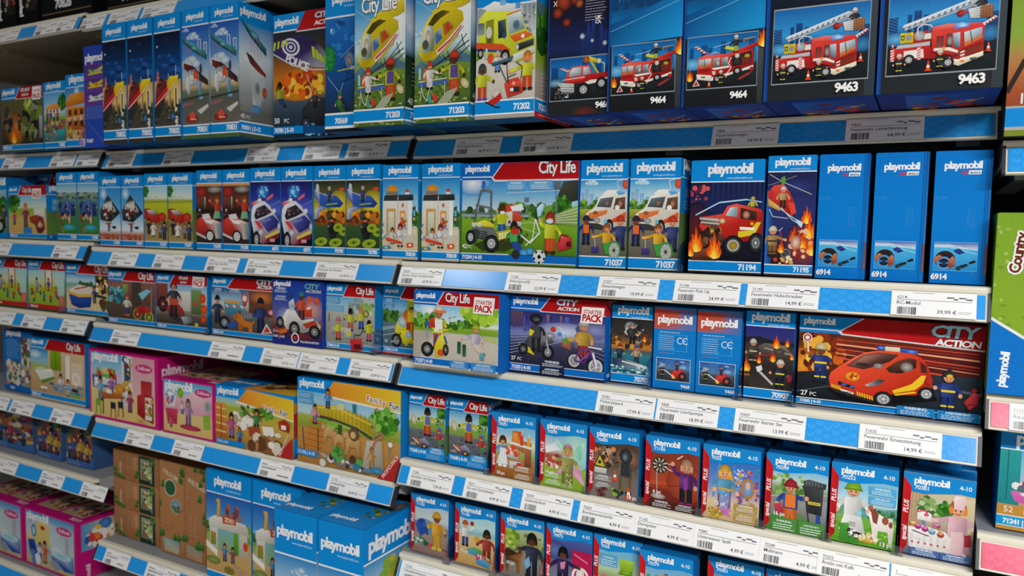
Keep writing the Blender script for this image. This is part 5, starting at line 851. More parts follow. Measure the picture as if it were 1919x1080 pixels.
def art_team(a):
    city(a, 'life', '71244', cut=(36, 46), themex=(62, 97), foot='#4a544c'); b = a.sub(0, 18.6, 100, 89); b.bg((0, '#6ab0d8'), (24, '#a8ccd8'), (34, '#b4b4a8'), (60, '#9ca09c'), (100, '#8c9088'))
    b.rect(0, 2, 30, 16, '#4f9ccc'); b.lines(2, 3, 28, 15, 4, '#dfeaf0'); b.rect(0, 19, 38, 32, '#5aa4d0'); b.lines(2, 20, 36, 31, 4, '#dfeaf0'); b.scat(50, 4, 100, 34, 40, 5, ['#8ca49c', '#b8c4c0', '#7c8c8c', '#cfd8d4']); b.scat(74, 14, 100, 34, 30, 4, ['#8cae5c', '#a8c46c', '#6a8c44']); b.scat(0, 60, 100, 100, 50, 3, ['#a8aca4', '#7c807c', '#b8bcb4'], ry=1.4); b.ell(30, 70, 20, 8, '#cfd4d0', '#9ca09c')
    b.fig(52, 72, 50, skin='#3c261c', hair='#22201c', top='#c9d43a', legs='#d8604c', la=(-.4, .5)); b.fig(74, 66, 48, hat='#e0944c', top='#cfd42c', legs='#2f56b0', ra=(.35, .3)); b.fig(27, 94, 50, hat='#d87a7c', top='#d0d43a', legs='#d8543c'); b.fig(90, 90, 46, skin='#4a2c20', hair='#22201c', top='#cfd42c', legs='#c8547c')
    b.ring(84, 32, 5, 1, '#2a2c30'); b.rect(40, 66, 54, 88, '#c4c8c2', '#9ca09a'); b.rect(46, 74, 54, 82, '#d8c83a'); b.line([(8, 36), (8, 56)], 1.4, '#33363a')
    a.poly([(52, 82), (76, 78), (78, 96), (54, 99)], ['#cf2c34', '#d8404a', '#9c1f26', '#b4262e']); a.rect(60, 88, 74, 95, '#4a2024'); a.line([(60, 80), (62, 74), (72, 74), (80, 64)], 1.4, '#22262a'); a.line([(82, 60), (96, 56)], 3, '#cfd42c')
def art_motor(a):
    city(a, 'life', '71205', cut=(24, 31), themex=(42, 70), foot='#b4a49c'); b = a.sub(0, 18.6, 100, 89); b.bg((0, '#3f94d0'), (22, '#8cc0dc'), (34, '#6a9c5c'), (44, '#5c7c68'), (56, '#5c7484'), (100, '#48606c'))
    b = a.sub(0, 18.6, 69, 89)
    b.warn(2, 0, 23, 9, '#3384bc'); b.warn(2, 12, 23, 21, '#3384bc', 'AVERTISSEMENT'); b.scat(0, 26, 30, 48, 40, 4, ['#3f6a2c', '#5a8c3a', '#2c5022']); b.scat(70, 26, 100, 50, 30, 5, ['#8cb4cc', '#c4dce4', '#5a8ca4']); b.poly([(0, 60), (30, 54), (34, 58), (0, 68)], '#8ca4ac'); b.line([(0, 78), (30, 70)], 1, '#b4c4c8')
    b.poly([(24, 66), (30, 44), (46, 34), (66, 50), (84, 52), (92, 66), (80, 84), (56, 90), (40, 84), (30, 78)], ['#d8cc24', '#efe44a', '#dfe6e4', '#d4c820', '#8c9090', '#6a6e70', '#44484a', '#b8ac18', '#cfc21c', '#c4b81a']); b.ell(40, 46, 10, 12, '#cfe0e4', '#8cacb4', rot=-20); b.fig(57, 82, 92, hat='#c4cc2c', top='#e0602c', legs='#c44a22', la=(-.16, .58), ra=(.16, .55), vest='#d8cc24', face=False); b.ell(57, 16, 9, 10, '#c4cc2c', '#8c9420'); b.rect(52, 14, 62, 20, '#4a4c1c'); b.ell(84, 56, 12, 9, '#b4b8b8', '#6c7070')
    b.poly([(36, 66), (52, 62), (60, 78), (48, 96), (40, 90)], ['#e4d828', '#f0e648', '#cfc21c', '#b0a416', '#c4b81a']); b.ell(52, 72, 6, 6, '#cfe8f8', '#4f98d8'); b.wheel(28, 86, 10, 15, hub='#8c9294'); b.line([(36, 70), (28, 86)], 2.4, '#33373a')
    a.text('20', 3, 83, 4.4, '#eef2f4', 'r'); a.text('PC', 12, 83, 3.4, '#eef2f4', 'r'); a.warn(48, 80, 74, 89, '#2f8ac8'); a.rect(0, 97.4, 100, 100, '#c23a3a'); a.lines(4, 97.8, 96, 99.6, 1, '#e0b4b0')
def art_segway(a):
    city(a, 'life', '71257', cut=(29, 37), themex=(38, 67), pack=(73, 4, 22.5, 21), band='#0f6cc8', nb=(89, 97), foot='#cfc9bb'); b = a.sub(0, 18.6, 100, 88.2); b.bg((0, '#7fc4ea'), (20, '#c4e2f0'), (34, '#dfeae0'), (38, '#8cae34'), (48, '#7aa428'), (52, '#cfcabd'), (100, '#c3bcae'))
    b.ell(20, 10, 14, 16, '#f6fafa', '#9fd2ee'); b.scat(0, 16, 24, 40, 60, 3.2, ['#3f7a28', '#5a9c34', '#2c5a1e', '#7cb444']); b.scat(20, 26, 78, 38, 50, 2.8, ['#4a8428', '#68a436', '#35661f']); b.tree(80, 8, 22, 16, cols=('#8cbc2c', '#a8d03c', '#6a9c22', '#c4dc5c'), n=60); b.rect(0, 12, 4, 26, '#a89c94', '#c4b8b0'); b.line([(44, 18), (44, 34)], .6, '#8c9a98'); b.line([(42, 22), (52, 18)], .6, '#8c9a98')
    b.poly([(0, 52), (26, 50), (8, 100), (0, 100)], '#b4ada0'); b.poly([(60, 50), (100, 52), (100, 62)], '#b8c47c'); b.fig(31, 84, 86, skin='#c07a52', hair='#8c4a24', hat='#f0f0ea', top='#cfdc2c', legs='#e4572e', la=(-.12, .56), ra=(.16, .5), vest='#eef0ee'); b.poly([(26, 8), (40, 8), (40, 12), (26, 13)], '#e8803a')
    b.poly([(20, 26), (26, 22), (27, 42), (19, 42)], ['#c9402c', '#d8503c', '#a83420', '#b43a26']); b.rect(15.5, 32, 19.5, 40, '#2f62b8'); b.line([(17.6, 40), (17, 62)], 2, '#8c9aa4')
    b.poly([(30, 62), (36, 50), (39, 58), (40, 92), (28, 98), (26, 80)], ['#e0d428', '#f0e648', '#d4c820', '#b8ac18', '#c4b81a', '#d8cc24']); b.ell(34, 88, 4, 6, '#e05a2c', '#c9441c'); b.line([(31, 46), (43, 44)], 2, '#d8cc24'); b.line([(30, 54), (26, 70)], 2.4, '#2f4f9c'); b.line([(38, 56), (41, 70)], 2, '#2f4f9c'); b.wheel(17.5, 84, 7.6, 14, hub='#8c9296', hubr=.5); b.wheel(40, 82, 3.6, 11, hub='#5c6266')
    b.fig(75, 88, 60, skin='#e0a884', hair='#a8683c', hat='#c4cc34', top='#cfc8e0', legs='#d8c4bc', sit=True, la=(-.55, .5), shoes='#2c4a34'); b.rect(54, 64, 58, 86, '#1f4a34', '#2f6a48'); b.rect(60, 68, 64, 90, '#1f4a34', '#2f6a48'); b.rect(80, 80, 85, 94, '#6ab0b8', '#4f98a4')
    a.warn(45, 88.4, 67, 98, '#2f86cc'); a.warn(70, 88.4, 98, 98.6, '#2f86cc', 'AVERTISSEMENT:')
    packtag(a, 73, 4, 22.5, 21)
def art_bike(a):
    city(a, 'action', '71255', cut=(33, 43), themex=(49, 73), pack=(77, 8, 22, 20), band='#0f6cc8', nb=(88, 96), foot='#22264c'); b = a.sub(0, 19, 100, 87.2); b.bg((0, '#33306c'), (26, '#4a4f96'), (40, '#7c84b8'), (52, '#5a5c7c'), (64, '#3c3c58'), (100, '#26263c'))
    R = b.rnd
    for i in range(14):
        x = R.uniform(0, 60); b.rect(x, R.uniform(0, 10), x+R.uniform(1, 4), R.uniform(24, 40), R.choice(['#22246a', '#5a68c0', '#8c6a5c', '#2c3480']), '#4a4f8c')
    b.rect(0, 0, 14, 30, '#6a4a58', '#46406c'); b.ell(60, 34, 34, 18, '#cfd8ee', '#6a70a8'); b.ell(90, 26, 20, 16, '#8c94c4', '#4a4c84'); 
    for k in range(7): b.line([(0, 46+k*6), (60, 38+k*2)], .6, '#9ca4cc'); b.line([(70, 40+k*3), (100, 30+k*8)], .6, '#8088b8')
    b.ell(47, 30, 3, 5, '#d8402c', '#b8301e'); b.ell(54, 38, 2.4, 4, '#4a8cd8'); b.line([(52, 24), (57, 30), (59, 48)], .8, '#dfe3ec')
    b.poly([(14, 66), (20, 48), (30, 40), (44, 40), (48, 54), (38, 62), (30, 76), (18, 80)], ['#33353c', '#4a4c54', '#5c5e66', '#8c8e94', '#3a3c44', '#2c2e34', '#46484f', '#22242a']); b.fig(29, 76, 72, skin='#33241e', hat='#2c2e34', top='#33353c', legs='#2c2e36', la=(-.05, .56), ra=(.26, .5), face=False, vest='#46484c'); b.ell(28.5, 12, 7, 9, '#34363c', '#16171a'); b.ell(29, 14, 4.6, 4.6, '#6a6e76', '#26282c'); b.poly([(22, 32), (27, 36), (24, 46), (21, 44)], '#d8cc2c'); b.ell(44, 42, 5, 5, '#c9ced4', '#6a7078'); b.poly([(10, 62), (22, 68), (28, 82), (14, 74)], '#d4c820'); b.wheel(15, 72, 5.4, 10.6, hub='#5c6066'); b.wheel(42, 74, 6.4, 13.4, hub='#8c9096'); b.line([(40, 50), (43, 72)], 1.6, '#aeb2b8')
    b.fig(79, 84, 78, skin='#d89a72', hat='#c4c8cc', hair='#b43a2c', top='#c9a03a', legs='#a83a3c', la=(-.18, .52), ra=(.24, .56)); b.poly([(57, 46), (66, 50), (66, 66), (57, 60)], ['#b8745c', '#a8644c', '#8c503c', '#9c5c46']); b.ell(62, 48, 5, 4, '#4a9c3c'); b.ell(66, 46, 3, 4, '#c9a43a')
    b.wheel(70, 84, 7, 14, hub='#b4b8bc', hubr=.86); b.wheel(92, 92, 8.4, 17, hub='#c4c8cc', hubr=.86); b.line([(70, 84), (76, 64), (86, 60), (92, 92)], 1.6, '#6a3f8c'); b.line([(76, 84), (88, 64)], 1.8, '#8c4aa0'); b.line([(84, 56), (98, 58)], 1.4, '#dfe3e6'); b.line([(70, 84), (80, 86), (87, 66)], 1.6, '#5a3480'); b.line([(89, 66), (93, 92)], 2, '#e0e3e6')
    a.text('27', 2, 83, 5, WHT, 'b'); a.text('PC', 9, 83, 4, WHT, 'r'); a.warn(34, 80, 60, 88, '#26284a'); a.warn(34, 89, 60, 98, '#1f2140', 'AVERTISSEMENT:')
    packtag(a, 77, 8, 22, 20)
def art_bike_side(a):
    a.bg((0, '#b8181e'), (19, '#c4242a'), (19.1, '#0f6cc8'), (100, '#0c60b8')); a.fit('CITY', 20, 70, 9, '#8ca4b4', 'x', .8); a.fit('ACTION', 30, 90, 14, '#b4a4a4', 'x', .8); a.rect(25, 30, 75, 62, '#3f94dc'); a.rect(27, 31, 73, 61, '#0f6cc8'); a.ring(40, 38, 8, 2, WHT, a0=40, a1=320); a.ring(60, 38, 8, 2, WHT, a0=40, a1=320); a.lines(30, 46, 70, 60, 6, '#cfe4f4'); a.lines(30, 68, 70, 84, 5, '#cfe4f4'); a.text('71255', 12, 95, 4, WHT, 'x')
def art_jetpack(a):
    tall(a, '70782', 15.5, (88.5, 98), None, lx=(14, 90)); b = a.sub(0, 16.5, 100, 87.5); b.bg((0, '#2c2a28'), (30, '#3f3a34'), (42, '#8c5a2c'), (52, '#c9802c'), (58, '#4a5a5c'), (66, '#2f7c8c'), (100, '#1d5f78'))
    b.scat(0, 26, 100, 52, 30, 8, ['#5c3a24', '#a85a24', '#33302c', '#d8943c'], ry=5); b.ell(46, 14, 14, 9, '#c9cdd0', '#6a7074'); b.scat(30, 6, 84, 44, 50, 4, ['#46484a', '#8c9092', '#22242a', '#b8bcbe', '#33363a'], ellip=True); b.fig(52, 46, 40, hat='#8c9094', top='#33363a', legs='#22242a', face=False); b.flame(82, 40, 14); b.line([(20, 34), (36, 42)], 2, '#5c6064')
    b.fig(22, 78, 32, hat='#b4302c', top='#2c3a4c', legs='#22242a'); b.fig(64, 80, 34, hat='#2f62b4', top='#c4a888', legs='#33405c'); b.poly([(4, 74), (30, 72), (92, 84), (80, 96), (30, 92), (6, 86)], ['#33405c', '#46566c', '#dfe6ea', '#8cacb8', '#2c4a66', '#22365c']); b.line([(28, 78), (90, 86)], 3, '#e4e8ea'); b.scat(0, 86, 100, 100, 40, 5, ['#bfe0e6', '#5fb0bc', '#e4f2f4', '#2f7c8c'], ry=2)
def art_pump(a):
    a.bg((0, '#0f7fd0'), (100, '#0e7cce')); a.poly([(0, 2), (100, 2), (100, 27), (0, 27)], ['#c84a30', '#3f6fb0', '#2f78c0', '#c0583c']); a.poly([(10, 5), (60, 5), (64, 22), (8, 25)], ['#d04028', '#b8523c', '#a86454', '#cc4a30']); a.rect(0, 0, 100, 2, '#2f78b8'); a.logo(8, 90, 19)
    a.lines(14, 29, 70, 32, 1, '#dfeaf4'); a.rect(12, 33, 80, 53, '#6fb4e8'); a.rect(13, 33.4, 79, 52.6, '#0f7fd0'); a.lines(15, 34, 52, 52, 7, '#cfe4f6'); a.ring(64, 40, 7, 1.8, WHT, a0=50, a1=310); a.ring(77, 40, 7, 1.8, WHT, a0=50, a1=310); a.line([(71, 40), (77, 40)], 1.6, WHT); a.lines(14, 55, 52, 57, 1, '#e08a6c')
    a.rect(8, 62, 90, 90, '#d4e4ee'); b = a.sub(9, 62.6, 89, 89.4); b.bg((0, '#2454a4'), (40, '#5a86b4'), (56, '#46505c'), (100, '#2c3038')); b.scat(0, 6, 100, 40, 20, 8, ['#3a74bc', '#7cb4dc', '#22488c'], ry=7); b.fig(18, 84, 60, hat='#d8d4cc', top='#33384a', legs='#22283c', stripe='#c9c43a'); b.flame(52, 90, 40); b.poly([(48, 60), (60, 40), (80, 46), (86, 72), (70, 84), (54, 78)], ['#c42c2c', '#e0504c', '#b8282a', '#8c1c20', '#a02226', '#c4302e']); b.wheel(78, 76, 11, 18, hub='#a8402c'); b.fig(62, 52, 40, hat='#c23a34', top='#33384a', legs='#22283c', face=False); b.line([(24, 52), (52, 80)], 3, '#dfe3e4')
    a.text('9468', 90, 97, 4.4, WHT, 'b', 'r')
def art_fireset(a):
    tall(a, '70907', 16, (88.6, 98), None, lx=(11, 88)); b = a.sub(0, 17, 100, 87.6); b.bg((0, '#2c2f7c'), (16, '#34347c'), (26, '#3a3034'), (40, '#4a3c34'), (64, '#2f2826'), (100, '#3c3634'))
    b.poly([(0, 18), (30, 16), (60, 22), (100, 24), (100, 30), (0, 26)], '#22242c'); b.poly([(14, 40), (40, 26), (80, 28), (99, 42), (60, 50), (30, 48)], ['#3f3a36', '#6a6058', '#8c8276', '#5a5048', '#3c3430', '#332c28']); b.line([(40, 34), (96, 42)], 2, '#b4aca0'); b.ell(70, 38, 12, 5, '#6a6258', '#33302c')
    for x, y, h in ((64, 34, 22), (86, 30, 14), (58, 56, 18), (4, 76, 26), (30, 60, 14), (96, 50, 12)): b.flame(x, y, h)
    b.fig(17, 62, 42, hat='#e0dcd2', top='#46423c', legs='#332f2c', skin='#c99a7c', stripe='#c9c08c'); b.line([(20, 48), (60, 44)], 3, '#9c2c2c'); b.fig(74, 98, 48, hat='#ece8de', top='#232838', legs='#1d2130', stripe='#d8d04a', la=(-.36, .48)); b.line([(28, 70), (60, 92)], 5, '#b8bcc0'); b.poly([(24, 66), (36, 62), (38, 70), (28, 74)], '#dfe1e2'); b.ell(94, 80, 6, 7, '#b83a44', '#8c2a34'); b.rect(0, 74, 12, 98, '#4a3a30', '#2c241f'); b.line([(0, 80), (12, 80)], 2, '#c87a3c')
def art_firecar(a):
    city(a, None, '71035', cut=(24, 37), themex=(72, 97.5), hb=14.5, nb=(93, 99.4), foot=BL);
    b = a.sub(0, 19, 100, 92.4); b.bg((0, '#3a1f1a'), (20, '#4a2018'), (36, '#7c2c18'), (46, '#3f2320'), (60, '#1f2128'), (100, '#1c2430'))
    b.poly([(24, 0), (100, 8), (100, 100), (0, 100), (0, 0)], ['#3a1f1a', '#6a1a18', '#1a2029', '#15181f', '#6a3414']); 
    b.ell(6, 46, 16, 40, '#c25a1a', '#3a2018'); b.ell(3, 50, 8, 26, '#f0a42c', '#b8581a'); b.ell(14, 12, 10, 14, '#8c3c18', '#4a2018'); b.scat(0, 4, 26, 56, 50, 3, ['#d8641a', '#f0b43c', '#8c3414', '#5c2414', '#f8d45c'], ellip=True); b.ell(62, 28, 30, 14, '#8c2018', '#3a1a1a')
    for k in range(9): b.line([(22, 8+k*3.4), (98, 14+k*4.6)], .5+.25*(k % 3), ['#d8503c', '#8c2a24', '#f0a47c', '#5c2020'][k % 4])
    b.poly([(0, 62), (30, 52), (100, 46), (100, 100), (0, 100)], ['#22252c', '#2a2f38', '#2c3844', '#1f2a36', '#16181e']); b.poly([(70, 62), (100, 68), (100, 72), (72, 66)], '#5a6470'); b.line([(0, 92), (24, 76)], .5, '#5a5f68')
    a.poly([(24.5, 17.5), (100, 24), (100, 26.2), (24, 19.4)], '#d8dadc'); a.poly([(25, 15), (100, 15), (100, 24.6), (25.4, 17.9)], [RED, '#b8151b', '#a81319', RED])
    a.fit('CITY', 72, 95, 13.6, '#a8d8ec', 'x', .78, shear=.12, out='#22303c', ow=.02); a.fit('ACTION', 75, 97.6, 22.6, '#f4f4f4', 'x', .8, shear=.12, out='#3a2424', ow=.02)
    # car
    b.poly([(18, 84), (26, 96), (44, 100), (56, 96), (78, 84), (76, 76)], '#0e1014')
    b.poly([(18.5, 66), (19.5, 58), (24, 48), (32, 33), (38, 24), (46, 19), (60, 19), (68, 24), (72, 36), (75, 56), (74, 72), (66, 80), (54, 82), (44, 94), (30, 90), (19.5, 80)], ['#e8432a', '#ee5034', '#f05c3e', '#f26a4c', '#f07050', '#e8502f', '#e04426', '#d83a20', '#c8301a', '#b82814', '#a82212', '#b42614', '#c22c18', '#c42e1a', '#d43820', '#e03e26'])
    b.poly([(28, 46), (37, 27), (46, 22), (58, 23), (52, 34), (42, 45), (38, 49)], ['#5c3a34', '#8c5a4c', '#7c4a3e', '#4a2c28', '#33211f', '#2c1e1e', '#3c2826']); b.poly([(30, 45), (38, 29), (46, 25), (49, 25), (38, 46)], ['#7c4c42', '#b0786a', '#9c6a5e', '#6c4038', '#4a2e2a']); b.ell(46, 42, 3, 4, '#a8a4a0', '#6a6462'); b.ell(38, 42, 5, 3, '#2a2022', '#4a3430')
    b.poly([(50, 45), (56, 32), (62, 26), (66, 28), (66, 40), (58, 50), (52, 50)], ['#3c2420', '#6a3a30', '#7c463a', '#4a2a24', '#33201e', '#2a1c1c', '#33201e']); b.ell(61, 40, 3.4, 7, '#b4aca4', '#6c625c'); b.line([(58, 22), (48, 46)], 1.4, '#e04828'); b.line([(67, 26), (69, 46)], 1.2, '#c83018'); b.poly([(68, 30), (71, 36), (72, 46), (68.6, 46)], '#4a2622')
    b.poly([(44.5, 12), (66, 15), (67, 20), (45, 18)], ['#2c5cc0', '#3c70d4', '#2450ac', '#1f4698']); b.rect(49, 12.4, 57, 19, '#efe0c4', '#d4c2a2'); b.ell(47, 14.8, 2, 2.6, '#6f9cf0', '#2c5cc0'); b.ell(63, 17, 2.4, 2.6, '#7ca6f2', '#3060c4')
    b.ell(32, 61, 4, 6.6, '#f0b82c', '#d89a1c'); b.poly([(30, 62), (32, 55), (33, 60), (35, 57), (34, 65), (31, 66)], '#c4401c'); b.ell(33, 63.5, 1, 2, '#f4cc4c')
    b.poly([(24, 70), (34, 76), (33, 80), (24, 75)], ['#22242a', '#33363c', '#16181c', '#1a1c20']); b.ell(27.5, 74.4, 1.6, 1.6, '#3a6cc8'); b.ell(32, 77, 1.4, 1.6, '#3a6cc8'); b.poly([(39, 72), (46, 62), (50, 62), (47, 70), (41, 74)], ['#c9ced4', '#46484e', '#26282e', '#5c6068', '#8c9098'])
    b.poly([(19.4, 74), (44, 87), (44, 94), (30, 90.6), (19.6, 81)], ['#c8341c', '#c8341c', '#a02812', '#a82a14', '#b82e18'])
    for k in range(6): b.poly([(20+k*.95, 75+k*.5), (20.6+k*.95, 75.3+k*.5), (21+k*.95, 80.6+k*.6), (20.4+k*.95, 80+k*.6)], '#f0c82c')
    for k in range(7): b.poly([(34.6+k*1.35, 83+k*.7), (35.4+k*1.35, 83.4+k*.7), (36+k*1.35, 91+k*.5), (35.2+k*1.35, 90.6+k*.5)], '#f0c82c')
    b.poly([(25.6, 81), (33, 85), (33, 90), (25.8, 86)], '#e8e4dc'); b.lines(26.4, 83, 32.4, 88, 1, '#5a5c60'); b.poly([(19.6, 81), (44, 93.4), (44, 97), (22, 86)], '#2a2c30')
    b.poly([(54, 76), (64, 64), (69, 50), (71.4, 50), (70, 62), (66, 72), (55, 80)], '#f0c428'); b.poly([(55, 81), (66, 74), (67, 76), (56, 83)], '#f0c428')
    b.wheel(49.5, 90, 5.4, 11.4, hub='#b8bcc2', hubr=.62); b.wheel(72, 76, 4.4, 10, hub='#b8bcc2', hubr=.62)
    # firefighters
    b.fig(13.5, 76, 62, skin='#7c4a30', hat='#e8d8a4', top='#26408c', legs='#22387c', stripe='#e4cc34', la=(-.28, .34), ra=(.26, .5)); b.line([(5.2, 8), (6, 30)], .9, '#e8e8e4'); b.ell(5.2, 8, 2.8, None, '#e8e8e4'); b.ell(5.2, 8, 2.2, None, '#c4302c'); b.ell(5.2, 8, 1.3, None, '#eceae6')
    b.fig(83, 100, 62, hat='#33343a', top='#253c88', legs='#203474', stripe='#e4cc34', la=(-.3, .44), ra=(.28, .58)); b.ell(83.4, 47, 1.6, 2.6, '#e8b42c')
    b.poly([(91, 82), (96, 66), (98.6, 70), (98, 84), (94, 92)], ['#c42c30', '#e4505a', '#d03a42', '#a82228', '#b4262c']); b.line([(95, 66), (97, 62)], 2, '#b8282e'); b.ring(95, 90, 2.4, .5, '#22242a'); b.ell(73, 56, 1.6, 6, '#b82a28')
    a.text('27', 2.6, 89.6, 5.4, WHT, 'b'); a.text('PC', 7.8, 89.6, 4.4, WHT, 'r'); a.rect(0, 92.4, 100, 93.2, '#dfe3e6'); a.warn(57, 90, 77, 99, '#1c86cc', 'WARNING:'); a.warn(78, 90, 99.4, 99.4, '#1c86cc', 'AVERTISSEMENT:')
# ---- lower shelves
def art_blueback(a):
    a.bg((0, '#1470c4'), (100, '#1268b8')); a.logo(10, 60, 8); a.lines(10, 14, 60, 46, 9, '#8cc0ea'); a.rect(60, 10, 98, 90, '#b8b4a4', '#8c8c74'); a.scat(60, 12, 98, 88, 40, 6, ['#7c3a5c', '#dfd8cc', '#4a6a3a', '#c9a46c', '#5a4a6c']); a.rect(8, 52, 56, 88, '#c9c4b4'); a.scat(8, 52, 56, 88, 30, 5, ['#6a7c54', '#dfd8cc', '#a8786c', '#3f5a4a']); a.text('70985', 20, 97, 4, WHT, 'b')
def art_bedroom(a):
    city(a, 'life', '70208', cut=(28, 36), themex=(68, 93), foot='#c9a888'); b = a.sub(0, 17.6, 100, 89); b.bg((0, '#2f8ccc'), (26, '#8cc4dc'), (40, '#a8b45c'), (56, '#c4a878'), (100, '#b8946a'))
    b.rect(34, 0, 100, 74, '#d8bc98', '#c4a47c'); b.rect(38, 0, 58, 44, '#8cae1c', '#6a8c14'); b.line([(48, 0), (48, 44)], 1, '#4a6a10'); b.poly([(8, 50), (40, 42), (46, 58), (20, 72)], ['#e9ece6', '#f2f4f0', '#cfd4cc', '#dfe3dc']); b.poly([(10, 44), (26, 40), (28, 46), (12, 52)], '#c4dca8'); b.poly([(20, 72), (46, 58), (46, 64), (22, 80)], '#5c8c2c'); b.ell(10, 14, 14, 12, '#e4f0f6', '#5fa8d8'); b.rect(66, 6, 74, 60, '#eceae2'); b.rect(76, 20, 96, 70, '#e0cab0'); b.ring(84, 56, 6, 2, '#eef0ea'); b.line([(84, 44), (84, 84)], 2, '#dfe3dc')
    b.fig(57, 92, 44, hair='#3f2a20', top='#eceae6', legs='#e8c4a8'); b.fig(70, 98, 40, hair='#8c4a2c', top='#f0e4dc', legs='#e0e4e6'); b.ell(26, 88, 7, 3, '#f2f2ee'); b.line([(26, 88), (26, 98)], 1, '#33373a'); b.ell(82, 82, 7, 4, '#2c3034'); b.poly([(80, 86), (88, 86), (92, 98), (76, 98)], '#6ab02c'); b.scat(40, 74, 96, 96, 14, 7, ['#3f8cc4', '#2f6fa8', '#5fa4d4'], ry=3)
def pink(a, logo=(3, 60), oval=(84, 14)):
    a.rect(0, 0, 100, 100, '#c8187c'); b = a.sub(2.5, 3.5, 95, 96.5); return b
def oval(b, x, y, rx=13):
    b.ell(x, y, rx, rx*.34/b.asp, '#c8387c'); b.ring(x, y, rx*.0+.1, .1, '#ffffff'); b.fit('Dollhouse', x-rx*.72, x+rx*.72, y+rx*.1/b.asp, '#f4d8e6', 'b', shear=.2)
def art_kitchen(a):
    b = pink(a); b.bg((0, '#3f9ed4'), (20, '#8cc4e0'), (40, '#d8c0d0'), (50, '#dfc88c'), (100, '#d8bc74')); b.rect(66, 0, 100, 60, '#d89aa8', '#e0b8b8'); b.rect(50, 0, 66, 78, '#d8dde0', '#c4ccd0'); b.rect(54, 4, 64, 58, '#33384c', '#5a5c68'); b.scat(54, 4, 64, 58, 30, 3, ['#c9a03a', '#dfe0e4', '#8c3a3c', '#3a4a7c'])
    b.logo(2, 44, 12); oval(b, 84, 16)
    b.poly([(2, 36), (42, 32), (42, 52), (4, 56)], ['#3a68b4', '#4a7cc4', '#2c54a0', '#2f58a4']); b.rect(6, 40, 14, 54, '#dfe6ec'); b.rect(18, 38, 40, 50, '#dfe6ec', '#c4d0dc'); b.scat(6, 26, 40, 36, 20, 3, ['#8cae3a', '#e8d43a', '#c9402c', '#6ab04c']); b.fig(16, 76, 40, hair='#4a2c1c', top='#7cb4d8', legs='#5a7cb4'); b.fig(34, 66, 36, hair='#5a3420', top='#a86ab4', legs='#8c5aa4')
    b.poly([(16, 62), (48, 58), (56, 66), (20, 72)], ['#b86a34', '#c87c44', '#a85c2c', '#a05428']); b.line([(20, 70), (20, 96)], 1.6, '#3a2c24'); b.line([(50, 66), (52, 94)], 1.6, '#3a2c24'); b.rect(26, 56, 34, 62, '#f0ece6'); b.ell(47, 52, 7, 8, '#e0a43a', '#c4842a')
    for x, y in ((12, 98), (36, 99), (48, 96)): b.rect(x-4, y-24, x+4, y-14, '#7ca43a' if x < 20 else '#2c2a30'); b.line([(x-3, y-14), (x-4, y)], 1.4, '#6a9c2c' if x < 20 else '#a8582c'); b.line([(x+3, y-14), (x+4, y)], 1.4, '#6a9c2c' if x < 20 else '#a8582c')
    b.rect(80, 34, 96, 54, '#a82a34', '#c23a42'); b.poly([(74, 58), (84, 52), (84, 92), (74, 86)], ['#b42c30', '#c93c3e', '#8c2024', '#9c2428']); b.poly([(84, 52), (98, 56), (98, 96), (84, 92)], ['#a82830', '#b83238', '#7c1c22', '#8c2026']); b.rect(86, 58, 96, 92, '#e0dcd4'); 
    for k in range(3): b.line([(86, 66+k*9), (96, 67+k*9)], 1.2, '#8c8a86'); b.scat(86, 60+k*9, 96, 66+k*9, 5, 2, ['#c94a3c', '#5a8c3c', '#e0b43a'])
    b.fig(63, 86, 34, hair='#6a3420', top='#b43a5c', legs='#8c3a7c'); b.ell(80, 96, 8, 3, '#c4682c', '#d8bc74')
def art_nursery(a):
    b = pink(a); b.bg((0, '#4fa4d4'), (24, '#a8ccdc'), (30, '#e0b4bc'), (58, '#d89cb0'), (62, '#dcc488'), (100, '#d8b870')); b.poly([(40, 30), (70, 12), (100, 22), (100, 60), (40, 60)], ['#e4b8c4', '#eccad0', '#e0aebc', '#d498ac', '#dca4b4']); b.logo(3, 60, 17); oval(b, 82, 16, 17)
    b.poly([(4, 30), (14, 22), (26, 30), (24, 50), (6, 52)], ['#f0ece8', '#f6f4f2', '#e8e2de', '#d8d0cc', '#e0d8d4']); b.scat(6, 28, 24, 46, 14, 3, ['#c95a8c', '#5a8cc4', '#e0c04c']); b.poly([(4, 56), (30, 54), (28, 84), (8, 86)], ['#c93a5c', '#d84a6c', '#a82c48', '#b83450']); b.ell(36, 22, 6, 10, '#8cc43a', '#6aa428'); b.fig(52, 84, 54, hair='#6a6a7c', top='#b48cb8', legs='#8c5aa0', long_hair=True); b.fig(40, 62, 26, hair='#c9b47c', top='#e8e4e0', legs='#5a7cb4'); b.ell(56, 86, 22, 5, '#c43a5c', '#a82c4c'); b.poly([(82, 58), (96, 54), (97, 82), (84, 84)], '#8cb43a'); b.ell(92, 40, 7, 12, '#3a8c98', '#c4a8b0'); b.fig(16, 92, 22, hair='#a8582c', top='#e05a7c', legs='#b43a5c')
def art_pinktop(a):
    a.rect(0, 0, 100, 100, '#c8187c'); 
    for i, x in enumerate((6, 52)):
        b = a.sub(x, 20, x+40, 82); b.bg((0, '#d8c8a0'), (100, '#c4a878')); b.scat(6, 8, 94, 92, 26, 9, ['#5a3420', '#7c4a5c', '#33302c', '#b8582c', '#e8e0d0', '#3a68a8']); b.line([(0, 0), (100, 0), (100, 100), (0, 100), (0, 0)], 3, '#f2e8c0')
    a.lines(20, 4, 60, 12, 2, '#f0c4dc'); a.text('70210', 80, 96, 9, '#f6e4ee', 'b')
def art_pinkside(a):
    a.rect(0, 0, 100, 100, '#b81470'); a.logo(4, 60, 26, '#e8d0de')
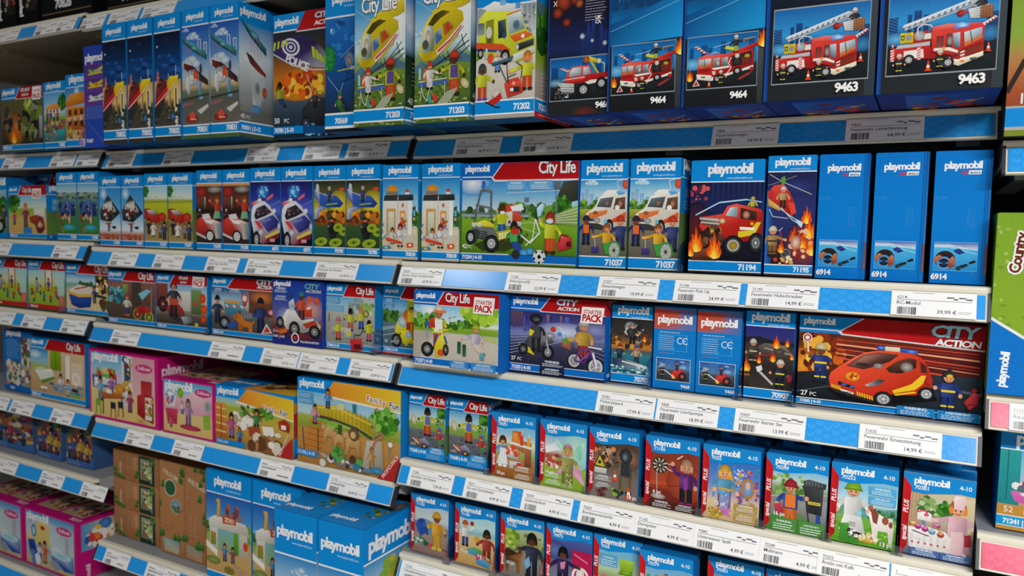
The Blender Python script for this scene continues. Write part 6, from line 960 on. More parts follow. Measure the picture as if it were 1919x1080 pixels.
def art_goats(a):
    a.bg((0, BL), (19, BL), (20, '#8cc0dc'), (30, '#b8c88c'), (34, '#a4b43c'), (60, '#cfa84c'), (100, '#a8783c')); a.poly([(28, 24), (42, 0), (100, 6), (100, 40), (60, 30)], ['#e0862c', '#ea9a34', '#e8c42c', '#e8cc34', '#e4a42e']); a.poly([(26, 25), (28, 22), (62, 29), (100, 39), (100, 41), (60, 32)], '#f0ece0'); a.logo(2, 30, 13)
    for i, (t, c) in enumerate(zip('Family Fun', ('#d83a7c', '#2f9c4c', '#d8602c', '#3a7cc0', '#8c3a9c', '#c43a3c', '#fff', '#33405c', '#33405c', '#33405c'))):
        if t != ' ': a.text(t, 62+i*3.1, 29+i*.4, 8, c, 'x', out='#ffffff', ow=.06)
    a.poly([(0, 30), (14, 30), (16, 88), (0, 86)], ['#d88a34', '#e09a44', '#b4682a', '#b06428']); 
    for k in range(4): a.line([(8, 32), (8, 86)], 1.4, '#8c4c1c'); a.line([(1, 38+k*13), (15, 39+k*13)], 1.6, '#f0c080')
    a.scat(20, 40, 60, 62, 30, 4, ['#dfd8c8', '#b4a488', '#8c7a5c', '#f0ece4'], ellip=True); a.line([(36, 34), (52, 46), (70, 36)], 1.6, '#6a4a28'); a.scat(34, 28, 74, 44, 26, 2.4, ['#4a8c2c', '#6aac3c', '#35661f'])
    a.fig(22, 86, 44, hair='#3f2a20', top='#c4568c', legs='#8c6ab4', long_hair=True); a.fig(33, 92, 28, hair='#8c4a24', top='#3a86c4', legs='#33508c', skin='#c98a64'); a.fig(55, 70, 42, hair='#4a2c1c', top='#4a8c3c', legs='#33402c', la=(-.3, .3))
    a.poly([(44, 62), (58, 58), (60, 68), (56, 78), (46, 76)], '#a8482c'); a.poly([(62, 56), (76, 54), (78, 66), (74, 72), (64, 70)], '#f0ece2'); a.ell(82, 66, 4, 4, '#e4e0d6'); a.poly([(82, 44), (90, 38), (97, 44), (96, 58), (84, 56)], ['#c9402c', '#a83020', '#c9402c', '#8c2a1c', '#a83424']); a.rect(86, 48, 92, 55, '#f2eadc'); a.scat(46, 76, 90, 96, 50, 5, ['#6a4428', '#8c5c38', '#b4845c', '#4a2c1a', '#dfd4c0'], ellip=True); a.ell(74, 84, 4, 6, '#f2eee6')
    a.poly([(80, 100), (100, 66), (100, 100)], '#b82a2a'); a.text('PROMO-PACK', 85, 100, 5, '#f0d8d4', 'b', rot=62); a.rect(2, 90, 40, 98, BL); a.text('71191|4-10', 3, 96, 4, WHT, 'b')
def art_goats_side(a):
    a.bg((0, BL), (28, BL), (28.1, '#c4242a'), (68, '#a84a2c'), (70, BL), (88, BL), (100, '#2f4a6a')); a.rect(0, 12, 100, 26, '#d8892c')
def art_goats_top(a):
    a.bg((0, '#0f6cb0'), (100, BL)); a.poly([(34, 100), (52, 0), (100, 0), (100, 100)], ['#e8922c', '#d87a20', '#e0a828', '#ecc838']); a.scat(44, 10, 78, 70, 30, 6, ['#6a4428', '#a87c4c', '#3a2a1c', '#c9a46c'], ellip=True); a.logo(4, 34, 60)
def art_lions(a):
    a.bg((0, BL), (15, BL), (16, '#7cc0e4'), (40, '#b8d8e0'), (44, '#a8b44c'), (56, '#8c9c3c'), (60, '#c4904c'), (100, '#b07c3c')); a.poly([(27, 17), (37, 0), (100, 0), (100, 24)], ['#e0862c', '#ea9a34', '#e8c42c', '#e8cc34']); a.poly([(26, 19), (27, 16.6), (100, 23), (100, 25)], '#f0ece0'); a.logo(2, 27, 9.5)
    for i, (t, c) in enumerate(zip('Family Fun', ('#d83a7c', '#2f9c4c', '#d8602c', '#3a7cc0', '#8c3a9c', '#c43a3c', '#fff', '#33405c', '#33405c', '#33405c'))):
        if t != ' ': a.text(t, 69+i*3, 16+i*.5, 6.4, c, 'x', out='#ffffff', ow=.06)
    a.rect(2, 17, 17, 30, '#4f9ed0'); a.lines(3, 18, 16, 23, 2, WHT); a.lines(3, 24.5, 16, 29, 3, WHT); a.scat(18, 42, 80, 54, 60, 3, ['#5a8c34', '#7cae44', '#3f6a28', '#9cc45c']); a.ell(60, 48, 30, 5, '#9ccc5c', '#8cae3c')
    # bridge
    a.poly([(18, 30), (40, 27), (72, 36), (76, 54), (58, 46), (36, 42), (18, 40)], ['#c9b02c', '#d8c03a', '#b89c20', '#a88c1a', '#c4a828', '#b89c20', '#b8a024'])
    for k in range(14): a.line([(20+k*4, 29+abs(k-6)*.6), (20+k*4, 42+max(0, k-6)*1.4)], .5, '#8c7414')
    a.line([(18, 33), (42, 30), (74, 42)], .8, '#ecd860'); a.line([(18, 42), (40, 44), (60, 49), (76, 58)], 1.8, '#4a4238'); a.rect(42, 48, 46, 66, '#3f5a2c')
    for k in range(6): a.poly([(6+k*1.5, 82-k*7), (24+k*1.2, 84-k*7), (24+k*1.2, 87-k*7), (6+k*1.5, 85-k*7)], ['#e08a34', '#d87c2a', '#b8641e', '#c87024'])
    a.line([(6, 58), (8, 86)], .8, '#3a2c20'); a.line([(22, 56), (22, 84)], .8, '#3a2c20'); a.fig(32, 32, 24, hair='#4a2c1c', top='#4f9cd8', legs='#33508c'); a.fig(19, 52, 24, hair='#5a3420', top='#d89aa8', legs='#8c6aa8'); a.ell(45, 27, 4, 4, '#cfd4a0'); a.poly([(56, 22), (60, 22), (60, 32), (57, 32)], '#2f7c8c'); a.ell(79, 27, 2, 5, '#d8442c')
    a.tree(86, 36, 12, 13, cols=('#4a8c2c', '#6ab03c', '#357020', '#8cc454'), n=70); a.line([(76, 60), (78, 42), (74, 38)], 1.6, '#b4845c'); a.line([(77, 54), (84, 48)], 1.4, '#b4845c')
    # lions
    for x, y, s in ((33, 58, 1), (43, 64, .9), (56, 64, 1.25)): 
        a.poly([(x-5*s, y-4*s), (x+1*s, y-6*s), (x+6*s, y-2*s), (x+6*s, y+14*s), (x+4*s, y+14*s), (x+3*s, y+6*s), (x-2*s, y+6*s), (x-3*s, y+14*s), (x-5*s, y+14*s)], ['#d0a468', '#dcb47c', '#c49858', '#a87c44', '#a87c44', '#b88c50', '#b88c50', '#a87c44', '#b88c50']); a.ell(x-5*s, y-5*s, 3*s, 4*s, '#d8b078', '#b48a50')
    a.ell(58, 56, 5, 8, '#8c6a48', '#5a4430'); a.ell(57, 57, 2.6, 4, '#d8b078')
    a.poly([(70, 60), (84, 58), (86, 92), (66, 92)], ['#c9c4b4', '#b4ae9c', '#8c8878', '#a8a494']); a.line([(74, 76), (78, 60), (86, 50)], 2.6, '#b07a5c'); a.fig(75, 92, 26, skin='#c49058', hair='#b07c44', top='#c89a5c', legs='#b88a50'); a.line([(92, 62), (91, 76)], 1, '#5a8cb0'); a.ell(92, 60, 2, 3, '#e4ecee')
    a.poly([(24, 84), (44, 86), (70, 90), (80, 94), (70, 98), (30, 92)], ['#c4b8a8', '#5a4a40', '#cfc4b4', '#4f8cac', '#6a5a4c', '#b4a898']); a.scat(26, 84, 66, 96, 20, 3, ['#e4dccc', '#5a3a30', '#3f7c98', '#8c7c6c']); a.scat(36, 74, 66, 88, 16, 2, ['#3f8c3a', '#5aac4c']); a.ell(80, 92, 6, 4, '#4fa0c4', '#2f7ca4')
    a.poly([(80, 100), (100, 70), (100, 100)], '#b82a2a'); a.text('PROMO-PACK', 86, 99, 4.2, '#f2dcd8', 'b', rot=52); a.rect(0, 84, 22, 91, BL); a.text('71192|4-10', 2, 89.4, 4, WHT, 'b')
def art_patient(a):
    city(a, 'life', '71245', cut=(38, 52), themex=(52, 97), nb=(84, 98), foot=BL); b = a.sub(0, 18.6, 100, 84); b.bg((0, '#4f9cd0'), (20, '#a8cfdc'), (34, '#c0d4b0'), (40, '#8cae3c'), (54, '#7c9c4c'), (58, '#6a7078'), (100, '#50565c')); b.tree(92, 10, 16, 16); b.scat(70, 22, 100, 44, 20, 3, ['#4a7c34', '#6a9c44']); b.scat(0, 60, 100, 100, 50, 3, ['#7c8288', '#44484e', '#5c6268'], ry=1.2); b.ell(14, 34, 6, 14, '#e4dccc', '#b4a890', rot=14); b.poly([(78, 44), (94, 46), (92, 56), (80, 54)], '#2f8cc4')
    b.fig(52, 70, 68, skin='#4a2c20', hair='#1f1c1a', top='#d4d42a', legs='#e4532a', vest='#5a6ac0', la=(-.42, .44), ra=(.5, .42)); b.fig(84, 88, 40, hat='#d8452c', top='#c43a3c', legs='#4a8c44', sit=True); b.poly([(18, 84), (44, 74), (62, 88), (40, 96)], ['#8c5a44', '#a8b0c4', '#6a7ca8', '#5c4a6c']); b.ell(22, 84, 8, 8, '#c88a6c', '#8c5438'); b.wheel(44, 94, 7, 6, hub='#d89a4c'); b.line([(12, 78), (30, 90)], 2, '#e8e4dc')
    a.text('15PC', 4, 81, 4, '#c9d4d8', 'r'); a.rect(0, 84, 100, 100, BL); a.text('71245|4-10', 4, 91.4, 5, WHT, 'x'); a.warn(58, 80, 98, 90, '#3a9ad8'); a.lines(50, 91, 98, 98, 3, '#cfe4f2')
def art_bar(a):
    a.bg((0, '#6ab4dc'), (30, '#8cc4e0'), (44, '#dfe0cc'), (62, '#8cae5c'), (70, '#b87c44'), (100, '#8c5426')); a.poly([(20, 58), (40, 44), (60, 60), (40, 72)], ['#6a9c4c', '#a8c48c', '#7cae5c', '#a87c4c'])
    a.poly([(46, 36), (92, 40), (92, 82), (76, 84), (76, 58), (46, 50)], ['#c98a5c', '#b4744a', '#6a3e28', '#5c3422', '#a86a44', '#b87c54']); a.rect(48, 25, 72, 42, '#c9402c', '#e08a3c'); a.rect(50, 27, 60, 40, '#e89a3c'); a.poly([(44, 42), (92, 46), (92, 50), (44, 46)], '#e8e4de'); a.rect(66, 30, 73, 46, '#d8402c'); a.rect(82, 32, 89, 46, '#e8a42c'); a.line([(70, 24), (70, 31)], 1.4, '#f2f2f0'); a.line([(86, 26), (86, 33)], 1.4, '#f2f2f0')
    for k in range(5): a.line([(48+k*5.5, 50), (50+k*5.5, 60)], 1.2, '#7c4a2c')
    a.fig(26, 84, 50, hair='#5a3420', top='#6aa0d0', dress='#dfe4ea', legs='#e8e4e0', shoes='#f0f0ee', ra=(.4, .5)); a.poly([(20, 54), (32, 54), (38, 78), (18, 80)], '#e4e8ee'); a.poly([(32, 54), (64, 62), (62, 70), (36, 66)], ['#dfe6ea', '#b8c4cc', '#8c9aa4', '#c4d0d8']); a.scat(36, 50, 62, 62, 22, 4, ['#e0502c', '#e8842c', '#c9302c', '#f0d8c8']); a.rect(42, 72, 68, 84, '#d8dcda', '#aab0b0'); a.ell(64, 78, 6, 5, '#c9304c')
    special(a, '70251', '18', 12, '#a8743c', (78, 99), (52, 96))
def art_fairy(a):
    a.bg((0, '#5fa8d8'), (24, '#8cbcd8'), (42, '#d8dcdc'), (52, '#a8584c'), (62, '#8c7c54'), (70, '#9cb43c'), (100, '#7ca42c')); a.ell(80, 40, 34, 30, '#c4e4d4', '#8cc8cc'); a.poly([(12, 40), (40, 30), (44, 42), (14, 50)], ['#e8eef0', '#c9dce4', '#dfe8ea', '#f4f6f6']); a.scat(12, 52, 46, 70, 30, 5, ['#b8483c', '#e8e0dc', '#8c3a34', '#d8c4bc'], ellip=True)
    a.poly([(60, 52), (38, 36), (34, 26), (52, 36)], ['#a8e0c4', '#7cc8ac', '#c4f0dc', '#8cd4b4']); a.poly([(64, 52), (84, 30), (96, 26), (90, 52), (74, 60)], ['#a8e0c4', '#8cd4b8', '#d4f4e4', '#7cc4ac', '#a8dcc8']); a.poly([(52, 64), (34, 80), (28, 96), (50, 78)], ['#dc9cc4', '#cc7cb4', '#e4b4d4', '#d48cbc']); a.poly([(68, 62), (90, 70), (99, 92), (72, 76)], ['#dc9cc4', '#c878b4', '#e4b4d4', '#d894c4'])
    a.fig(61, 98, 66, hair='#c4a468', skin='#e0a882', top='#a8a45c', legs='#8c8c4c', shoes='#9cae7c', la=(-.4, .36), ra=(.3, .5)); a.scat(54, 62, 69, 96, 30, 1.6, ['#c4b46c', '#6a6c34', '#e4dcb4', '#4a8c74']); a.line([(54, 34), (68, 34)], 4, '#d87ca8'); special(a, '70599', '14', 12, '#8cb43a', (78, 97), (10, 50))
def art_bomb(a):
    a.bg((0, '#46362c'), (30, '#5a4434'), (48, '#8c7464'), (56, '#6a6260'), (100, '#7c7470')); a.ell(76, 40, 30, 18, '#a87c5c', '#4a3a30'); a.scat(12, 28, 60, 54, 40, 5, ['#3a302a', '#7c6454', '#b8a088', '#2c2420', '#d88a4c'])
    a.poly([(10, 56), (22, 36), (36, 58)], '#2c2a22'); a.poly([(13, 55), (22, 39.5), (33, 56.4)], '#c9b82c'); a.ell(22, 50, 3.6, None, '#3a3618'); a.rect(12, 58, 36, 66, '#d8d8d4', '#b4b4b0'); a.warn(11, 68, 48, 77, '#8a807a'); a.warn(11, 78, 48, 88, '#807872', 'AVERTISSEMENT')
    a.fig(74, 92, 68, skin='#7c5a44', hat='#3c4048', top='#6a5c4a', legs='#7c6a54', shoes='#33302c', vest='#33353a', la=(-.36, .5), face=False); a.ell(75, 36, 12, 11, '#4a4f58', '#22252c'); a.ell(73, 37, 6, 6, '#7c8a98', '#33404c'); a.cone(54, 74, 16); a.cone(82, 97, 18)
    for i, (x, y) in enumerate(((24, 92), (32, 88), (28, 97))): a.line([(x-8, y+1), (x+8, y-1)], 6, '#7c3a3c'); a.line([(x-2, y-1), (x+2, y+1)], 6.5, '#33302c')
    a.scat(48, 86, 70, 97, 24, 3, ['#5a8c2c', '#22262a', '#33363a', '#8cb43a']); special(a, '70600', '18', 78)
def art_darts(a):
    a.bg((0, '#7c3424'), (30, '#8c3c2a'), (60, '#a8482c'), (66, '#c4502c'), (74, '#7c2c20'), (100, '#5a2420')); a.ell(80, 60, 40, 26, '#b8502f', '#8c3626'); a.line([(12, 70), (100, 62)], .8, '#5a2018'); a.line([(22, 46), (24, 84)], 1.6, '#b4a8a0'); a.ell(26, 84, 14, 4, '#c9c4c0', '#8c7c78')
    a.ell(28, 40, 15, None, '#2a2420', n=24); 
    for k in range(10): t = k*.6283; a.poly([(28, 40), (28+13.6*math.cos(t), 40+13.6/a.asp*math.sin(t)), (28+13.6*math.cos(t+.314), 40+13.6/a.asp*math.sin(t+.314))], '#b8ac9c')
    a.ell(28, 40, 6, None, '#4a3c34'); a.ell(28, 40, 2.4, None, '#c4a898'); a.line([(38, 42), (52, 46)], 1.4, '#dfdcd8'); a.line([(38, 36), (50, 37)], 1.2, '#dfdcd8'); a.poly([(50, 34), (56, 36), (51, 39)], '#e8e4e0')
    a.fig(78, 92, 66, hair='#c99a7c', skin='#d89c7c', top='#5a2a6c', legs='#22242c', shoes='#8c2a6c', la=(-.34, .14), ra=(.22, .58)); a.poly([(72, 54), (80, 50), (82, 66), (74, 70)], '#8c3a9c'); a.line([(60, 28), (70, 22)], 2, '#dfdcd8'); special(a, '71165', '6', 16, '#4a2420', (89, 99.5), (12, 98))
def art_mermaid(a):
    a.bg((0, '#2f6cc0'), (30, '#3c7cc8'), (50, '#6a8cc8'), (66, '#b4a8b4'), (76, '#dcc8a4'), (100, '#c4a878')); a.line([(30, 24), (20, 70)], 4, '#5a94d8'); a.line([(56, 22), (50, 66)], 3, '#4f88d0'); a.scat(58, 26, 98, 80, 80, 3.6, ['#c85a8c', '#8c4a9c', '#e0a43a', '#5a6cc8', '#d8843c', '#a83a6c', '#4f9cb4'], ellip=True); a.scat(56, 28, 78, 50, 24, 2.4, ['#a8c0e8', '#7c9cd8', '#c4d4f0']); a.ring(95, 28, 4, 1.6, '#4fa4b4', a0=0, a1=270)
    a.ell(80, 52, 11, 14, '#d89a3c', '#b8782a', n=20); a.ell(80, 52, 8, 10.6, '#8cb4d8', '#5f8cc0', n=20); a.ell(80, 48, 4, 5, '#e8b48c')
    a.ell(40, 40, 12, 14, '#e8ac3c', '#c98a2a'); a.ell(51, 50, 5, 14, '#e8ac3c', '#c98a2a'); a.fig(40, 88, 64, hair='#eeb544', skin='#f0b48c', top='#5aa4d0', legs='#8c7cc0', shoes='#d07ab0', la=(-.24, .56), ra=(.3, .58))
    a.poly([(32, 56), (48, 56), (50, 72), (44, 86), (54, 94), (40, 92), (28, 95), (36, 86), (32, 74)], ['#5fb4cc', '#4f98c4', '#8c7cc0', '#b474b4', '#d87ca8', '#c86aa8', '#e08cb4', '#b474b4', '#7c9ccc']); a.scat(34, 60, 48, 84, 24, 1.8, ['#8cd0dc', '#c49cd0', '#5f8cc8']); a.line([(29, 57), (52, 58)], 4, '#d8a43c')
    a.scat(12, 84, 36, 99, 30, 3, ['#c9a43a', '#a8842a', '#dcc06c'], ellip=True); special(a, '9355', '15', 22, '#b8944c', (74, 97), (58, 98))
def art_waste(a):
    a.bg((0, '#6ab4dc'), (22, '#8cc4e0'), (34, '#c4d8d8'), (42, '#8ca46c'), (50, '#8c8e8a'), (72, '#7c7e7c'), (76, '#5c8c4c'), (100, '#3f7c34')); a.scat(12, 26, 60, 52, 50, 4, ['#6a9c44', '#8cb85c', '#4a7c34', '#a8c47c']); a.poly([(10, 62), (100, 52), (100, 96), (60, 74), (10, 80)], ['#8c8e8c', '#9c9e9c', '#6a6c6c', '#7c7e7c', '#7c8078']); a.line([(10, 56), (100, 44)], 2, '#b4b8b4')
    a.poly([(64, 36), (94, 36), (92, 72), (68, 70)], ['#3a3d40', '#4a4d50', '#26282b', '#2c2f32']); a.poly([(61, 30), (70, 27), (98, 30), (97, 37), (63, 38)], ['#4a4d50', '#5c6064', '#3a3d40', '#2c2f32', '#3a3d40']); 
    for k in range(6): a.line([(66+k*5, 30), (66+k*5, 35)], 1, '#7c8084')
    a.rect(70, 55, 90, 59, '#c9b84c'); a.lines(72, 56, 88, 58.4, 1, '#4a4a20'); a.line([(64, 40), (74, 90)], 2.2, '#2c2f33'); a.line([(61, 36), (66, 44)], 3, '#33363a')
    a.fig(42, 92, 62, hat='#b8283c', skin='#e0a07c', top='#2f4f9c', legs='#e8702c', shoes='#2c2a28', ra=(.36, .36), la=(-.3, .56), vest='#ec7c34'); a.poly([(16, 66), (28, 62), (32, 74), (20, 80)], ['#c43a4c', '#d85060', '#a82c3c', '#b43244']); a.ell(66, 93, 8, 4, '#eceae4', '#c4c0b8'); a.ell(66, 98, 7, 3, '#d8402c'); a.poly([(84, 72), (90, 70), (92, 90), (84, 92)], '#2c4a9c'); a.rect(78, 88, 84, 98, '#4a9c4c'); a.rect(90, 90, 98, 98, '#3f8c3c'); a.ell(74, 96, 4, 4, '#c43a3c')
    special(a, '70249', '16', 14, '#4f8c3f', (82, 99.6), (12, 98))
def art_vet(a):
    a.bg((0, '#6ab8e0'), (30, '#8ccae8'), (46, '#c8e4ec'), (54, '#5a9c9c'), (60, '#7cb84c'), (80, '#6aac34'), (100, '#5a9c2c')); a.poly([(10, 62), (40, 48), (70, 54), (100, 48), (100, 66), (10, 70)], ['#4a8c98', '#6aa4ac', '#4f949c', '#5c9ca4', '#6aac4c', '#7cb44c']); a.scat(60, 54, 100, 64, 40, 3, ['#3f7c4c', '#5a9c5c', '#2c6040']); a.scat(10, 66, 100, 98, 90, 3, ['#7cb83c', '#5a9c28', '#94c84c', '#4a8c22', '#b8d86c'], ry=1)
    a.fig(35, 90, 70, hair='#d8984c', hat='#8cc42c', skin='#f0b48c', top='#eef0ee', legs='#e8c4a4', shoes='#2c2c30', ra=(.3, .52), dress='#f2f4f2'); a.rect(30, 72, 40, 78, '#b4b0a8'); a.line([(46, 56), (58, 62)], 2, '#5fc0dc'); a.ell(45, 60, 4, 4, '#8cd4e4')
    a.poly([(58, 52), (66, 48), (72, 56), (84, 60), (94, 60), (97, 72), (95, 92), (90, 92), (88, 78), (74, 78), (73, 94), (67, 94), (64, 74), (60, 62), (54, 58)], ['#f4f2ee', '#f8f6f4', '#eceae4', '#f4f2ee', '#e4e0da', '#d4cec6', '#c9c4bc', '#d4cec6', '#dfdad2', '#e4e0d8', '#cfc8be', '#d8d2c8', '#eceae4', '#f4f2ee', '#f0ece6']); a.poly([(62, 54), (68, 50), (74, 58), (72, 70), (66, 68)], '#8c4a38'); a.ell(84, 64, 5, 5, '#9c5642'); a.ell(92, 68, 3, 4, '#8c4a38'); a.ell(62, 51, 4, 4, '#a86450'); a.ell(57, 56, 3, 2.6, '#e8b4a8'); a.ell(63, 54, 1, 1, '#1c1410'); a.line([(66, 46), (70, 44)], 2, '#f0ece6')
    a.poly([(16, 76), (30, 74), (34, 96), (18, 98)], ['#4a9c3c', '#5ab04a', '#357c2c', '#3f8a34']); a.poly([(24, 90), (44, 88), (46, 97), (26, 99)], '#3f8a34'); a.scat(30, 82, 44, 92, 14, 3, ['#eceae6', '#33363a', '#b4b8bc']); a.ell(60, 92, 12, 4, '#d8b04c', '#b48a30'); a.scat(48, 84, 72, 92, 20, 3, ['#efe8d8', '#dcc88c'])
    a.warn(58, 24, 98, 34, '#4fb0e0'); a.warn(58, 36, 98, 46, '#4fb0e0', 'AVERTISSEMENT'); special(a, '70252', '13', 76)
def art_baker(a):
    a.bg((0, '#d8c4a4'), (30, '#cfc0a0'), (36, '#8ca488'), (56, '#a8b890'), (60, '#b8a08c'), (100, '#5a6480')); a.rect(12, 22, 36, 60, '#c4a888', '#b89c7c'); 
    for k in range(5): a.line([(14+k*5, 22), (14+k*5, 56)], .8, '#a08868')
    a.scat(20, 28, 60, 50, 60, 5, ['#5a8c44', '#8cac64', '#c4c8a8', '#3f6a34'], ellip=True); a.rect(70, 22, 100, 70, '#d8c8a8', '#c4b08c'); a.tree(60, 40, 12, 10)
    a.fig(78, 94, 70, hair='#e0883c', skin='#f0b08c', top='#e8b8c4', legs='#a83a4c', shoes='#e4e0dc', la=(-.52, .44), ra=(.3, .52), dress='#d8a4b4'); a.poly([(72, 30), (86, 30), (86, 36), (72, 36)], '#e8c8d0'); a.poly([(70, 24), (74, 20), (84, 20), (89, 24), (86, 34), (73, 34)], ['#f0d8de', '#f6e4e8', '#f0d8de', '#e4c4cc', '#dcb8c2', '#e8ccd4']); a.poly([(88, 66), (97, 64), (98, 78), (89, 80)], '#9c2c3c'); a.poly([(70, 64), (86, 62), (88, 94), (68, 94)], ['#e8c8cc', '#dcb4bc', '#cfa4ac', '#dcb8be'])
    a.poly([(10, 66), (30, 62), (62, 66), (70, 72), (70, 90), (40, 93), (12, 90)], ['#f0eeec', '#f8f6f4', '#f0eeec', '#e4e0de', '#cfcac8', '#dcd8d6', '#e4e0de']); 
    for k in range(6): a.poly([(13+k*9.4, 74), (17+k*9.4, 74), (17.6+k*9.4, 91), (14+k*9.4, 91)], '#dad6d6'); a.ell(17+k*9, 84, 1.8, None, '#c8486c')
    a.rect(22, 48, 42, 56, '#f4f2f0', '#dcd8d8'); a.ell(32, 48, 10, 3, '#f8f6f4'); a.scat(23, 44, 41, 49, 12, 2.6, ['#c8284c', '#e05a74', '#f4f0ee']); a.rect(30, 56, 34, 62, '#6a8cb8'); 
    for x, y, c in ((17, 62, '#e0a43a'), (24, 64, '#c83a8c'), (34, 66, '#c83a8c'), (50, 60, '#c84a94'), (44, 68, '#7cb4d4'), (56, 70, '#c9542c')): a.ell(x, y, 5, 3.6, c, mixc(c, '#000000', .3)); a.ell(x, y-1.6, 4, 1.6, mixc(c, '#ffffff', .4))
    a.line([(16, 70), (40, 74)], 1.6, '#5a4a54'); a.line([(44, 60), (58, 68)], 1.6, '#c4a46c'); special(a, '70381', '24', 16, '#4a6cac', (91, 99.6), (14, 98)); 
def art_rain(a):
    a.bg((0, '#a8bcc8'), (40, '#c4d0d4'), (52, '#8c9aa4'), (60, '#9c8c84'), (100, '#8c7068')); a.poly([(0, 50), (40, 40), (100, 52), (100, 66), (0, 66)], ['#5c7484', '#7c94a0', '#6a7c88', '#8c8680', '#7c7874']); a.line([(0, 78), (100, 88)], 4, '#6a5450'); a.fig(70, 90, 66, hat='#e8b42c', skin='#8c5438', top='#e8a82c', legs='#dca428', shoes='#e0b83c', la=(-.4, .46)); a.poly([(12, 52), (38, 42), (48, 60), (26, 72)], ['#2c56ac', '#3f6cc4', '#22468c', '#264e9c']); a.ell(28, 46, 12, 5, '#1f3a74', '#2c56ac', rot=20); a.line([(42, 66), (54, 60)], 5, '#33404c'); a.ell(52, 62, 5, 4, '#4f98c4'); a.scat(8, 74, 46, 84, 30, 4, ['#3f7c5c', '#c4d4cc', '#2c5a44', '#8cb49c']); a.ell(52, 84, 4, 4, '#d8403c'); special(a, '71163', '10', 14)
def art_beach(a):
    a.bg((0, '#8cc4dc'), (36, '#b8dcdc'), (46, '#7cbcc4'), (52, '#d8bc84'), (100, '#c49c5c')); a.fig(26, 70, 44, hat='#d8602c', skin='#f0b890', top='#e8ece8', legs='#3a4a8c', ra=(.4, .18)); a.ell(43, 30, 5, None, '#b82c44', '#8c2034'); a.fig(80, 90, 56, skin='#6a3c28', hair='#33201a', top='#a83a2c', legs='#8c2f28', la=(-.36, .5)); a.ell(56, 54, 6, None, '#e0b43c', '#b88c2a'); a.line([(50, 46), (62, 46)], 1.2, '#a8c4cc'); a.poly([(30, 74), (46, 68), (66, 70), (72, 78), (50, 82), (34, 80)], ['#4f9ccc', '#5aac6c', '#4a9c4c', '#3f8c4c', '#4f94c0', '#4f9ccc']); a.poly([(52, 82), (90, 86), (86, 98), (56, 94)], ['#4fa4d4', '#5fb0dc', '#3a84b4', '#3f8cbc']); a.scat(56, 78, 86, 86, 20, 3, ['#c43a5c', '#e8c84c', '#5aac4c', '#e8e4e0']); special(a, '71160', '15', 14)
def art_dog(a):
    a.bg((0, '#b8c8c0'), (30, '#a8b88c'), (50, '#7c8c4c'), (60, '#8c8a7c'), (100, '#7c7870')); a.tree(20, 36, 22, 18, cols=('#8cac3c', '#a8c44c', '#6a8c2c', '#c4d46c'), n=60); a.scat(60, 30, 100, 60, 50, 5, ['#8c9c4c', '#6a7c3a', '#a8ac6c', '#4a5c2c']); a.fig(74, 94, 72, skin='#5a3424', hair='#22201c', top='#2a2f4c', legs='#22263c', la=(-.36, .42)); a.line([(52, 48), (30, 58)], 1, '#33302c'); a.poly([(10, 60), (16, 54), (40, 60), (48, 54), (54, 58), (50, 68), (46, 92), (40, 92), (38, 74), (22, 74), (20, 92), (14, 92), (12, 70)], ['#5a3a24', '#33261c', '#33261c', '#4a3020', '#8c5c38', '#a86c3c', '#7c4c2c', '#8c5834', '#5a3a24', '#5a3a24', '#8c5834', '#8c5834', '#46301f']); a.poly([(56, 70), (68, 60), (72, 74), (62, 82)], '#7cacd4'); special(a, '71162', '10', 14)
def art_goal(a):
    a.bg((0, '#3a7cc4'), (25, '#4a5a9c'), (45, '#3a3c74'), (60, '#6a6c8c'), (100, '#8c8c94')); a.ell(20, 40, 30, 14, '#5a78b8', '#3c4484'); a.rect(58, 34, 100, 98, '#b8184c', '#c4245c'); a.ring(76, 72, 16, 5, '#f0ece8'); a.ell(76, 72, 9, 14, '#f2eeea', '#dcd4d0'); a.line([(62, 40), (92, 50)], 3, '#e080a0'); a.fig(38, 98, 66, skin='#6a3c28', hair='#1c1a1c', top='#33245c', legs='#26203c', la=(-.4, .55), ra=(.46, .42)); a.poly([(32, 58), (44, 54), (42, 66), (34, 68)], '#d88aa8'); special(a, '70875')
def art_cook(a):
    a.bg((0, '#5fb0d8'), (30, '#7cbcdc'), (50, '#b8d0a8'), (60, '#8cac5c'), (100, '#7c9c44')); a.warn(12, 28, 50, 46, '#5aa8d0'); a.fig(68, 120, 80, hair='#b87c44', skin='#f0b48c', top='#dcdcd4', legs='#5a7c44', hat='#8cc42c'); a.poly([(54, 30), (84, 30), (82, 46), (56, 46)], ['#a8cc3c', '#b8dc4c', '#8cb42c', '#8cb42c']); a.ell(24, 66, 14, 10, '#8c5c44', '#c4a08c'); special(a, '9356')
def art_magic(a):
    a.bg((0, '#3f98d0'), (40, '#8cbcd8'), (60, '#a878b8'), (100, '#7c9c4c')); a.fig(50, 110, 70, hair='#8c4aa8', top='#b46ac4', legs='#6a8cc8'); a.scat(16, 30, 96, 60, 40, 4, ['#d8a4d4', '#8cc44c', '#e8dcf0', '#6a5cb4', '#4f9c5c']); a.poly([(66, 34), (86, 28), (92, 40), (74, 46)], '#d89ad0'); special(a, '70379')
def art_pirate(a):
    a.bg((0, '#3a68a4'), (30, '#8c9cac'), (60, '#8c7458'), (100, '#6a5440')); a.fig(66, 110, 76, hat='#5a3424', skin='#d89a78', top='#b8432c', legs='#3a3c54'); a.poly([(36, 40), (50, 34), (54, 48), (40, 50)], '#c43a2c'); a.line([(30, 56), (44, 44)], 2, '#b4b8bc'); special(a, '70301')
def art_plain(a):
    a.bg((0, '#1b7cc8'), (30, '#3f7cb0'), (100, '#5a6c5c')); a.fig(60, 110, 76, top='#8c5a44', legs='#33405c'); special(a, '70302')
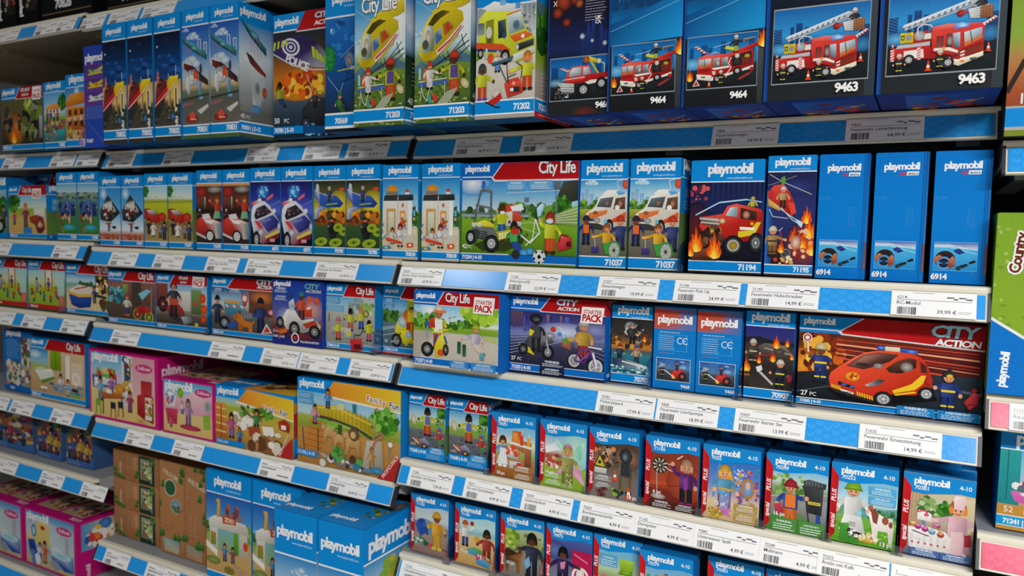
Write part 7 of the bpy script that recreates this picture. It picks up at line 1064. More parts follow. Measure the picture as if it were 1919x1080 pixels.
def art_dim(a):
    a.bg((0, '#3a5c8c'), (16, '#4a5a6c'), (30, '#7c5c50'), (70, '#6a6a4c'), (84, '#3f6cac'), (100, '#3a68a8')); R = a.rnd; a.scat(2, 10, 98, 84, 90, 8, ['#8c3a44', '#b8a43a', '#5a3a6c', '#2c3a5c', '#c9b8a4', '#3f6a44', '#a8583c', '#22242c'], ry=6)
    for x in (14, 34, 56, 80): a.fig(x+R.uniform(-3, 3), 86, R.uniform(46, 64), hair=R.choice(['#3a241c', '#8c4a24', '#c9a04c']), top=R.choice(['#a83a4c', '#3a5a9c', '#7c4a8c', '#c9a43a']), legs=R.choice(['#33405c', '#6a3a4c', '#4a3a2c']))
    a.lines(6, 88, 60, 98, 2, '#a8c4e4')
KR = '#a8744c'
def art_dino(a):
    a.bg((0, '#b07c54'), (100, '#a06a44')); a.scat(0, 0, 100, 100, 60, 2, ['#98643e', '#b8865e', '#a4714a'], ry=1.6); a.text('WILTOPIA', 18, 92, 9, '#dcd0c0', 'b', rot=90); a.rect(46, 14, 54, 60, '#c8946c', '#b88460'); a.lines(30, 16, 36, 60, 8, '#d0b49c'); a.lines(40, 16, 46, 60, 8, '#d0b49c')
    a.rect(58, 4, 92, 100, '#2c4a34', '#20382a'); a.rect(62, 14, 86, 84, '#c9c4b0'); b = a.sub(63, 15, 85, 83); b.bg((0, '#8c9c8c'), (100, '#7c6a50')); b.scat(4, 4, 96, 96, 30, 14, ['#5a6a44', '#c9a468', '#8c5a3c', '#dfd8c8', '#3f5a3c', '#a8c46c']); a.text('71', 87, 92, 6, '#dfe3dc', 'b', rot=90)
    for x, y in ((6, 86), (14, 90), (22, 96), (52, 80), (56, 66), (86, 12), (90, 24), (4, 70)): a.poly([(x-5, y+6), (x-3, y-6), (x, y-14), (x+4, y-4), (x+3, y+6)], ['#2c5a2c', '#4a8434', '#6aa044', '#3f7430', '#284c24'])
def art_dinotall(a):
    a.bg((0, '#b07c54'), (100, '#a46e46')); a.rect(0, 0, 56, 100, '#b88458', '#a8744a'); a.recth(54, 0, 58, 100, '#8c5a38', '#b07c54'); a.scat(0, 0, 100, 100, 80, 2, ['#98643e', '#b8865e', '#a4714a'], ry=1); a.text('WILTOPIA', 6, 12, 5, '#dcd0b8', 'b', rot=-18); a.text('WILTOPIA', 62, 16, 5, '#dcd0b8', 'b', rot=-18)
    a.ell(24, 28, 13, None, '#dcd4b4', n=20); a.ell(24, 28, 11.6, None, '#2f5c44', n=20); a.ell(36, 47, 12, None, '#c9a46c', n=20); a.ell(36, 47, 10.4, None, '#8cb4c4', '#5a8cac', n=20); a.scat(28, 46, 44, 52, 10, 3, ['#5a6a3c', '#7c5a3c']); a.lines(66, 50, 72, 74, 9, '#d0b49c'); a.lines(76, 50, 82, 74, 9, '#d0b49c'); a.poly([(8, 84), (44, 84), (42, 98), (10, 98)], ['#8cb4b4', '#6a94a0', '#c9b48c', '#b8a478']); a.poly([(58, 84), (94, 86), (92, 99), (60, 99)], ['#8c9c8c', '#7c8c7c', '#c4906a', '#b07c58'])
    R = a.rnd
    for i in range(26):
        x, y = R.choice([(R.uniform(0, 100), R.choice([2, 6, 10])), (R.uniform(0, 12), R.uniform(0, 100)), (R.uniform(88, 100), R.uniform(0, 100)), (R.uniform(0, 100), R.uniform(78, 86)), (R.uniform(44, 58), R.uniform(0, 20))]); a.poly([(x-5, y+2), (x-3, y-3), (x, y-6), (x+4, y-2), (x+3, y+3)], ['#2c5a2c', '#4a8434', '#5a9444', '#3f7430', '#284c24'])
def art_zoo(a):
    tall(a, '71190', 20, (93, 99), lx=(18, 78)); b = a.sub(0, 21, 100, 92); b.bg((0, '#1f5fb4'), (30, '#4f94d4'), (44, '#a8cfd8'), (50, '#7c9c4c'), (60, '#c4a86c'), (100, '#c49c5c')); b.scat(0, 34, 100, 56, 50, 6, ['#4a7c34', '#6a9c3c', '#35601f', '#8cb44c']); b.poly([(6, 34), (20, 28), (88, 30), (94, 36), (94, 44), (6, 44)], ['#dfe0d8', '#eceae4', '#d8d4c8', '#c4c0b4', '#b4b0a4', '#cfccc0']); b.rect(8, 44, 26, 72, '#d8d8cc', '#b8b4a4'); b.rect(74, 44, 92, 72, '#cfccc0', '#aca898'); b.rect(26, 44, 74, 70, '#7cb4bc', '#8cac6c'); b.poly([(36, 26), (66, 24), (68, 34), (38, 36)], ['#c8542c', '#d8643c', '#b4481f', '#b8481f']); b.fit('ZOO', 42, 62, 33, '#f0e0c0', 'x')
    b.poly([(24, 30), (26, 12), (22, 6), (32, 6), (33, 28)], ['#d8a43a', '#e0b44c', '#c8942c', '#d8a840', '#b88428']); b.scat(44, 12, 80, 26, 24, 4, ['#8c3a34', '#5a4a6c', '#a86a4c']); b.rect(10, 50, 22, 66, '#a8843c', '#6a8c34'); b.rect(62, 44, 72, 72, '#6aa82c', '#4a8c1f'); b.ell(88, 58, 5, 6, '#c9442c'); b.fig(42, 84, 24, hair='#5a3420', top='#4f8cc4', legs='#33508c'); b.fig(60, 84, 22, hair='#33201a', top='#8c4a5c', legs='#4a5c8c'); b.poly([(0, 62), (26, 72), (26, 80), (0, 70)], '#eceae0'); b.ell(16, 86, 16, 5, '#8c9c5c', '#6a7c3c'); b.ell(52, 94, 12, 5, '#b43a2c', '#4a8c3c'); b.line([(64, 86), (92, 96)], 3, '#b88ca4'); b.ell(78, 92, 12, 4, '#a87c98', '#c49c5c')
def art_cube(a):
    a.bg((0, BL), (34, BL), (35, '#2f86cc'), (60, '#a8d0e0'), (68, '#b8b44c'), (100, '#c4a84c')); a.logo(5, 90, 20, url=True); a.rect(0, 34, 100, 35.4, WHT); a.cloud(60, 46, 16, '#dfeaf0', '#5fa4d8'); a.poly([(20, 66), (96, 60), (96, 70), (20, 76)], ['#d8a83a', '#e0b44c', '#b4842a', '#b88a2c']); a.rect(8, 64, 22, 100, '#b8b4a8', '#8c887c'); a.rect(76, 68, 92, 100, '#5a5448', '#3f3a34'); a.rect(36, 72, 76, 100, '#d8c03a', '#c4a82c'); a.scat(40, 72, 74, 98, 20, 4, ['#e8d45c', '#b8942a', '#8c7428']); a.fig(46, 68, 16, hair='#33201a', top='#8ca44c', legs='#5a4a34'); a.ell(64, 60, 6, 3, '#4a4c50'); a.scat(0, 74, 30, 100, 20, 5, ['#5a8c3c', '#7cae4c', '#a8a49c'])
def art_cube_side(a):
    a.bg((0, BL), (26, BL), (27, '#3f94d0'), (50, '#b8dcec'), (66, '#7c9c4c'), (100, '#a8943c')); a.rect(0, 26, 100, 27.4, WHT); a.logo(8, 96, 20); a.tree(60, 52, 36, 20, cols=('#6a8c34', '#a8b43c', '#8cae44', '#c4b84c'), n=110); a.tree(14, 66, 20, 14, n=40); a.rect(0, 80, 100, 100, '#c4a84c', '#b8964a'); a.line([(62, 60), (60, 86)], 3, '#7c5a3c'); a.poly([(60, 88), (70, 84), (76, 94), (66, 99)], '#33302c')
def art_cube_top(a):
    a.bg((0, '#1480cc'), (100, '#168ad8')); a.logo(6, 60, 84); a.scat(54, 20, 86, 70, 26, 5, ['#7c6a3a', '#5a8c2c', '#c9a04c', '#3f5a28'], ellip=True); a.ell(84, 20, 12, 16, '#7c7468', '#4a4640')
def art_bath(a):
    b = pink(a); b.bg((0, '#3f94cc'), (26, '#b8c8d8'), (40, '#cfd4d0'), (54, '#d8c47c'), (64, '#8cb4cc'), (100, '#c4b074')); b.rect(22, 16, 50, 54, '#e0cc7c', '#dcc070'); b.poly([(50, 12), (100, 24), (100, 62), (50, 54)], ['#b4ccd8', '#a4c0d0', '#b8ccd4', '#c8d8dc']); b.logo(2, 48, 15); oval(b, 80, 20, 16); b.ell(17, 36, 5.6, 12, '#3a68b8', '#2c54a0'); b.ell(17, 36, 4, 9, '#b8d8ec', '#8cbcdc'); b.ell(36, 26, 5, 4, '#b8283c'); b.line([(84, 30), (84, 80)], 1.6, '#a87088'); b.line([(88, 30), (88, 80)], 1.2, '#a87088')
    b.poly([(4, 56), (18, 52), (22, 72), (8, 80)], ['#1f3f94', '#2c54b0', '#1a3480', '#1c388a']); b.poly([(52, 58), (64, 54), (98, 66), (99, 92), (80, 94), (54, 78)], ['#dfe9f0', '#e8f0f4', '#4f90c4', '#1f52a8', '#1a4898', '#2458b0']); b.ell(74, 67, 20, 7, '#7cc4dc', '#c4e0ea'); b.fig(40, 92, 44, hair='#3f2a20', top='#d86a2c', legs='#e07a3c'); b.fig(30, 88, 34, hair='#4a2c1c', top='#dfe6ec', legs='#3a5cac'); b.poly([(50, 84), (62, 78), (76, 90), (62, 98)], '#8c9cac'); b.scat(10, 74, 30, 94, 14, 5, ['#2c54a8', '#dfe6ec', '#5a7cc0'])
def art_bath_side(a):
    a.rect(0, 0, 100, 100, '#c8187c'); b = a.sub(8, 6, 86, 52); b.bg((0, '#e0c8a8'), (100, '#2f8cc8')); b.recth(0, 0, 100, 100, '#4f9cd0', '#e8d08c'); b.ell(54, 20, 16, 20, '#5a9cd8', '#2c5cb0'); b.scat(10, 30, 90, 92, 40, 8, ['#d8403c', '#f2f0ec', '#e8c43a', '#3a5cac', '#e08a3c', '#f0e4d8'], ellip=True); a.text('mobil', 22, 98, 8, '#f0d8e6', 'x', rot=90)
def art_space(a):
    a.bg((0, '#17181c'), (60, '#101115'), (100, '#0c0d10')); a.text('playmobil', 16, 88, 9, WHT, 'x', rot=90); a.rect(34, 30, 92, 82, '#33332f', '#22221f'); a.scat(36, 34, 90, 80, 24, 7, ['#8c8c84', '#5a5a44', '#b4b4ac', '#22221f', '#8c3a34']); a.ell(62, 60, 7, 12, '#a82c2c', '#5c1a1a'); a.rect(50, 10, 54, 70, '#d0cfc4')
def art_space2(a):
    a.bg((0, '#1a1b20'), (100, '#0e0f12')); a.line([(2, 92), (98, 92)], 1.2, '#7c6a48'); a.text('70826', 60, 86, 12, '#dfe3e6', 'x', 'r'); a.scat(4, 10, 90, 60, 20, 6, ['#33353c', '#22242a', '#4a3f34'])
def art_right1(a):
    a.bg((0, '#7c9c2c'), (50, '#8cac3c'), (60, '#b8864c'), (78, '#a8502c'), (84, '#9c4a2c'), (100, '#8c4426')); a.scat(0, 0, 100, 50, 60, 4, ['#7ca02c', '#98b848', '#5f8420', '#b0bc5c'], ry=2); a.line([(6, 62), (0, 78)], 2, '#33261f'); a.text('19', 4, 84, 5.6, '#eceae6', 'r'); a.rect(0, 85.6, 100, 96, BL); a.rect(0, 85, 100, 86, '#b4b0ac'); a.rect(0, 95.4, 100, 97, '#b4b0ac'); a.text('6', 7, 93.6, 6.4, WHT, 'x'); a.rect(0, 97, 100, 100, '#7c8c2c')
def art_country(a):
    a.bg((0, '#7ea62c'), (60, '#86ac30'), (100, '#7ca028')); a.scat(0, 0, 22, 100, 40, 1.2, ['#94b848', '#74982a', '#a4c060'], ry=1); a.rect(20, 0, 100, 100, '#8cbcdc', '#6a9c4c'); a.rect(18.6, 0, 20.4, 100, '#e8ece4'); a.rect(26, 4, 98, 60, '#7cbce0', '#a8d0dc'); a.scat(26, 46, 98, 96, 90, 3, ['#6a9c34', '#4a8428', '#a8c44c', '#8c5a34'], ry=2)
    a.text('Country', 10.6, 33, 5.4, '#6a2a1c', 'x', rot=84, out='#f6f4ee', ow=.1)
    a.poly([(0, 58), (32, 80), (34, 100), (0, 100)], '#0f74cc'); a.line([(0, 58), (32, 80), (34, 100)], 1.4, '#e8ece4'); a.text('playmobil', 7.6, 96, 4.4, WHT, 'x', rot=86); a.scat(20, 56, 44, 78, 40, 2, ['#5a8c2c', '#8cb43c', '#c4a03a', '#a83a2c', '#3f6a22'], ellip=True); a.ell(48, 88, 12, None, '#3a8ca4', n=20); a.ell(48, 88, 10, None, '#e4dcc8', n=20); a.ell(48, 88, 6, None, '#b8a070'); a.text('WARNING:', 26, 42, 2, '#e4eef4', 'b', rot=88)
def art_right5(a):
    a.bg((0, '#1a84d0'), (17, '#1a84d0'), (18, '#6ab0d8'), (40, '#8cc4dc'), (64, '#c4a4b8'), (76, '#c08c3c'), (100, '#c8963f')); a.logo(7, 40, 12); a.rect(0, 17, 100, 18, WHT); a.rect(0, 18, 10, 74, '#2c9c9c', '#22848a'); a.line([(4, 18), (4, 70)], .6, '#1c6c74'); a.ell(18, 48, 4, 5, '#e0d44c', '#b8ac3a'); a.ell(26, 50, 4, 6, '#3a68b8', '#2c508c'); a.poly([(6, 60), (40, 54), (60, 70), (40, 80), (8, 70)], ['#d86ab4', '#e07cc0', '#c4509c', '#b44490', '#c85aa4']); a.scat(8, 52, 40, 66, 24, 2, ['#5a6c7c', '#e8e4e8', '#8c9cac', '#c43a5c']); a.text('52', 3, 82, 6.4, '#f0e8dc', 'r'); a.text('PC', 12.4, 82, 5, '#f0e8dc', 'r'); a.rect(0, 86, 100, 95.4, '#14a0e0'); a.rect(0, 85, 100, 86.2, '#e0dcd8'); a.rect(0, 95.4, 100, 96.4, '#e0dcd8'); a.text('71241 | 4-10', 3, 93.4, 5, WHT, 'x')
def art_truck_under(a):
    a.recth(0, 0, 100, 100, '#1a2f7c', '#1c3a8c'); b = a.sub(24, 10, 92, 96); b.recth(0, 0, 100, 100, '#2f62b4', '#223a80'); b.scat(10, 10, 90, 90, 40, 9, ['#a82a28', '#c43a2c', '#d8b02c', '#2c5cb0', '#5a1f28', '#7c2420'], ellip=True); b.line([(50, 40), (96, 20)], 3, '#8cc0e4')
def art_heli_side(a):
    a.bg((0, BL), (22, BL), (22.1, '#4f9cd4'), (34, '#dfe9ee'), (52, '#8cb4cc'), (58, '#1f3428'), (80, '#33502c'), (90, '#2c4424'), (90.1, BL), (96.6, BL), (100, '#4f6b2a')); a.logo(4, 96, 12); a.rect(0, 89, 100, 90, WHT); a.rect(0, 96.6, 100, 97.6, WHT); a.text('71203', 8, 95.2, 3.7, WHT, 'x'); a.text('48', 4, 87, 4.4, '#dfe3e0', 'r'); a.lines(10, 60, 90, 76, 6, '#a8b8a4'); a.cloud(40, 36, 26, '#f0f4f6', '#cfe0ea')
def art_ambu_side(a):
    a.bg((0, BL), (22, BL), (22.1, '#5a7c8c'), (38, '#4a6c2c'), (62, '#8cae2c'), (74, '#b8a89c'), (88, '#a89c94'), (88.1, BL), (96, BL), (96.1, '#c4242a'), (100, '#c4242a')); a.tree(30, 40, 40, 12, n=60); a.text('71202', 6, 94.4, 4.3, WHT, 'x'); a.lines(6, 97, 94, 99, 1, '#f0d0cc'); a.lines(10, 68, 90, 84, 6, '#dfd8d0'); a.rect(0, 87, 100, 88, WHT)
def art_blue_side(a):
    a.bg((0, BL), (100, '#1179c0')); a.logo(8, 92, 9); a.rect(0, 16, 100, 17, '#dfe9f0'); a.rect(16, 24, 80, 46, '#3f9adc'); a.rect(20, 26, 50, 34, '#8cc4ea'); a.rect(0, 48, 100, 90, '#5a7c44', '#6a8c3c'); a.lines(16, 36, 80, 45, 3, '#cfe4f4'); a.text('7', 8, 96, 4, WHT, 'x')

# ------------------------------------------------------------------ the shelving
def struct(name, me, mat):
    o = mesh_obj(name, me, None, None, mat); o['kind'] = 'structure'; return o
bm = bmesh.new(); bm_box(bm, -4.2, 4.4, -4.6, .9, -.04, 0); struct('floor', bm_mesh('floor', bm), M_FLOOR)
bm = bmesh.new(); bm_box(bm, -4.2, 4.4, .56, .66, 0, 3.0); struct('wall_back', bm_mesh('wall', bm), M_WALL)
bm = bmesh.new(); bm_box(bm, -4.2, 4.4, -4.7, -4.6, 0, 3.0); struct('bounce_wall_front', bm_mesh('wall', bm), M_BOUNCE)  # unseen wall across the aisle, added to bounce lamp light onto the shelves
bm = bmesh.new(); bm_box(bm, -4.2, 4.4, -4.6, .56, 3.0, 3.1); struct('ceiling', bm_mesh('ceiling', bm), M_BOUNCE)  # unseen ceiling, added along with that wall for bounced fill light

BAYS = {'A': (-2.0, -1.0), 'B': (-1.0, 0.0), 'C': (0.0, 1.0), 'D': (.9945, 1.9945)}
BAYNAME = {'A': 'far left', 'B': 'middle left', 'C': 'right-hand', 'D': 'rightmost'}
SHELF = {'A0': (2.037, 0), 'A1': (1.696, .045), 'A2': (1.45, 0), 'A3': (1.252, 0), 'A4': (1.0, 0), 'A5': (.815, 0), 'A6': (.485, 0),
         'B0': (2.031, 0), 'B1': (1.690, .045), 'B2': (1.439, 0), 'B3': (1.241, 0), 'B4': (.987, 0), 'B5': (.652, 0),
         'C0': (2.03, 0), 'C1': (1.688, .045), 'C2': (1.437, 0), 'C3': (1.2385, 0), 'C4': (1.038, 0), 'C5': (.842, 0),
         'D1': (1.635, 0), 'D3': (1.292, 0), 'D5': (1.095, 0)}
ORD = ['uppermost', 'second', 'third', 'fourth', 'fifth', 'sixth', 'seventh']
# uprights and back panels of the bays
for bay, (x0, x1) in BAYS.items():
    e = empty('shelving_frame', (max(x0, round(x0)), .5, 0), 'black steel back frame behind the shelves of the %s bay' % BAYNAME[bay], 'shelving frame', 'shelving frames')
    bm = bmesh.new(); bm_box(bm, .012, .988, -.005, .015, .03, 2.35); mesh_obj('back_panel', bm_mesh('back_panel', bm), e, None, M_BLACK)
    for xx in (.002, .968):
        bm = bmesh.new(); bm_box(bm, xx, xx+.03, -.035, -.006, 0, 2.35); mesh_obj('upright', bm_mesh('upright', bm, .003, 1), e, None, M_BLACK)
    bm = bmesh.new(); bm_box(bm, .002, .998, -.46, .0, 0, .11); mesh_obj('plinth', bm_mesh('plinth', bm, .003, 1), e, None, M_DARKEND)
TILT = -math.atan2(.016, .0365); RL = .0399
def smiley_mesh(x0, x1):
    """embossed faces in staggered rows"""
    V, F = [], []
    def seg(P, w):
        for (a, b), (c, d) in zip(P, P[1:]):
            L = math.hypot(c-a, d-b) or 1; nx, nz = -(d-b)/L*w/2, (c-a)/L*w/2; k = len(V)
            V.extend([(a+nx, 0, b+nz), (c+nx, 0, d+nz), (c-nx, 0, d-nz), (a-nx, 0, b-nz)]); F.append((k, k+1, k+2, k+3))
    n = int((x1-x0-.012)/.0115)
    for i in range(n):
        x = x0+.009+i*.0115
        for j in range(3):
            z = -.006-j*.0125-(.006 if i % 2 else 0)
            if z < -.0335: continue
            R = .0042
            seg([(x+R*math.cos(t), z+R*math.sin(t)) for t in [math.radians(150+k*24) for k in range(11)]], .0005)
            seg([(x+R*.55*math.cos(t), z+R*.55*math.sin(t)) for t in [math.radians(200+k*28) for k in range(6)]], .0005)
            for sx in (-1, 1): seg([(x+sx*.0015, z+.0004), (x+sx*.0015, z+.0014)], .0008)
    me = bpy.data.meshes.new('embossing'); me.from_pydata(V, [], F); return me
def make_shelf(key):
    z, yf = SHELF[key]; bay = key[0]; x0, x1 = BAYS[bay]; g = .004; k = int(key[1])
    pink_ = bay == 'D' and k >= 3
    keys = sorted(q for q in SHELF if q[0] == bay); pos = ORD[keys.index(key)]
    lab = '%s shelf of the %s bay with a %s price rail' % (pos, BAYNAME[bay], 'pink' if pink_ else 'blue')
    e = empty('store_shelf', (x0, 0, z), lab, 'shelf', 'metal shelves with price rails')
    a, b = g, x1-x0-g
    under = M_BEIGE if k == 0 else M_STEEL
    mesh_obj('board', prism('board', [(yf+.012, -.002), (yf+.012, -.028), (yf+.03, -.034), (.455, -.034), (.455, -.002)], a, b), e, None, under)
    for xx in (a+.02, (a+b)/2, b-.05):
        bm = bmesh.new(); bm_box(bm, xx, xx+.03, yf+.06, .45, -.05, -.0345); mesh_obj('bracket', bm_mesh('bracket', bm), e, None, under)
    lip = [(yf+.011, -.0008), (yf+.002, -.0008), (yf-.0012, -.0022), (yf-.002, -.005), (yf-.002, -.0105), (yf+.0115, -.0105)]
    mesh_obj('front_lip', prism('front_lip', lip, a, b), e, None, M_CREAM)
    sy, sz = -.016, -.0365
    rail = [(yf-.001, -.0105), (yf-.001+sy, -.0105+sz), (yf+.003+sy, -.0125+sz), (yf+.004, -.0105)]
    mesh_obj('price_rail', prism('price_rail', rail, a, b), e, None, M_CREAM)
    for xx in (a, b-.0025):
        mesh_obj('end_cap', prism('end_cap', [(yf-.003, -.009), (yf-.004+sy, -.0105+sz), (yf+.006+sy, -.0135+sz), (yf+.010, -.0115)], xx-.0008, xx+.0033), e, None, M_DARKEND)
    o = mesh_obj('rail_insert', None or (lambda bmx: (bm_box(bmx, a+.006, b-.006, -.0006, 0, -.0365, -.0022), bm_mesh('rail_insert', bmx))[1])(bmesh.new()), e, (0, yf-.0022, -.0105), M_INSP if pink_ else M_INSB)
    o.rotation_euler = (TILT, 0, 0)
    if bay in 'CD' and k:
        q = mesh_obj('embossing', smiley_mesh(max(a+.006, .25 if bay == 'C' else a), min(b-.006, 1.0 if bay == 'C' else .4)), o, (0, -.0008, -.001), M_EMBP if pink_ else M_EMBB); q['kind'] = 'stuff'
    return e
for k_ in SHELF: make_shelf(k_)

# ------------------------------------------------------------------ price tags
class TagArt(Art): STEP = 1e-5
def tag_art(w, num, name, price):
    a = TagArt(w, .036); R = random.Random(num+name+str(w))
    a.rect(0, 0, 100, 100, '#e9eaec')
    ink = '#3a3a42'
    A = a.asp*100/100
    a.rect(7, 34.5, 95, 36.3, '#44444c')
    if num or price:
        a.text(num, 7, 31, 13, ink, 'r')
        _, L = layout(name, 'r'); s = min(15, 86/(L*a.asp)*.73) if name else 15
        if name: a.text(name, 6.5, 55, s, ink, 'r')
        if price:
            wide = 78 if w < .11 else 84
            a.text(price, wide, 87, 16, ink, 'r', 'r'); a.lines(wide+2, 74, 96, 86, 2, '#7c7c84', .8)
    else:
        a.lines(7, 22, 26, 32, 1, ink, 1.3); a.lines(7, 42, 60, 54, 1, '#55555d', 1.3); a.lines(58, 72, 92, 84, 1, ink, 1.4)
    # dealer's wavy stamp
    for x, y, ww in ((66, 20, 7), (74, 26, 5), (80, 20, 7), (88, 25, 7)):
        a.lines(x, y-4, x+ww*1.25, y+4, 1, '#33333a', 1.6)
    x = 8
    while x < 31:
        q = R.choice((.5, .8, 1.3)); a.rect(x, 66, x+q, 96, '#33333a'); x += q+R.choice((.5, .8, 1.1))
    a.lines(26, 4, 60, 8, 1, '#55555d', .8)
    me = a.mesh('tag_print'); me.materials.clear(); me.materials.append(M_TAG); return me
TAGS = [
('C1',0.1018,0.1034,'71203','Rettungshelikopter','44,99 €','reading 44,99 € below the right yellow helicopter carton'),
('C1',0.2483,0.1024,'71202','Rettungswagen','54,99 €','reading 54,99 € below the ambulance carton'),
('C1',0.5994,0.104,'9464','Feuerwehrwagen','54,99 €','reading 54,99 € below the dark fire engine cartons'),
('C1',0.7995,0.1039,'9463','Feuerwehr Leiterfahrzeug','64,99 €','reading 64,99 € under the ladder truck cartons'),
('B1',-0.9729,0.1065,'','','','under the night jet carton beside the purple one'),
('B1',-0.7532,0.1052,'','','','under the last night jet carton'),
('B1',-0.4655,0.1004,'70831','Air Stunt Show Flieger','66,99 €','under the long side of the biplane carton'),
('B1',-0.2886,0.1044,'70781','Polizei-Fallschirm','22,99 €','reading 22,99 € under the police parachute carton'),
('B1',-0.1668,0.1096,'70569','Polizei Hubschrauber','32,99 €','reading 32,99 € under the blue police helicopter carton'),
('A1',-1.4608,0.1087,'','','','leftmost on the rail under the far left red banner carton'),
('A1',-1.2258,0.1101,'','','','under the two small house cartons at far left'),
('A1',-1.1062,0.0975,'','','','under the purple carton'),
('A2',-1.4943,0.1404,'','','','cut off by the left picture edge under the horse carton'),
('A2',-1.1498,0.1092,'','','','under the two pool cartons at far left'),
('B2',-0.9046,0.1055,'','','','under the black kite cartons'),
('B2',-0.7344,0.1064,'71077','Starter Pack Hochzeit','18,99 €','under the wedding car cartons'),
('B2',-0.5488,0.1051,'71078','Starter Pack: Hot Rod','18,99 €','under the red hot rod cartons'),
('B2',-0.4184,0.1059,'6873','Polizei Einsatzwagen','36,99 €','under the white police car cartons'),
('B2',-0.2142,0.1139,'70780','Polizei-Jet mit Drohne','31,99 €','reading 31,99 € under the police jet cartons'),
('C2',0.0062,0.1034,'70818','Starter Pack: Kinderärztin','18,99 €','with a shiny glare under the doctor house carton'),
('C2',0.247,0.1071,'71204','Rettungscaddy','22,99 €','reading 22,99 € under the yellow buggy carton'),
('C2',0.4265,0.1063,'71037','Notarztwagen','19,99 €','reading 19,99 € under the emergency car cartons'),
('C2',0.5589,0.1047,'71194','Feuerehr Pick Up','24,99 €','reading 24,99 € under the red pick-up carton'),
('C2',0.6741,0.1047,'71195','Feuerwehr Hubschrauber','14,99 €','reading 14,99 € under the fire helicopter carton'),
('C2',0.8751,0.1044,'6214','RC-Modul','39,99 €','reading 39,99 € under the three plain blue cartons'),
('A3',-1.4776,0.132,'','','','at the left picture edge under the playground cartons'),
('A3',-1.3032,0.105,'','','','under the right playground carton'),
('A3',-1.1195,0.1082,'','','','under the blue boat carton'),
('B3',-0.9044,0.1082,'','','','under the bicycle carton'),
('B3',-0.5392,0.1105,'','','','under the police dog carton'),
('B3',-0.3718,0.1087,'71091','Notärztin auf Quad','9,99 €','reading 9,99 € under the white quad bike carton'),
('B3',-0.26,0.1079,'71244','Rettungsteam','12,99 €','reading 12,99 € under the four rescuers carton'),
('B3',-0.1205,0.1061,'71205','Rettungsmotorrad','18,99 €','reading 18,99 € under the yellow motorcycle carton'),
('C3',0.4295,0.1039,'70782','Polizei-Jetpack','17,99 €','reading 17,99 € under the flying figure carton'),
('C3',0.5361,0.1021,'9468','Feuerwehr Löschpumpe','18,99 €','reading 18,99 € under the two plain blue fire pump cartons'),
('C3',0.6633,0.1057,'70907','Feuerwehr Starter Set','13,99 €','reading 13,99 € under the two firefighters carton'),
('C3',0.8429,0.106,'71035','Feuerwehr Einsatzleitung','14,99 €','reading 14,99 € under the large red car carton'),
('A4',-1.5211,0.1325,'','','','at the left picture edge under the blue carton'),
('A4',-1.375,0.1116,'','','','under the left half of the bedroom carton'),
('A4',-1.1769,0.0975,'','','','under the right half of the bedroom carton'),
('B4',-0.8538,0.1023,'','','','under the pink kitchen carton'),
('B4',-0.6736,0.1048,'','','','under the pink nursery carton'),
('B4',-0.382,0.1026,'','','','under the orange carton with goats'),
('B4',-0.178,0.1069,'71192','Löwengehege','24,99 €','reading 24,99 € under the carton with lions'),
('C4',0.0327,0.1051,'71245','Sanitäter mit Patient','7,99 €','reading 7,99 € under the fallen skater cartons'),
('C4',0.1633,0.1013,'70251','Eis und Getränkebar','4,99 €','reading 4,99 € under the drinks bar carton'),
('C4',0.2881,0.1006,'70599','Stelzenläuferin','4,99 €','reading 4,99 € under the winged fairy carton'),
('C4',0.402,0.0997,'70600','Bombenentschärfer','4,99 €','reading 4,99 € under the dark armoured figure carton'),
('C4',0.5037,0.0999,'71165','Dartspieler','4,99 €','reading 4,99 € under the darts player carton'),
('C4',0.6053,0.1025,'70881','Unterwasser Spaß','4,99 €','reading 4,99 € under the mermaid carton'),
('C4',0.7102,0.0968,'70249','Müllmann','4,99 €','under the refuse collector carton, half covered by its neighbour'),
('C4',0.7949,0.0975,'70252','Ärztin mit Kalb','4,99 €','under the carton with the vet and calf'),
('C4',0.8946,0.0879,'1','','','at the lower right end, under the pink baker carton'),
('A5',-1.5031,0.1483,'','','','at the left picture edge on the low far left rail'),
('A5',-1.2359,0.1055,'','','','in the middle of the low far left rail'),
('A5',-1.0485,0.106,'','','','at the right end of the low far left rail'),
('B5',-0.9524,0.0997,'','','','at the left end of the rail under the brown cartons'),
('B5',-0.7846,0.1218,'','','','under the tall brown carton'),
('C5',0.0149,0.1505,'71163','Umweltschützerin','4,99 €','at the bottom edge under the yellow raincoat carton'),
('A0',-1.4042,0.1232,'','','','at the top left corner'),
('A0',-1.2035,0.0961,'','','','second from the top left corner'),
('A0',-1.1074,0.0806,'','','','just left of the upper rail joint'),
('B0',-1.0072,0.1004,'','','','just right of the upper rail joint'),
('B0',-0.8898,0.1148,'','','','second right of the upper rail joint'),
('B0',-0.7631,0.1188,'','','','cut off by the top picture edge'),
('D3',1.0252,0.0555,'71251','Alpaka','6,99 €','on the pink rail at the right picture edge'),]
_prev = {}
for s_, x_, w_, num_, name_, price_, lab_ in TAGS:
    z, yf = SHELF[s_]
    if s_ == 'C4' and num_ in ('70600', '71165', '70881'): w_ += .0022
    e = empty('price_tag', (x_, yf-.0022, z-.0105), 'white price tag '+lab_, 'price tag', 'price tags in the shelf rails')
    e.rotation_euler = (TILT, 0, 0)
    up = .0009 if (s_ == 'C4' and num_ in ('70252',)) else 0
    bm = bmesh.new(); bm_box(bm, 0, w_, -.0016-up, -.0012-up, -.0382, -.0012); mesh_obj('card', bm_mesh('card', bm), e, None, M_CREAM)
    mesh_obj('tag_print', tag_art(w_, num_, name_, price_), e, (0, -.0016-up, -.0378))

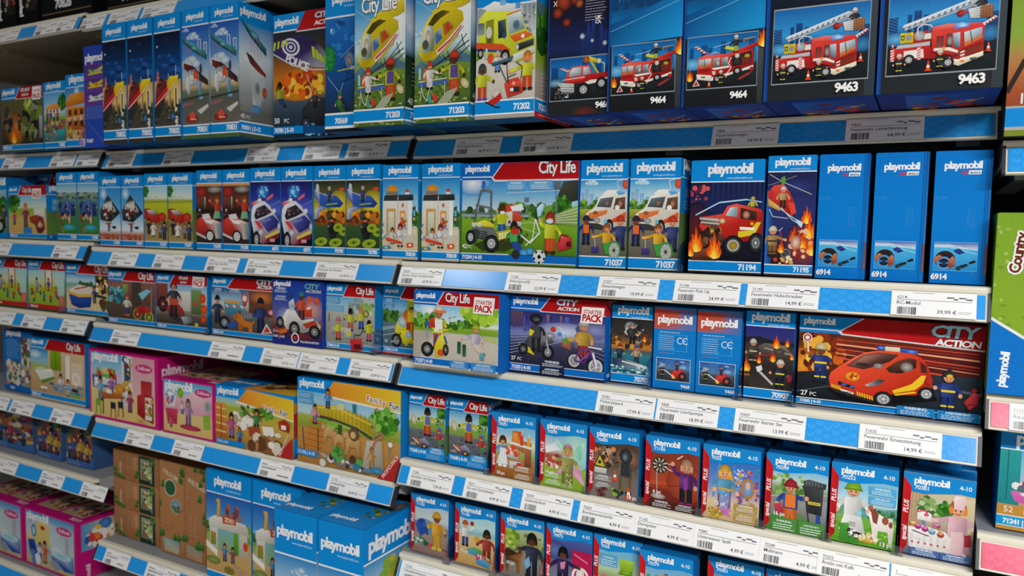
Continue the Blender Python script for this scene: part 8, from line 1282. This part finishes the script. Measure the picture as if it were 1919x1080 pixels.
# ------------------------------------------------------------------ cartons
_mesh_cache = {}
def carton_mesh(w, h, d, cols):
    """folded carton: bevelled body, tucked lid flap with a thumb cut, glued base flaps"""
    bm = bmesh.new(); ink = bm.loops.layers.float_color.new('Ink')
    side, top, bottom, front = [lin(c) for c in cols]
    bm_box(bm, 0, w, 0, d, 0, h)
    bmesh.ops.bevel(bm, geom=bm.edges[:], offset=.0011, segments=2, affect='EDGES', profile=.6)
    bm.normal_update()
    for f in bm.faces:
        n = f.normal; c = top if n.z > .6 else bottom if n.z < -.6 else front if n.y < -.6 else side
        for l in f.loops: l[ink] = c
    # lid flap (0.5 mm board) and the two halves of the base
    for f in bm_box(bm, .002, w-.002, .0008, d*.86, h, h+.0006):
        for l in f.loops: l[ink] = top
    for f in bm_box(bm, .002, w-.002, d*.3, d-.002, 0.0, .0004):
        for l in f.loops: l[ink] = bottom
    me = bm_mesh('carton', bm); me.materials.append(M_PRINT); return me
def tab_mesh(w, c):
    """hanging tab with a slot at the back of the lid"""
    bm = bmesh.new(); ink = bm.loops.layers.float_color.new('Ink'); tw, th = w*.62, .022; x0 = (w-tw)/2
    outer = [(x0, 0), (x0+tw, 0), (x0+tw, th-.005), (x0+tw-.005, th), (x0+.005, th), (x0, th-.005)]
    cx = w/2; inner = [(cx-.013, .007), (cx+.013, .007), (cx+.013, .0105), (cx+.005, .0115), (cx, .015), (cx-.005, .0115), (cx-.013, .0105)]
    vo = [bm.verts.new((x, 0, z)) for x, z in outer]; vi = [bm.verts.new((x, 0, z)) for x, z in inner]
    eo = [bm.edges.new((vo[i], vo[(i+1) % len(vo)])) for i in range(len(vo))]; ei = [bm.edges.new((vi[i], vi[(i+1) % len(vi)])) for i in range(len(vi))]
    bmesh.ops.triangle_fill(bm, edges=eo+ei, use_beauty=True)
    r = bmesh.ops.extrude_face_region(bm, geom=bm.faces[:]); bmesh.ops.translate(bm, vec=(0, .0007, 0), verts=[v for v in r['geom'] if isinstance(v, bmesh.types.BMVert)])
    bmesh.ops.recalc_face_normals(bm, faces=bm.faces[:])
    for f in bm.faces:
        for l in f.loops: l[ink] = lin(c)
    me = bm_mesh('hang_tab', bm); me.materials.append(M_PRINT); return me
def art_mesh(fn, w, h, name):
    k = (fn.__name__, round(w, 4), round(h, 4))
    if k not in _mesh_cache:
        a = Art(w, h); fn(a); _mesh_cache[k] = a.mesh(name)
    return _mesh_cache[k]
CM = {}
def carton(kind, x, y, z, label, group=None):
    w, h, d, fn, side, ex = KINDS[kind]
    e = empty('toy_carton', (x, y, z+.0006), label, 'toy box', group)
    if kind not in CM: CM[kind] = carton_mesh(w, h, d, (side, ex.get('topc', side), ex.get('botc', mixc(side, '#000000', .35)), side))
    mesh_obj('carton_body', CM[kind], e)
    mesh_obj('front_print', art_mesh(fn, w, h, 'front_print'), e)
    if 'right' in ex:
        o = mesh_obj('side_print', art_mesh(ex['right'], d, h, 'side_print'), e, (w, 0, 0)); o.rotation_euler = (0, 0, math.pi/2)
    if 'top' in ex:
        o = mesh_obj('top_print', art_mesh(ex['top'], w, d, 'top_print'), e, (0, 0, h+.0007)); o.rotation_euler = (-math.pi/2, 0, 0)
    if 'under' in ex:
        o = mesh_obj('base_print', art_mesh(ex['under'], w, d, 'base_print'), e, (0, d, 0)); o.rotation_euler = (math.pi/2, 0, 0)
    if ex.get('tab'):
        k = 'tab%.4f' % w
        if k not in CM: CM[k] = tab_mesh(w, '#1473bd')
        mesh_obj('hang_tab', CM[k], e, (0, d-.0008, h-.0005))
    return e
B_ = '#1480cc'
KINDS = {
 'starter1': (.200, .176, .10, art_starter_r1, B_, {}), 'tent': (.097, .176, .10, art_tent, B_, {}), 'house': (.106, .188, .12, art_house, B_, {}),
 'purple': (.095, .252, .15, art_purple, '#2b4cb8', {}), 'jet': (.0885, .281, .20, art_jet, B_, {}), 'plane': (.0865, .282, .20, art_plane, B_, {'right': art_plane_side}),
 'para': (.188, .260, .10, art_para, B_, {}), 'heli_police': (.106, .2855, .20, art_heli_police, B_, {}), 'heli': (.1165, .290, .20, art_heli, B_, {'right': art_heli_side}),
 'ambu': (.1134, .240, .20, art_ambulance, B_, {'right': art_ambu_side}), 'unimog': (.108, .274, .26, art_unimog, '#1a4a98', {'under': art_truck_under}),
 'truck': (.1165, .275, .26, art_truck, '#1a4a98', {'under': art_truck_under}), 'ladder': (.141, .258, .26, art_ladder, '#1a4a98', {'under': art_truck_under}),
 'sliver': (.21, .176, .09, art_sliver, B_, {}), 'backbox': (.124, .190, .08, art_blueback, '#1268b8', {}), 'backred': (.214, .193, .08, art_horse, '#1a74c4', {}), 'horse': (.184, .150, .09, art_horse, '#1a74c4', {'right': art_blue_side}),
 'pool': (.0895, .183, .15, art_pool, B_, {}), 'kite': (.0860, .181, .14, art_kite, B_, {}), 'wedding': (.0860, .184, .14, art_wedding, B_, {'right': art_blue_side}), 'hotrod': (.0865, .188, .14, art_hotrod, B_, {}),
 'police': (.091, .190, .15, art_policecar, B_, {}), 'policejet': (.0875, .190, .14, art_policejet, B_, {'right': art_blue_side}), 'clinic': (.0875, .1885, .14, art_clinic, B_, {'right': art_blue_side}),
 'caddy': (.2415, .188, .09, art_caddy, '#0f62b8', {}), 'medic': (.0875, .1885, .15, art_medic, B_, {'right': art_blue_side}), 'pickup': (.1168, .183, .16, art_pickup, B_, {}),
 'firecopter': (.0715, .1865, .12, art_firecopter, B_, {}), 'rc': (.0690, .1858, .18, art_rc, '#0f74cc', {}),
 'playground': (.175, .138, .08, art_playground, B_, {}), 'boat': (.190, .1345, .08, art_boat, B_, {}), 'bikes': (.187, .1365, .08, art_bikes, B_, {}), 'stunt': (.184, .1362, .08, art_stunt, B_, {}),
 'policedog': (.204, .1375, .08, art_policedog, B_, {}), 'quad': (.1455, .143, .08, art_quad, '#2440a0', {}), 'team': (.1310, .1392, .08, art_team, B_, {}), 'motor': (.186, .1407, .06, art_motor, B_, {}),
 'segway': (.1876, .1445, .062, art_segway, '#0f6cc8', {'botc': '#cfc9bb'}), 'bike': (.1869, .142, .08, art_bike, '#0f6cc8', {'right': art_bike_side, 'topc': '#a8181c'}), 'jetpack': (.0736, .1355, .09, art_jetpack, B_, {}),
 'pump': (.0715, .1385, .09, art_pump, '#0f7cce', {}), 'fireset': (.0749, .1404, .09, art_fireset, B_, {}), 'firecar': (.2482, .1393, .09, art_firecar, B_, {'topc': '#7c1418'}),
 'blueback': (.150, .179, .1, art_blueback, '#1268b8', {}), 'bedroom': (.255, .172, .09, art_bedroom, B_, {}), 'kitchen': (.2797, .1817, .22, art_kitchen, '#b81470', {'right': art_pinkside, 'topc': '#b0146c'}),
 'nursery': (.187, .137, .20, art_nursery, '#b81470', {'top': art_pinktop, 'topc': '#b0146c'}), 'goats': (.247, .140, .10, art_goats, B_, {'right': art_goats_side, 'top': art_goats_top}), 'lions': (.279, .1866, .08, art_lions, B_, {}),
 'patient': (.0880, .1325, .055, art_patient, B_, {'right': art_blue_side}),
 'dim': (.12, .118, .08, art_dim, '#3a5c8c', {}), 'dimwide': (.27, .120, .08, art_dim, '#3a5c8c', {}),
 'dino': (.186, .078, .2, art_dino, KR, {'right': art_dino}), 'dinotall': (.172, .242, .2, art_dinotall, KR, {}), 'zoo': (.150, .268, .2, art_zoo, B_, {}),
 'cube': (.115, .266, .17, art_cube, B_, {'right': art_cube_side, 'top': art_cube_top}), 'bath': (.255, .170, .17, art_bath, '#b81470', {'top': art_pinktop, 'right': art_bath_side}),
 'space': (.09, .20, .1, art_space, '#101115', {}), 'spacewide': (.22, .20, .1, art_space2, '#101115', {}),
 'right1': (.30, .256, .2, art_right1, '#33261f', {}), 'country': (.27, .244, .09, art_country, '#6f9424', {}), 'right5': (.25, .139, .1, art_right5, B_, {}),
}
for k_, f_ in dict(bar=art_bar, fairy=art_fairy, bomb=art_bomb, darts=art_darts, mermaid=art_mermaid, waste=art_waste, vet=art_vet, baker=art_baker, rain=art_rain,
                   beach=art_beach, dog=art_dog, goal=art_goal, cook=art_cook, magic=art_magic, pirate=art_pirate, plain=art_plain).items():
    KINDS[k_] = (.0912, .1215, .046, f_, '#1473bd', {'tab': 1})
T1 = 'cartons on the top shelf'; T2 = 'cartons on the second shelf'; T3 = 'cartons on the third shelf'; T4 = 'cartons on the fourth shelf'; T5 = 'small hanging cartons'; T6 = 'cartons low on the left'
ITEMS = [
 ('starter1', -1.4157, .01, 1.696, 'dark carton with red banner at the far left of the top shelf', T1),
 ('tent', -1.1931, 0, 1.696, 'narrow blue-topped carton with a small white hut, at far left', T1),
 ('house', -1.0942, 0, 1.696, 'narrow carton with an orange house, partly behind the purple carton', T1),
 ('purple', -.9829, -.02, 1.690, 'purple-blue carton with three small pictures down its front', T1),
 ('jet', -.8451, -.06, 1.690, 'tall night-sky carton with a yellow-nosed jet, beside the purple carton', T1),
 ('jet', -.7504, -.06, 1.690, 'tall night-sky carton with a yellow-nosed jet, middle of three', T1),
 ('jet', -.6547, -.06, 1.690, 'tall night-sky carton with a yellow-nosed jet, beside the biplane cartons', T1),
 ('plane', -.5602, -.06, 1.690, 'tall biplane carton next to the night jet cartons', T1),
 ('plane', -.4688, -.06, 1.690, 'tall biplane carton whose long right side shows', T1),
 ('para', -.3433, 0, 1.690, 'carton with a purple police parachute over an explosion', T1),
 ('heli_police', -.1507, -.05, 1.688, 'dark blue carton with a police helicopter, half hidden', T1),
 ('heli', -.0422, -.09, 1.688, 'tall carton with yellow helicopter, next to the dark blue police carton', T1),
 ('heli', .0958, -.09, 1.688, 'tall carton with yellow helicopter, next to the ambulance carton', T1),
 ('ambu', .2241, -.09, 1.688, 'white carton with a yellow ambulance and red medical case', T1),
 ('unimog', .3551, -.08, 1.688, 'dark carton with a small red truck carrying a yellow cannon', T1),
 ('truck', .4646, -.09, 1.688, 'dark carton with a red fire engine, left of two alike', T1),
 ('truck', .5835, -.09, 1.688, 'dark carton with a red fire engine, right of two alike', T1),
 ('ladder', .7022, -.095, 1.688, 'large dark carton with a ladder fire truck, left of two alike', T1),
 ('ladder', .8462, -.095, 1.688, 'large dark carton with a ladder fire truck at the right end of the shelf', T1),
 ('sliver', -1.6537, .03, 1.45, 'blue carton cut off by the left picture edge', T2),
 ('horse', -1.3947, .01, 1.45, 'wide carton with a girl and brown horse, red banner', T2),
 ('backbox', -1.6140, .14, 1.45, 'plain blue carton in the back row above the far left cartons', T2),
 ('backred', -1.4780, .14, 1.45, 'carton with red banner in the back row behind the horse carton', T2),
 ('pool', -1.1709, .015, 1.45, 'narrow dark lakeside carton with a green pool, left of two', T2),
 ('pool', -1.0773, .015, 1.45, 'narrow dark lakeside carton with a green pool, right of two', T2),
 ('kite', -.9790, .012, 1.439, 'narrow carton with a black kite on blue sky, left of two', T2),
 ('kite', -.8890, .012, 1.439, 'narrow carton with a black kite on blue sky, right of two', T2),
 ('wedding', -.7986, .012, 1.439, 'narrow carton with a red wedding car, left of two', T2),
 ('wedding', -.7084, .012, 1.439, 'narrow carton with a red wedding car, right of two', T2),
 ('hotrod', -.6083, .012, 1.439, 'narrow brown carton with a red hot rod, left of two', T2),
 ('hotrod', -.5186, .012, 1.439, 'narrow brown carton with a red hot rod, right of two', T2),
 ('police', -.4284, .012, 1.439, 'narrow violet carton with a white police car, left of two', T2),
 ('police', -.3348, .012, 1.439, 'narrow violet carton with a white police car, right of two', T2),
 ('policejet', -.2420, .015, 1.439, 'narrow carton with a blue police jet over green drones, left of two', T2),
 ('policejet', -.1520, .015, 1.439, 'narrow carton with a blue police jet over green drones, right of two', T2),
 ('clinic', -.0570, .015, 1.438, 'narrow carton with a white doctor house, left of two', T2),
 ('clinic', .0400, .015, 1.438, 'narrow carton with a white doctor house, right of two', T2),
 ('caddy', .1300, .02, 1.437, 'wide carton with a yellow rescue buggy on a green lawn', T2),
 ('medic', .3735, .025, 1.437, 'narrow carton with a white emergency car and wheelchair, left of two', T2),
 ('medic', .4655, .025, 1.437, 'narrow carton with a white emergency car and wheelchair, right of two', T2),
 ('pickup', .5690, .03, 1.437, 'dark carton with a red fire pick-up truck', T2),
 ('firecopter', .6915, .025, 1.437, 'narrow dark carton with a red helicopter over flames', T2),
 ('rc', .7675, .02, 1.437, 'plain blue carton with a steering wheel picture, left of three', T2),
 ('rc', .8440, .02, 1.437, 'plain blue carton with a steering wheel picture, middle of three', T2),
 ('rc', .9205, .02, 1.437, 'plain blue carton with a steering wheel picture, at the right end', T2),
 ('playground', -1.5064, .02, 1.252, 'carton with playing children, cut off by the left picture edge', T3),
 ('playground', -1.3246, .02, 1.252, 'carton with playing children, beside the blue boat carton', T3),
 ('boat', -1.1447, .02, 1.252, 'carton with a dark blue toy boat and red banner', T3),
 ('bikes', -.9505, .012, 1.241, 'brownish carton with a bicycle workshop and red banner', T3),
 ('stunt', -.7585, .012, 1.241, 'carton with a black-clad rider and white starter tag', T3),
 ('policedog', -.5580, .012, 1.241, 'carton with two police officers and a brown dog', T3),
 ('quad', -.3500, 0, 1.241, 'dark blue carton with a white quad bike', T3),
 ('team', -.2025, .01, 1.241, 'carton with four rescuers in yellow and a red generator', T3),
 ('motor', -.0690, .034, 1.241, 'carton with a yellow rescue motorcycle, partly behind its right neighbour', T3),
 ('segway', .0560, -.030, 1.2385, 'carton with a medic on a yellow two-wheeled scooter', T3),
 ('bike', .2463, .01, 1.2385, 'carton with a motorcycle and a cyclist, its blue right side showing', T3),
 ('jetpack', .4379, .03, 1.2385, 'narrow dark carton with a flying figure over a boat', T3),
 ('pump', .5170, .022, 1.2385, 'plain blue carton with a small fire picture, left of two', T3),
 ('pump', .5905, .022, 1.2385, 'plain blue carton with a small fire picture, right of two', T3),
 ('fireset', .6669, .03, 1.2385, 'narrow dark carton with two firefighters among flames', T3),
 ('firecar', .7475, .035, 1.2385, 'large wide carton with a red fire chief car', T3),
 ('blueback', -1.4820, .03, 1.0, 'blue back of a carton at the left picture edge', T4),
 ('bedroom', -1.3173, .015, 1.0, 'wide carton with a bedroom and green wardrobe', T4),
 ('kitchen', -1.0199, 0, .987, 'large pink-edged carton with a kitchen scene', T4),
 ('nursery', -.7253, 0, .987, 'smaller pink-edged carton with a nursery scene', T4),
 ('goats', -.5343, 0, .987, 'orange-bannered carton with a petting zoo', T4),
 ('lions', -.2755, 0, .987, 'large yellow-bannered carton with lions under a bridge', T4),
 ('patient', .0103, .02, 1.038, 'small carton with a medic and a fallen skater, left of two', T4),
 ('patient', .1075, .02, 1.038, 'small carton with a medic and a fallen skater, right of two', T4),
 ('bar', .2136, .005, 1.038, 'small hanging carton with a drinks bar', T5),
 ('fairy', .3150, .005, 1.038, 'small hanging carton with a winged fairy on stilts', T5),
 ('bomb', .4120, .005, 1.038, 'small hanging carton with a dark armoured figure and traffic cones', T5),
 ('darts', .5150, .005, 1.038, 'small hanging carton with a darts player in front of a red wall', T5),
 ('mermaid', .6125, .005, 1.038, 'small hanging carton with a blonde mermaid', T5),
 ('waste', .7115, .008, 1.038, 'small hanging carton with a refuse collector in orange', T5),
 ('vet', .8065, .012, 1.038, 'small hanging carton with a vet and a calf', T5),
 ('baker', .9038, .017, 1.038, 'small hanging carton with a pink baker behind a cake table', T5),
 ('rain', .0170, .02, .842, 'small hanging carton with a figure in a yellow raincoat', T5),
 ('beach', .1245, .02, .842, 'small hanging carton with two children on a beach', T5),
 ('dog', .2280, .02, .842, 'small hanging carton with a figure walking a brown dog', T5),
 ('goal', .3250, .02, .842, 'small hanging carton with a dark-haired player by a magenta goal wall', T5),
 ('cook', .4195, .02, .842, 'small hanging carton with a figure in a green hat', T5),
 ('magic', .5140, -.005, .842, 'small hanging carton with pink magic creatures, pulled forward', T5),
 ('pirate', .6209, .03, .842, 'small hanging carton with a brown-haired figure, cut by the lower edge', T5),
 ('plain', .7150, .03, .842, 'small hanging carton of which only the top edge shows', T5),
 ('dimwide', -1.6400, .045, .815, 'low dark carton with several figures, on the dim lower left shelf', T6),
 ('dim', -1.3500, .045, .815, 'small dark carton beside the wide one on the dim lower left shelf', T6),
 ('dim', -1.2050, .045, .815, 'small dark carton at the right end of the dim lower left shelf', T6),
 ('dino', -1.0000, .05, .652, 'flat brown leaf-printed carton at the bottom of a stack of three', T6),
 ('dino', -1.0000, .05, .7315, 'flat brown leaf-printed carton in the middle of a stack of three', T6),
 ('dino', -1.0000, .05, .811, 'flat brown leaf-printed carton on top of a stack of three', T6),
 ('dinotall', -.7952, .04, .652, 'tall brown leaf-printed carton beside a stack of flat ones', T6),
 ('zoo', -.5708, 0, .652, 'tall blue carton with a zoo gate, left of two', T6),
 ('zoo', -.4150, 0, .652, 'tall blue carton with a zoo gate, half hidden behind a blue carton', T6),
 ('cube', -.2426, -.10, .652, 'blue carton pulled forward with its lid showing, left of two', T6),
 ('cube', -.1222, -.10, .652, 'blue carton pulled forward with its lid and tree-printed side showing', T6),
 ('bath', -1.3984, .03, .485, 'pink-edged carton with a bathroom scene and a printed right side', T6),
 ('bath', -1.6639, .03, .485, 'pink-edged carton with a bathroom scene, cut by the left picture edge', T6),
 ('bath', -1.3984, .215, .485, 'pink-edged carton standing behind the front bathroom carton', T6),
 ('bath', -1.6639, .215, .485, 'pink-edged carton in the back row at the left picture edge', T6),
 ('space', -1.42, .01, 2.037, 'black carton at the top left corner', 'black cartons on the uppermost shelf'),
 ('space', -1.315, .01, 2.037, 'black carton with a red figure, second from the top left corner', 'black cartons on the uppermost shelf'),
 ('spacewide', -1.21, .01, 2.037, 'wide black carton at the top left, cut by the picture edge', 'black cartons on the uppermost shelf'),
 ('spacewide', -.96, .03, 2.031, 'wide black carton right of the upper rail joint', 'black cartons on the uppermost shelf'),
 ('right1', .9965, -.03, 1.635, 'carton with a meadow picture at the upper right picture edge', 'cartons of the rightmost bay'),
 ('country', .9970, -.01, 1.292, 'green carton with brown sideways lettering at the right picture edge', 'cartons of the rightmost bay'),
 ('right5', 1.0215, .03, 1.095, 'blue-headed carton with a pink boat at the lower right edge', 'cartons of the rightmost bay'),
]
for it in ITEMS: carton(*it)
# second row of hanging cartons: only their tabs and lids show
for k_, x_ in (('bar', .2136), ('fairy', .3150), ('bomb', .4120), ('darts', .5150), ('mermaid', .6125), ('waste', .7115), ('vet', .8065), ('baker', .9038)):
    nm = {'bar': 'drinks bar', 'fairy': 'winged fairy', 'bomb': 'armoured figure', 'darts': 'darts player', 'mermaid': 'mermaid', 'waste': 'refuse collector', 'vet': 'vet and calf', 'baker': 'pink baker'}[k_]
    carton(k_, x_+.003, .072, 1.038, 'hanging carton behind the front %s carton, only its blue tab showing' % nm, 'second row of hanging cartons')

# ------------------------------------------------------------------ clear shelf dividers
def divider_mesh(hh=.052, dd=.26):
    prof = [(.0, 0), (.0, .030), (.004, .044), (.014, hh), (dd, hh), (dd, 0)]
    bm = bmesh.new(); a = [bm.verts.new((-.0007, y, z)) for y, z in prof]; b = [bm.verts.new((.0007, y, z)) for y, z in prof]; n = len(prof)
    bm.faces.new(a); bm.faces.new(b[::-1])
    for i in range(n): bm.faces.new((a[i], b[i], b[(i+1) % n], a[(i+1) % n]))
    bmesh.ops.recalc_face_normals(bm, faces=bm.faces[:]); return bm_mesh('divider_fin', bm)
DIV_F = divider_mesh(); DIV_F.materials.append(M_CLEAR)
_b = bmesh.new(); bm_box(_b, -.006, .006, -.003, .0, 0, .014); bm_box(_b, -.008, .008, -.003, .002, 0, .004); DIV_C = bm_mesh('front_clip', _b); DIV_C.materials.append(M_CLEAR)
for s_, x_, where in (('C2', .5610, 'between the emergency car and red pick-up cartons'), ('A3', -1.1472, 'between the playground and boat cartons'), ('B3', -.5660, 'between the black rider and police dog cartons'),
                      ('B3', -.0705, 'beside the yellow motorcycle carton'), ('C3', .5145, 'between the flying figure and fire pump cartons'), ('C3', .6645, 'between the fire pump and firefighter cartons'), ('C3', .7448, 'beside the large red car carton'),
                      ('C4', .2055, 'left of the drinks bar carton'), ('C4', .3099, 'between the drinks bar and fairy cartons'), ('C4', .4091, 'between the fairy and armoured figure cartons'), ('C4', .5092, 'between the armoured figure and darts cartons'),
                      ('C4', .6094, 'between the darts and mermaid cartons'), ('C4', .7076, 'between the mermaid and refuse collector cartons'), ('C4', .8046, 'between the refuse collector and vet cartons'), ('C4', .9008, 'between the vet and baker cartons'),
                      ('C5', .1165, 'between the raincoat and beach cartons'), ('C5', .2219, 'between the beach and dog cartons'), ('C5', .3223, 'between the dog and goal wall cartons')):
    z, yf = SHELF[s_]
    e = empty('shelf_divider', (x_, yf+.003, z), 'clear plastic shelf divider '+where, 'divider', 'clear shelf dividers')
    mesh_obj('divider_fin', DIV_F, e); mesh_obj('front_clip', DIV_C, e)
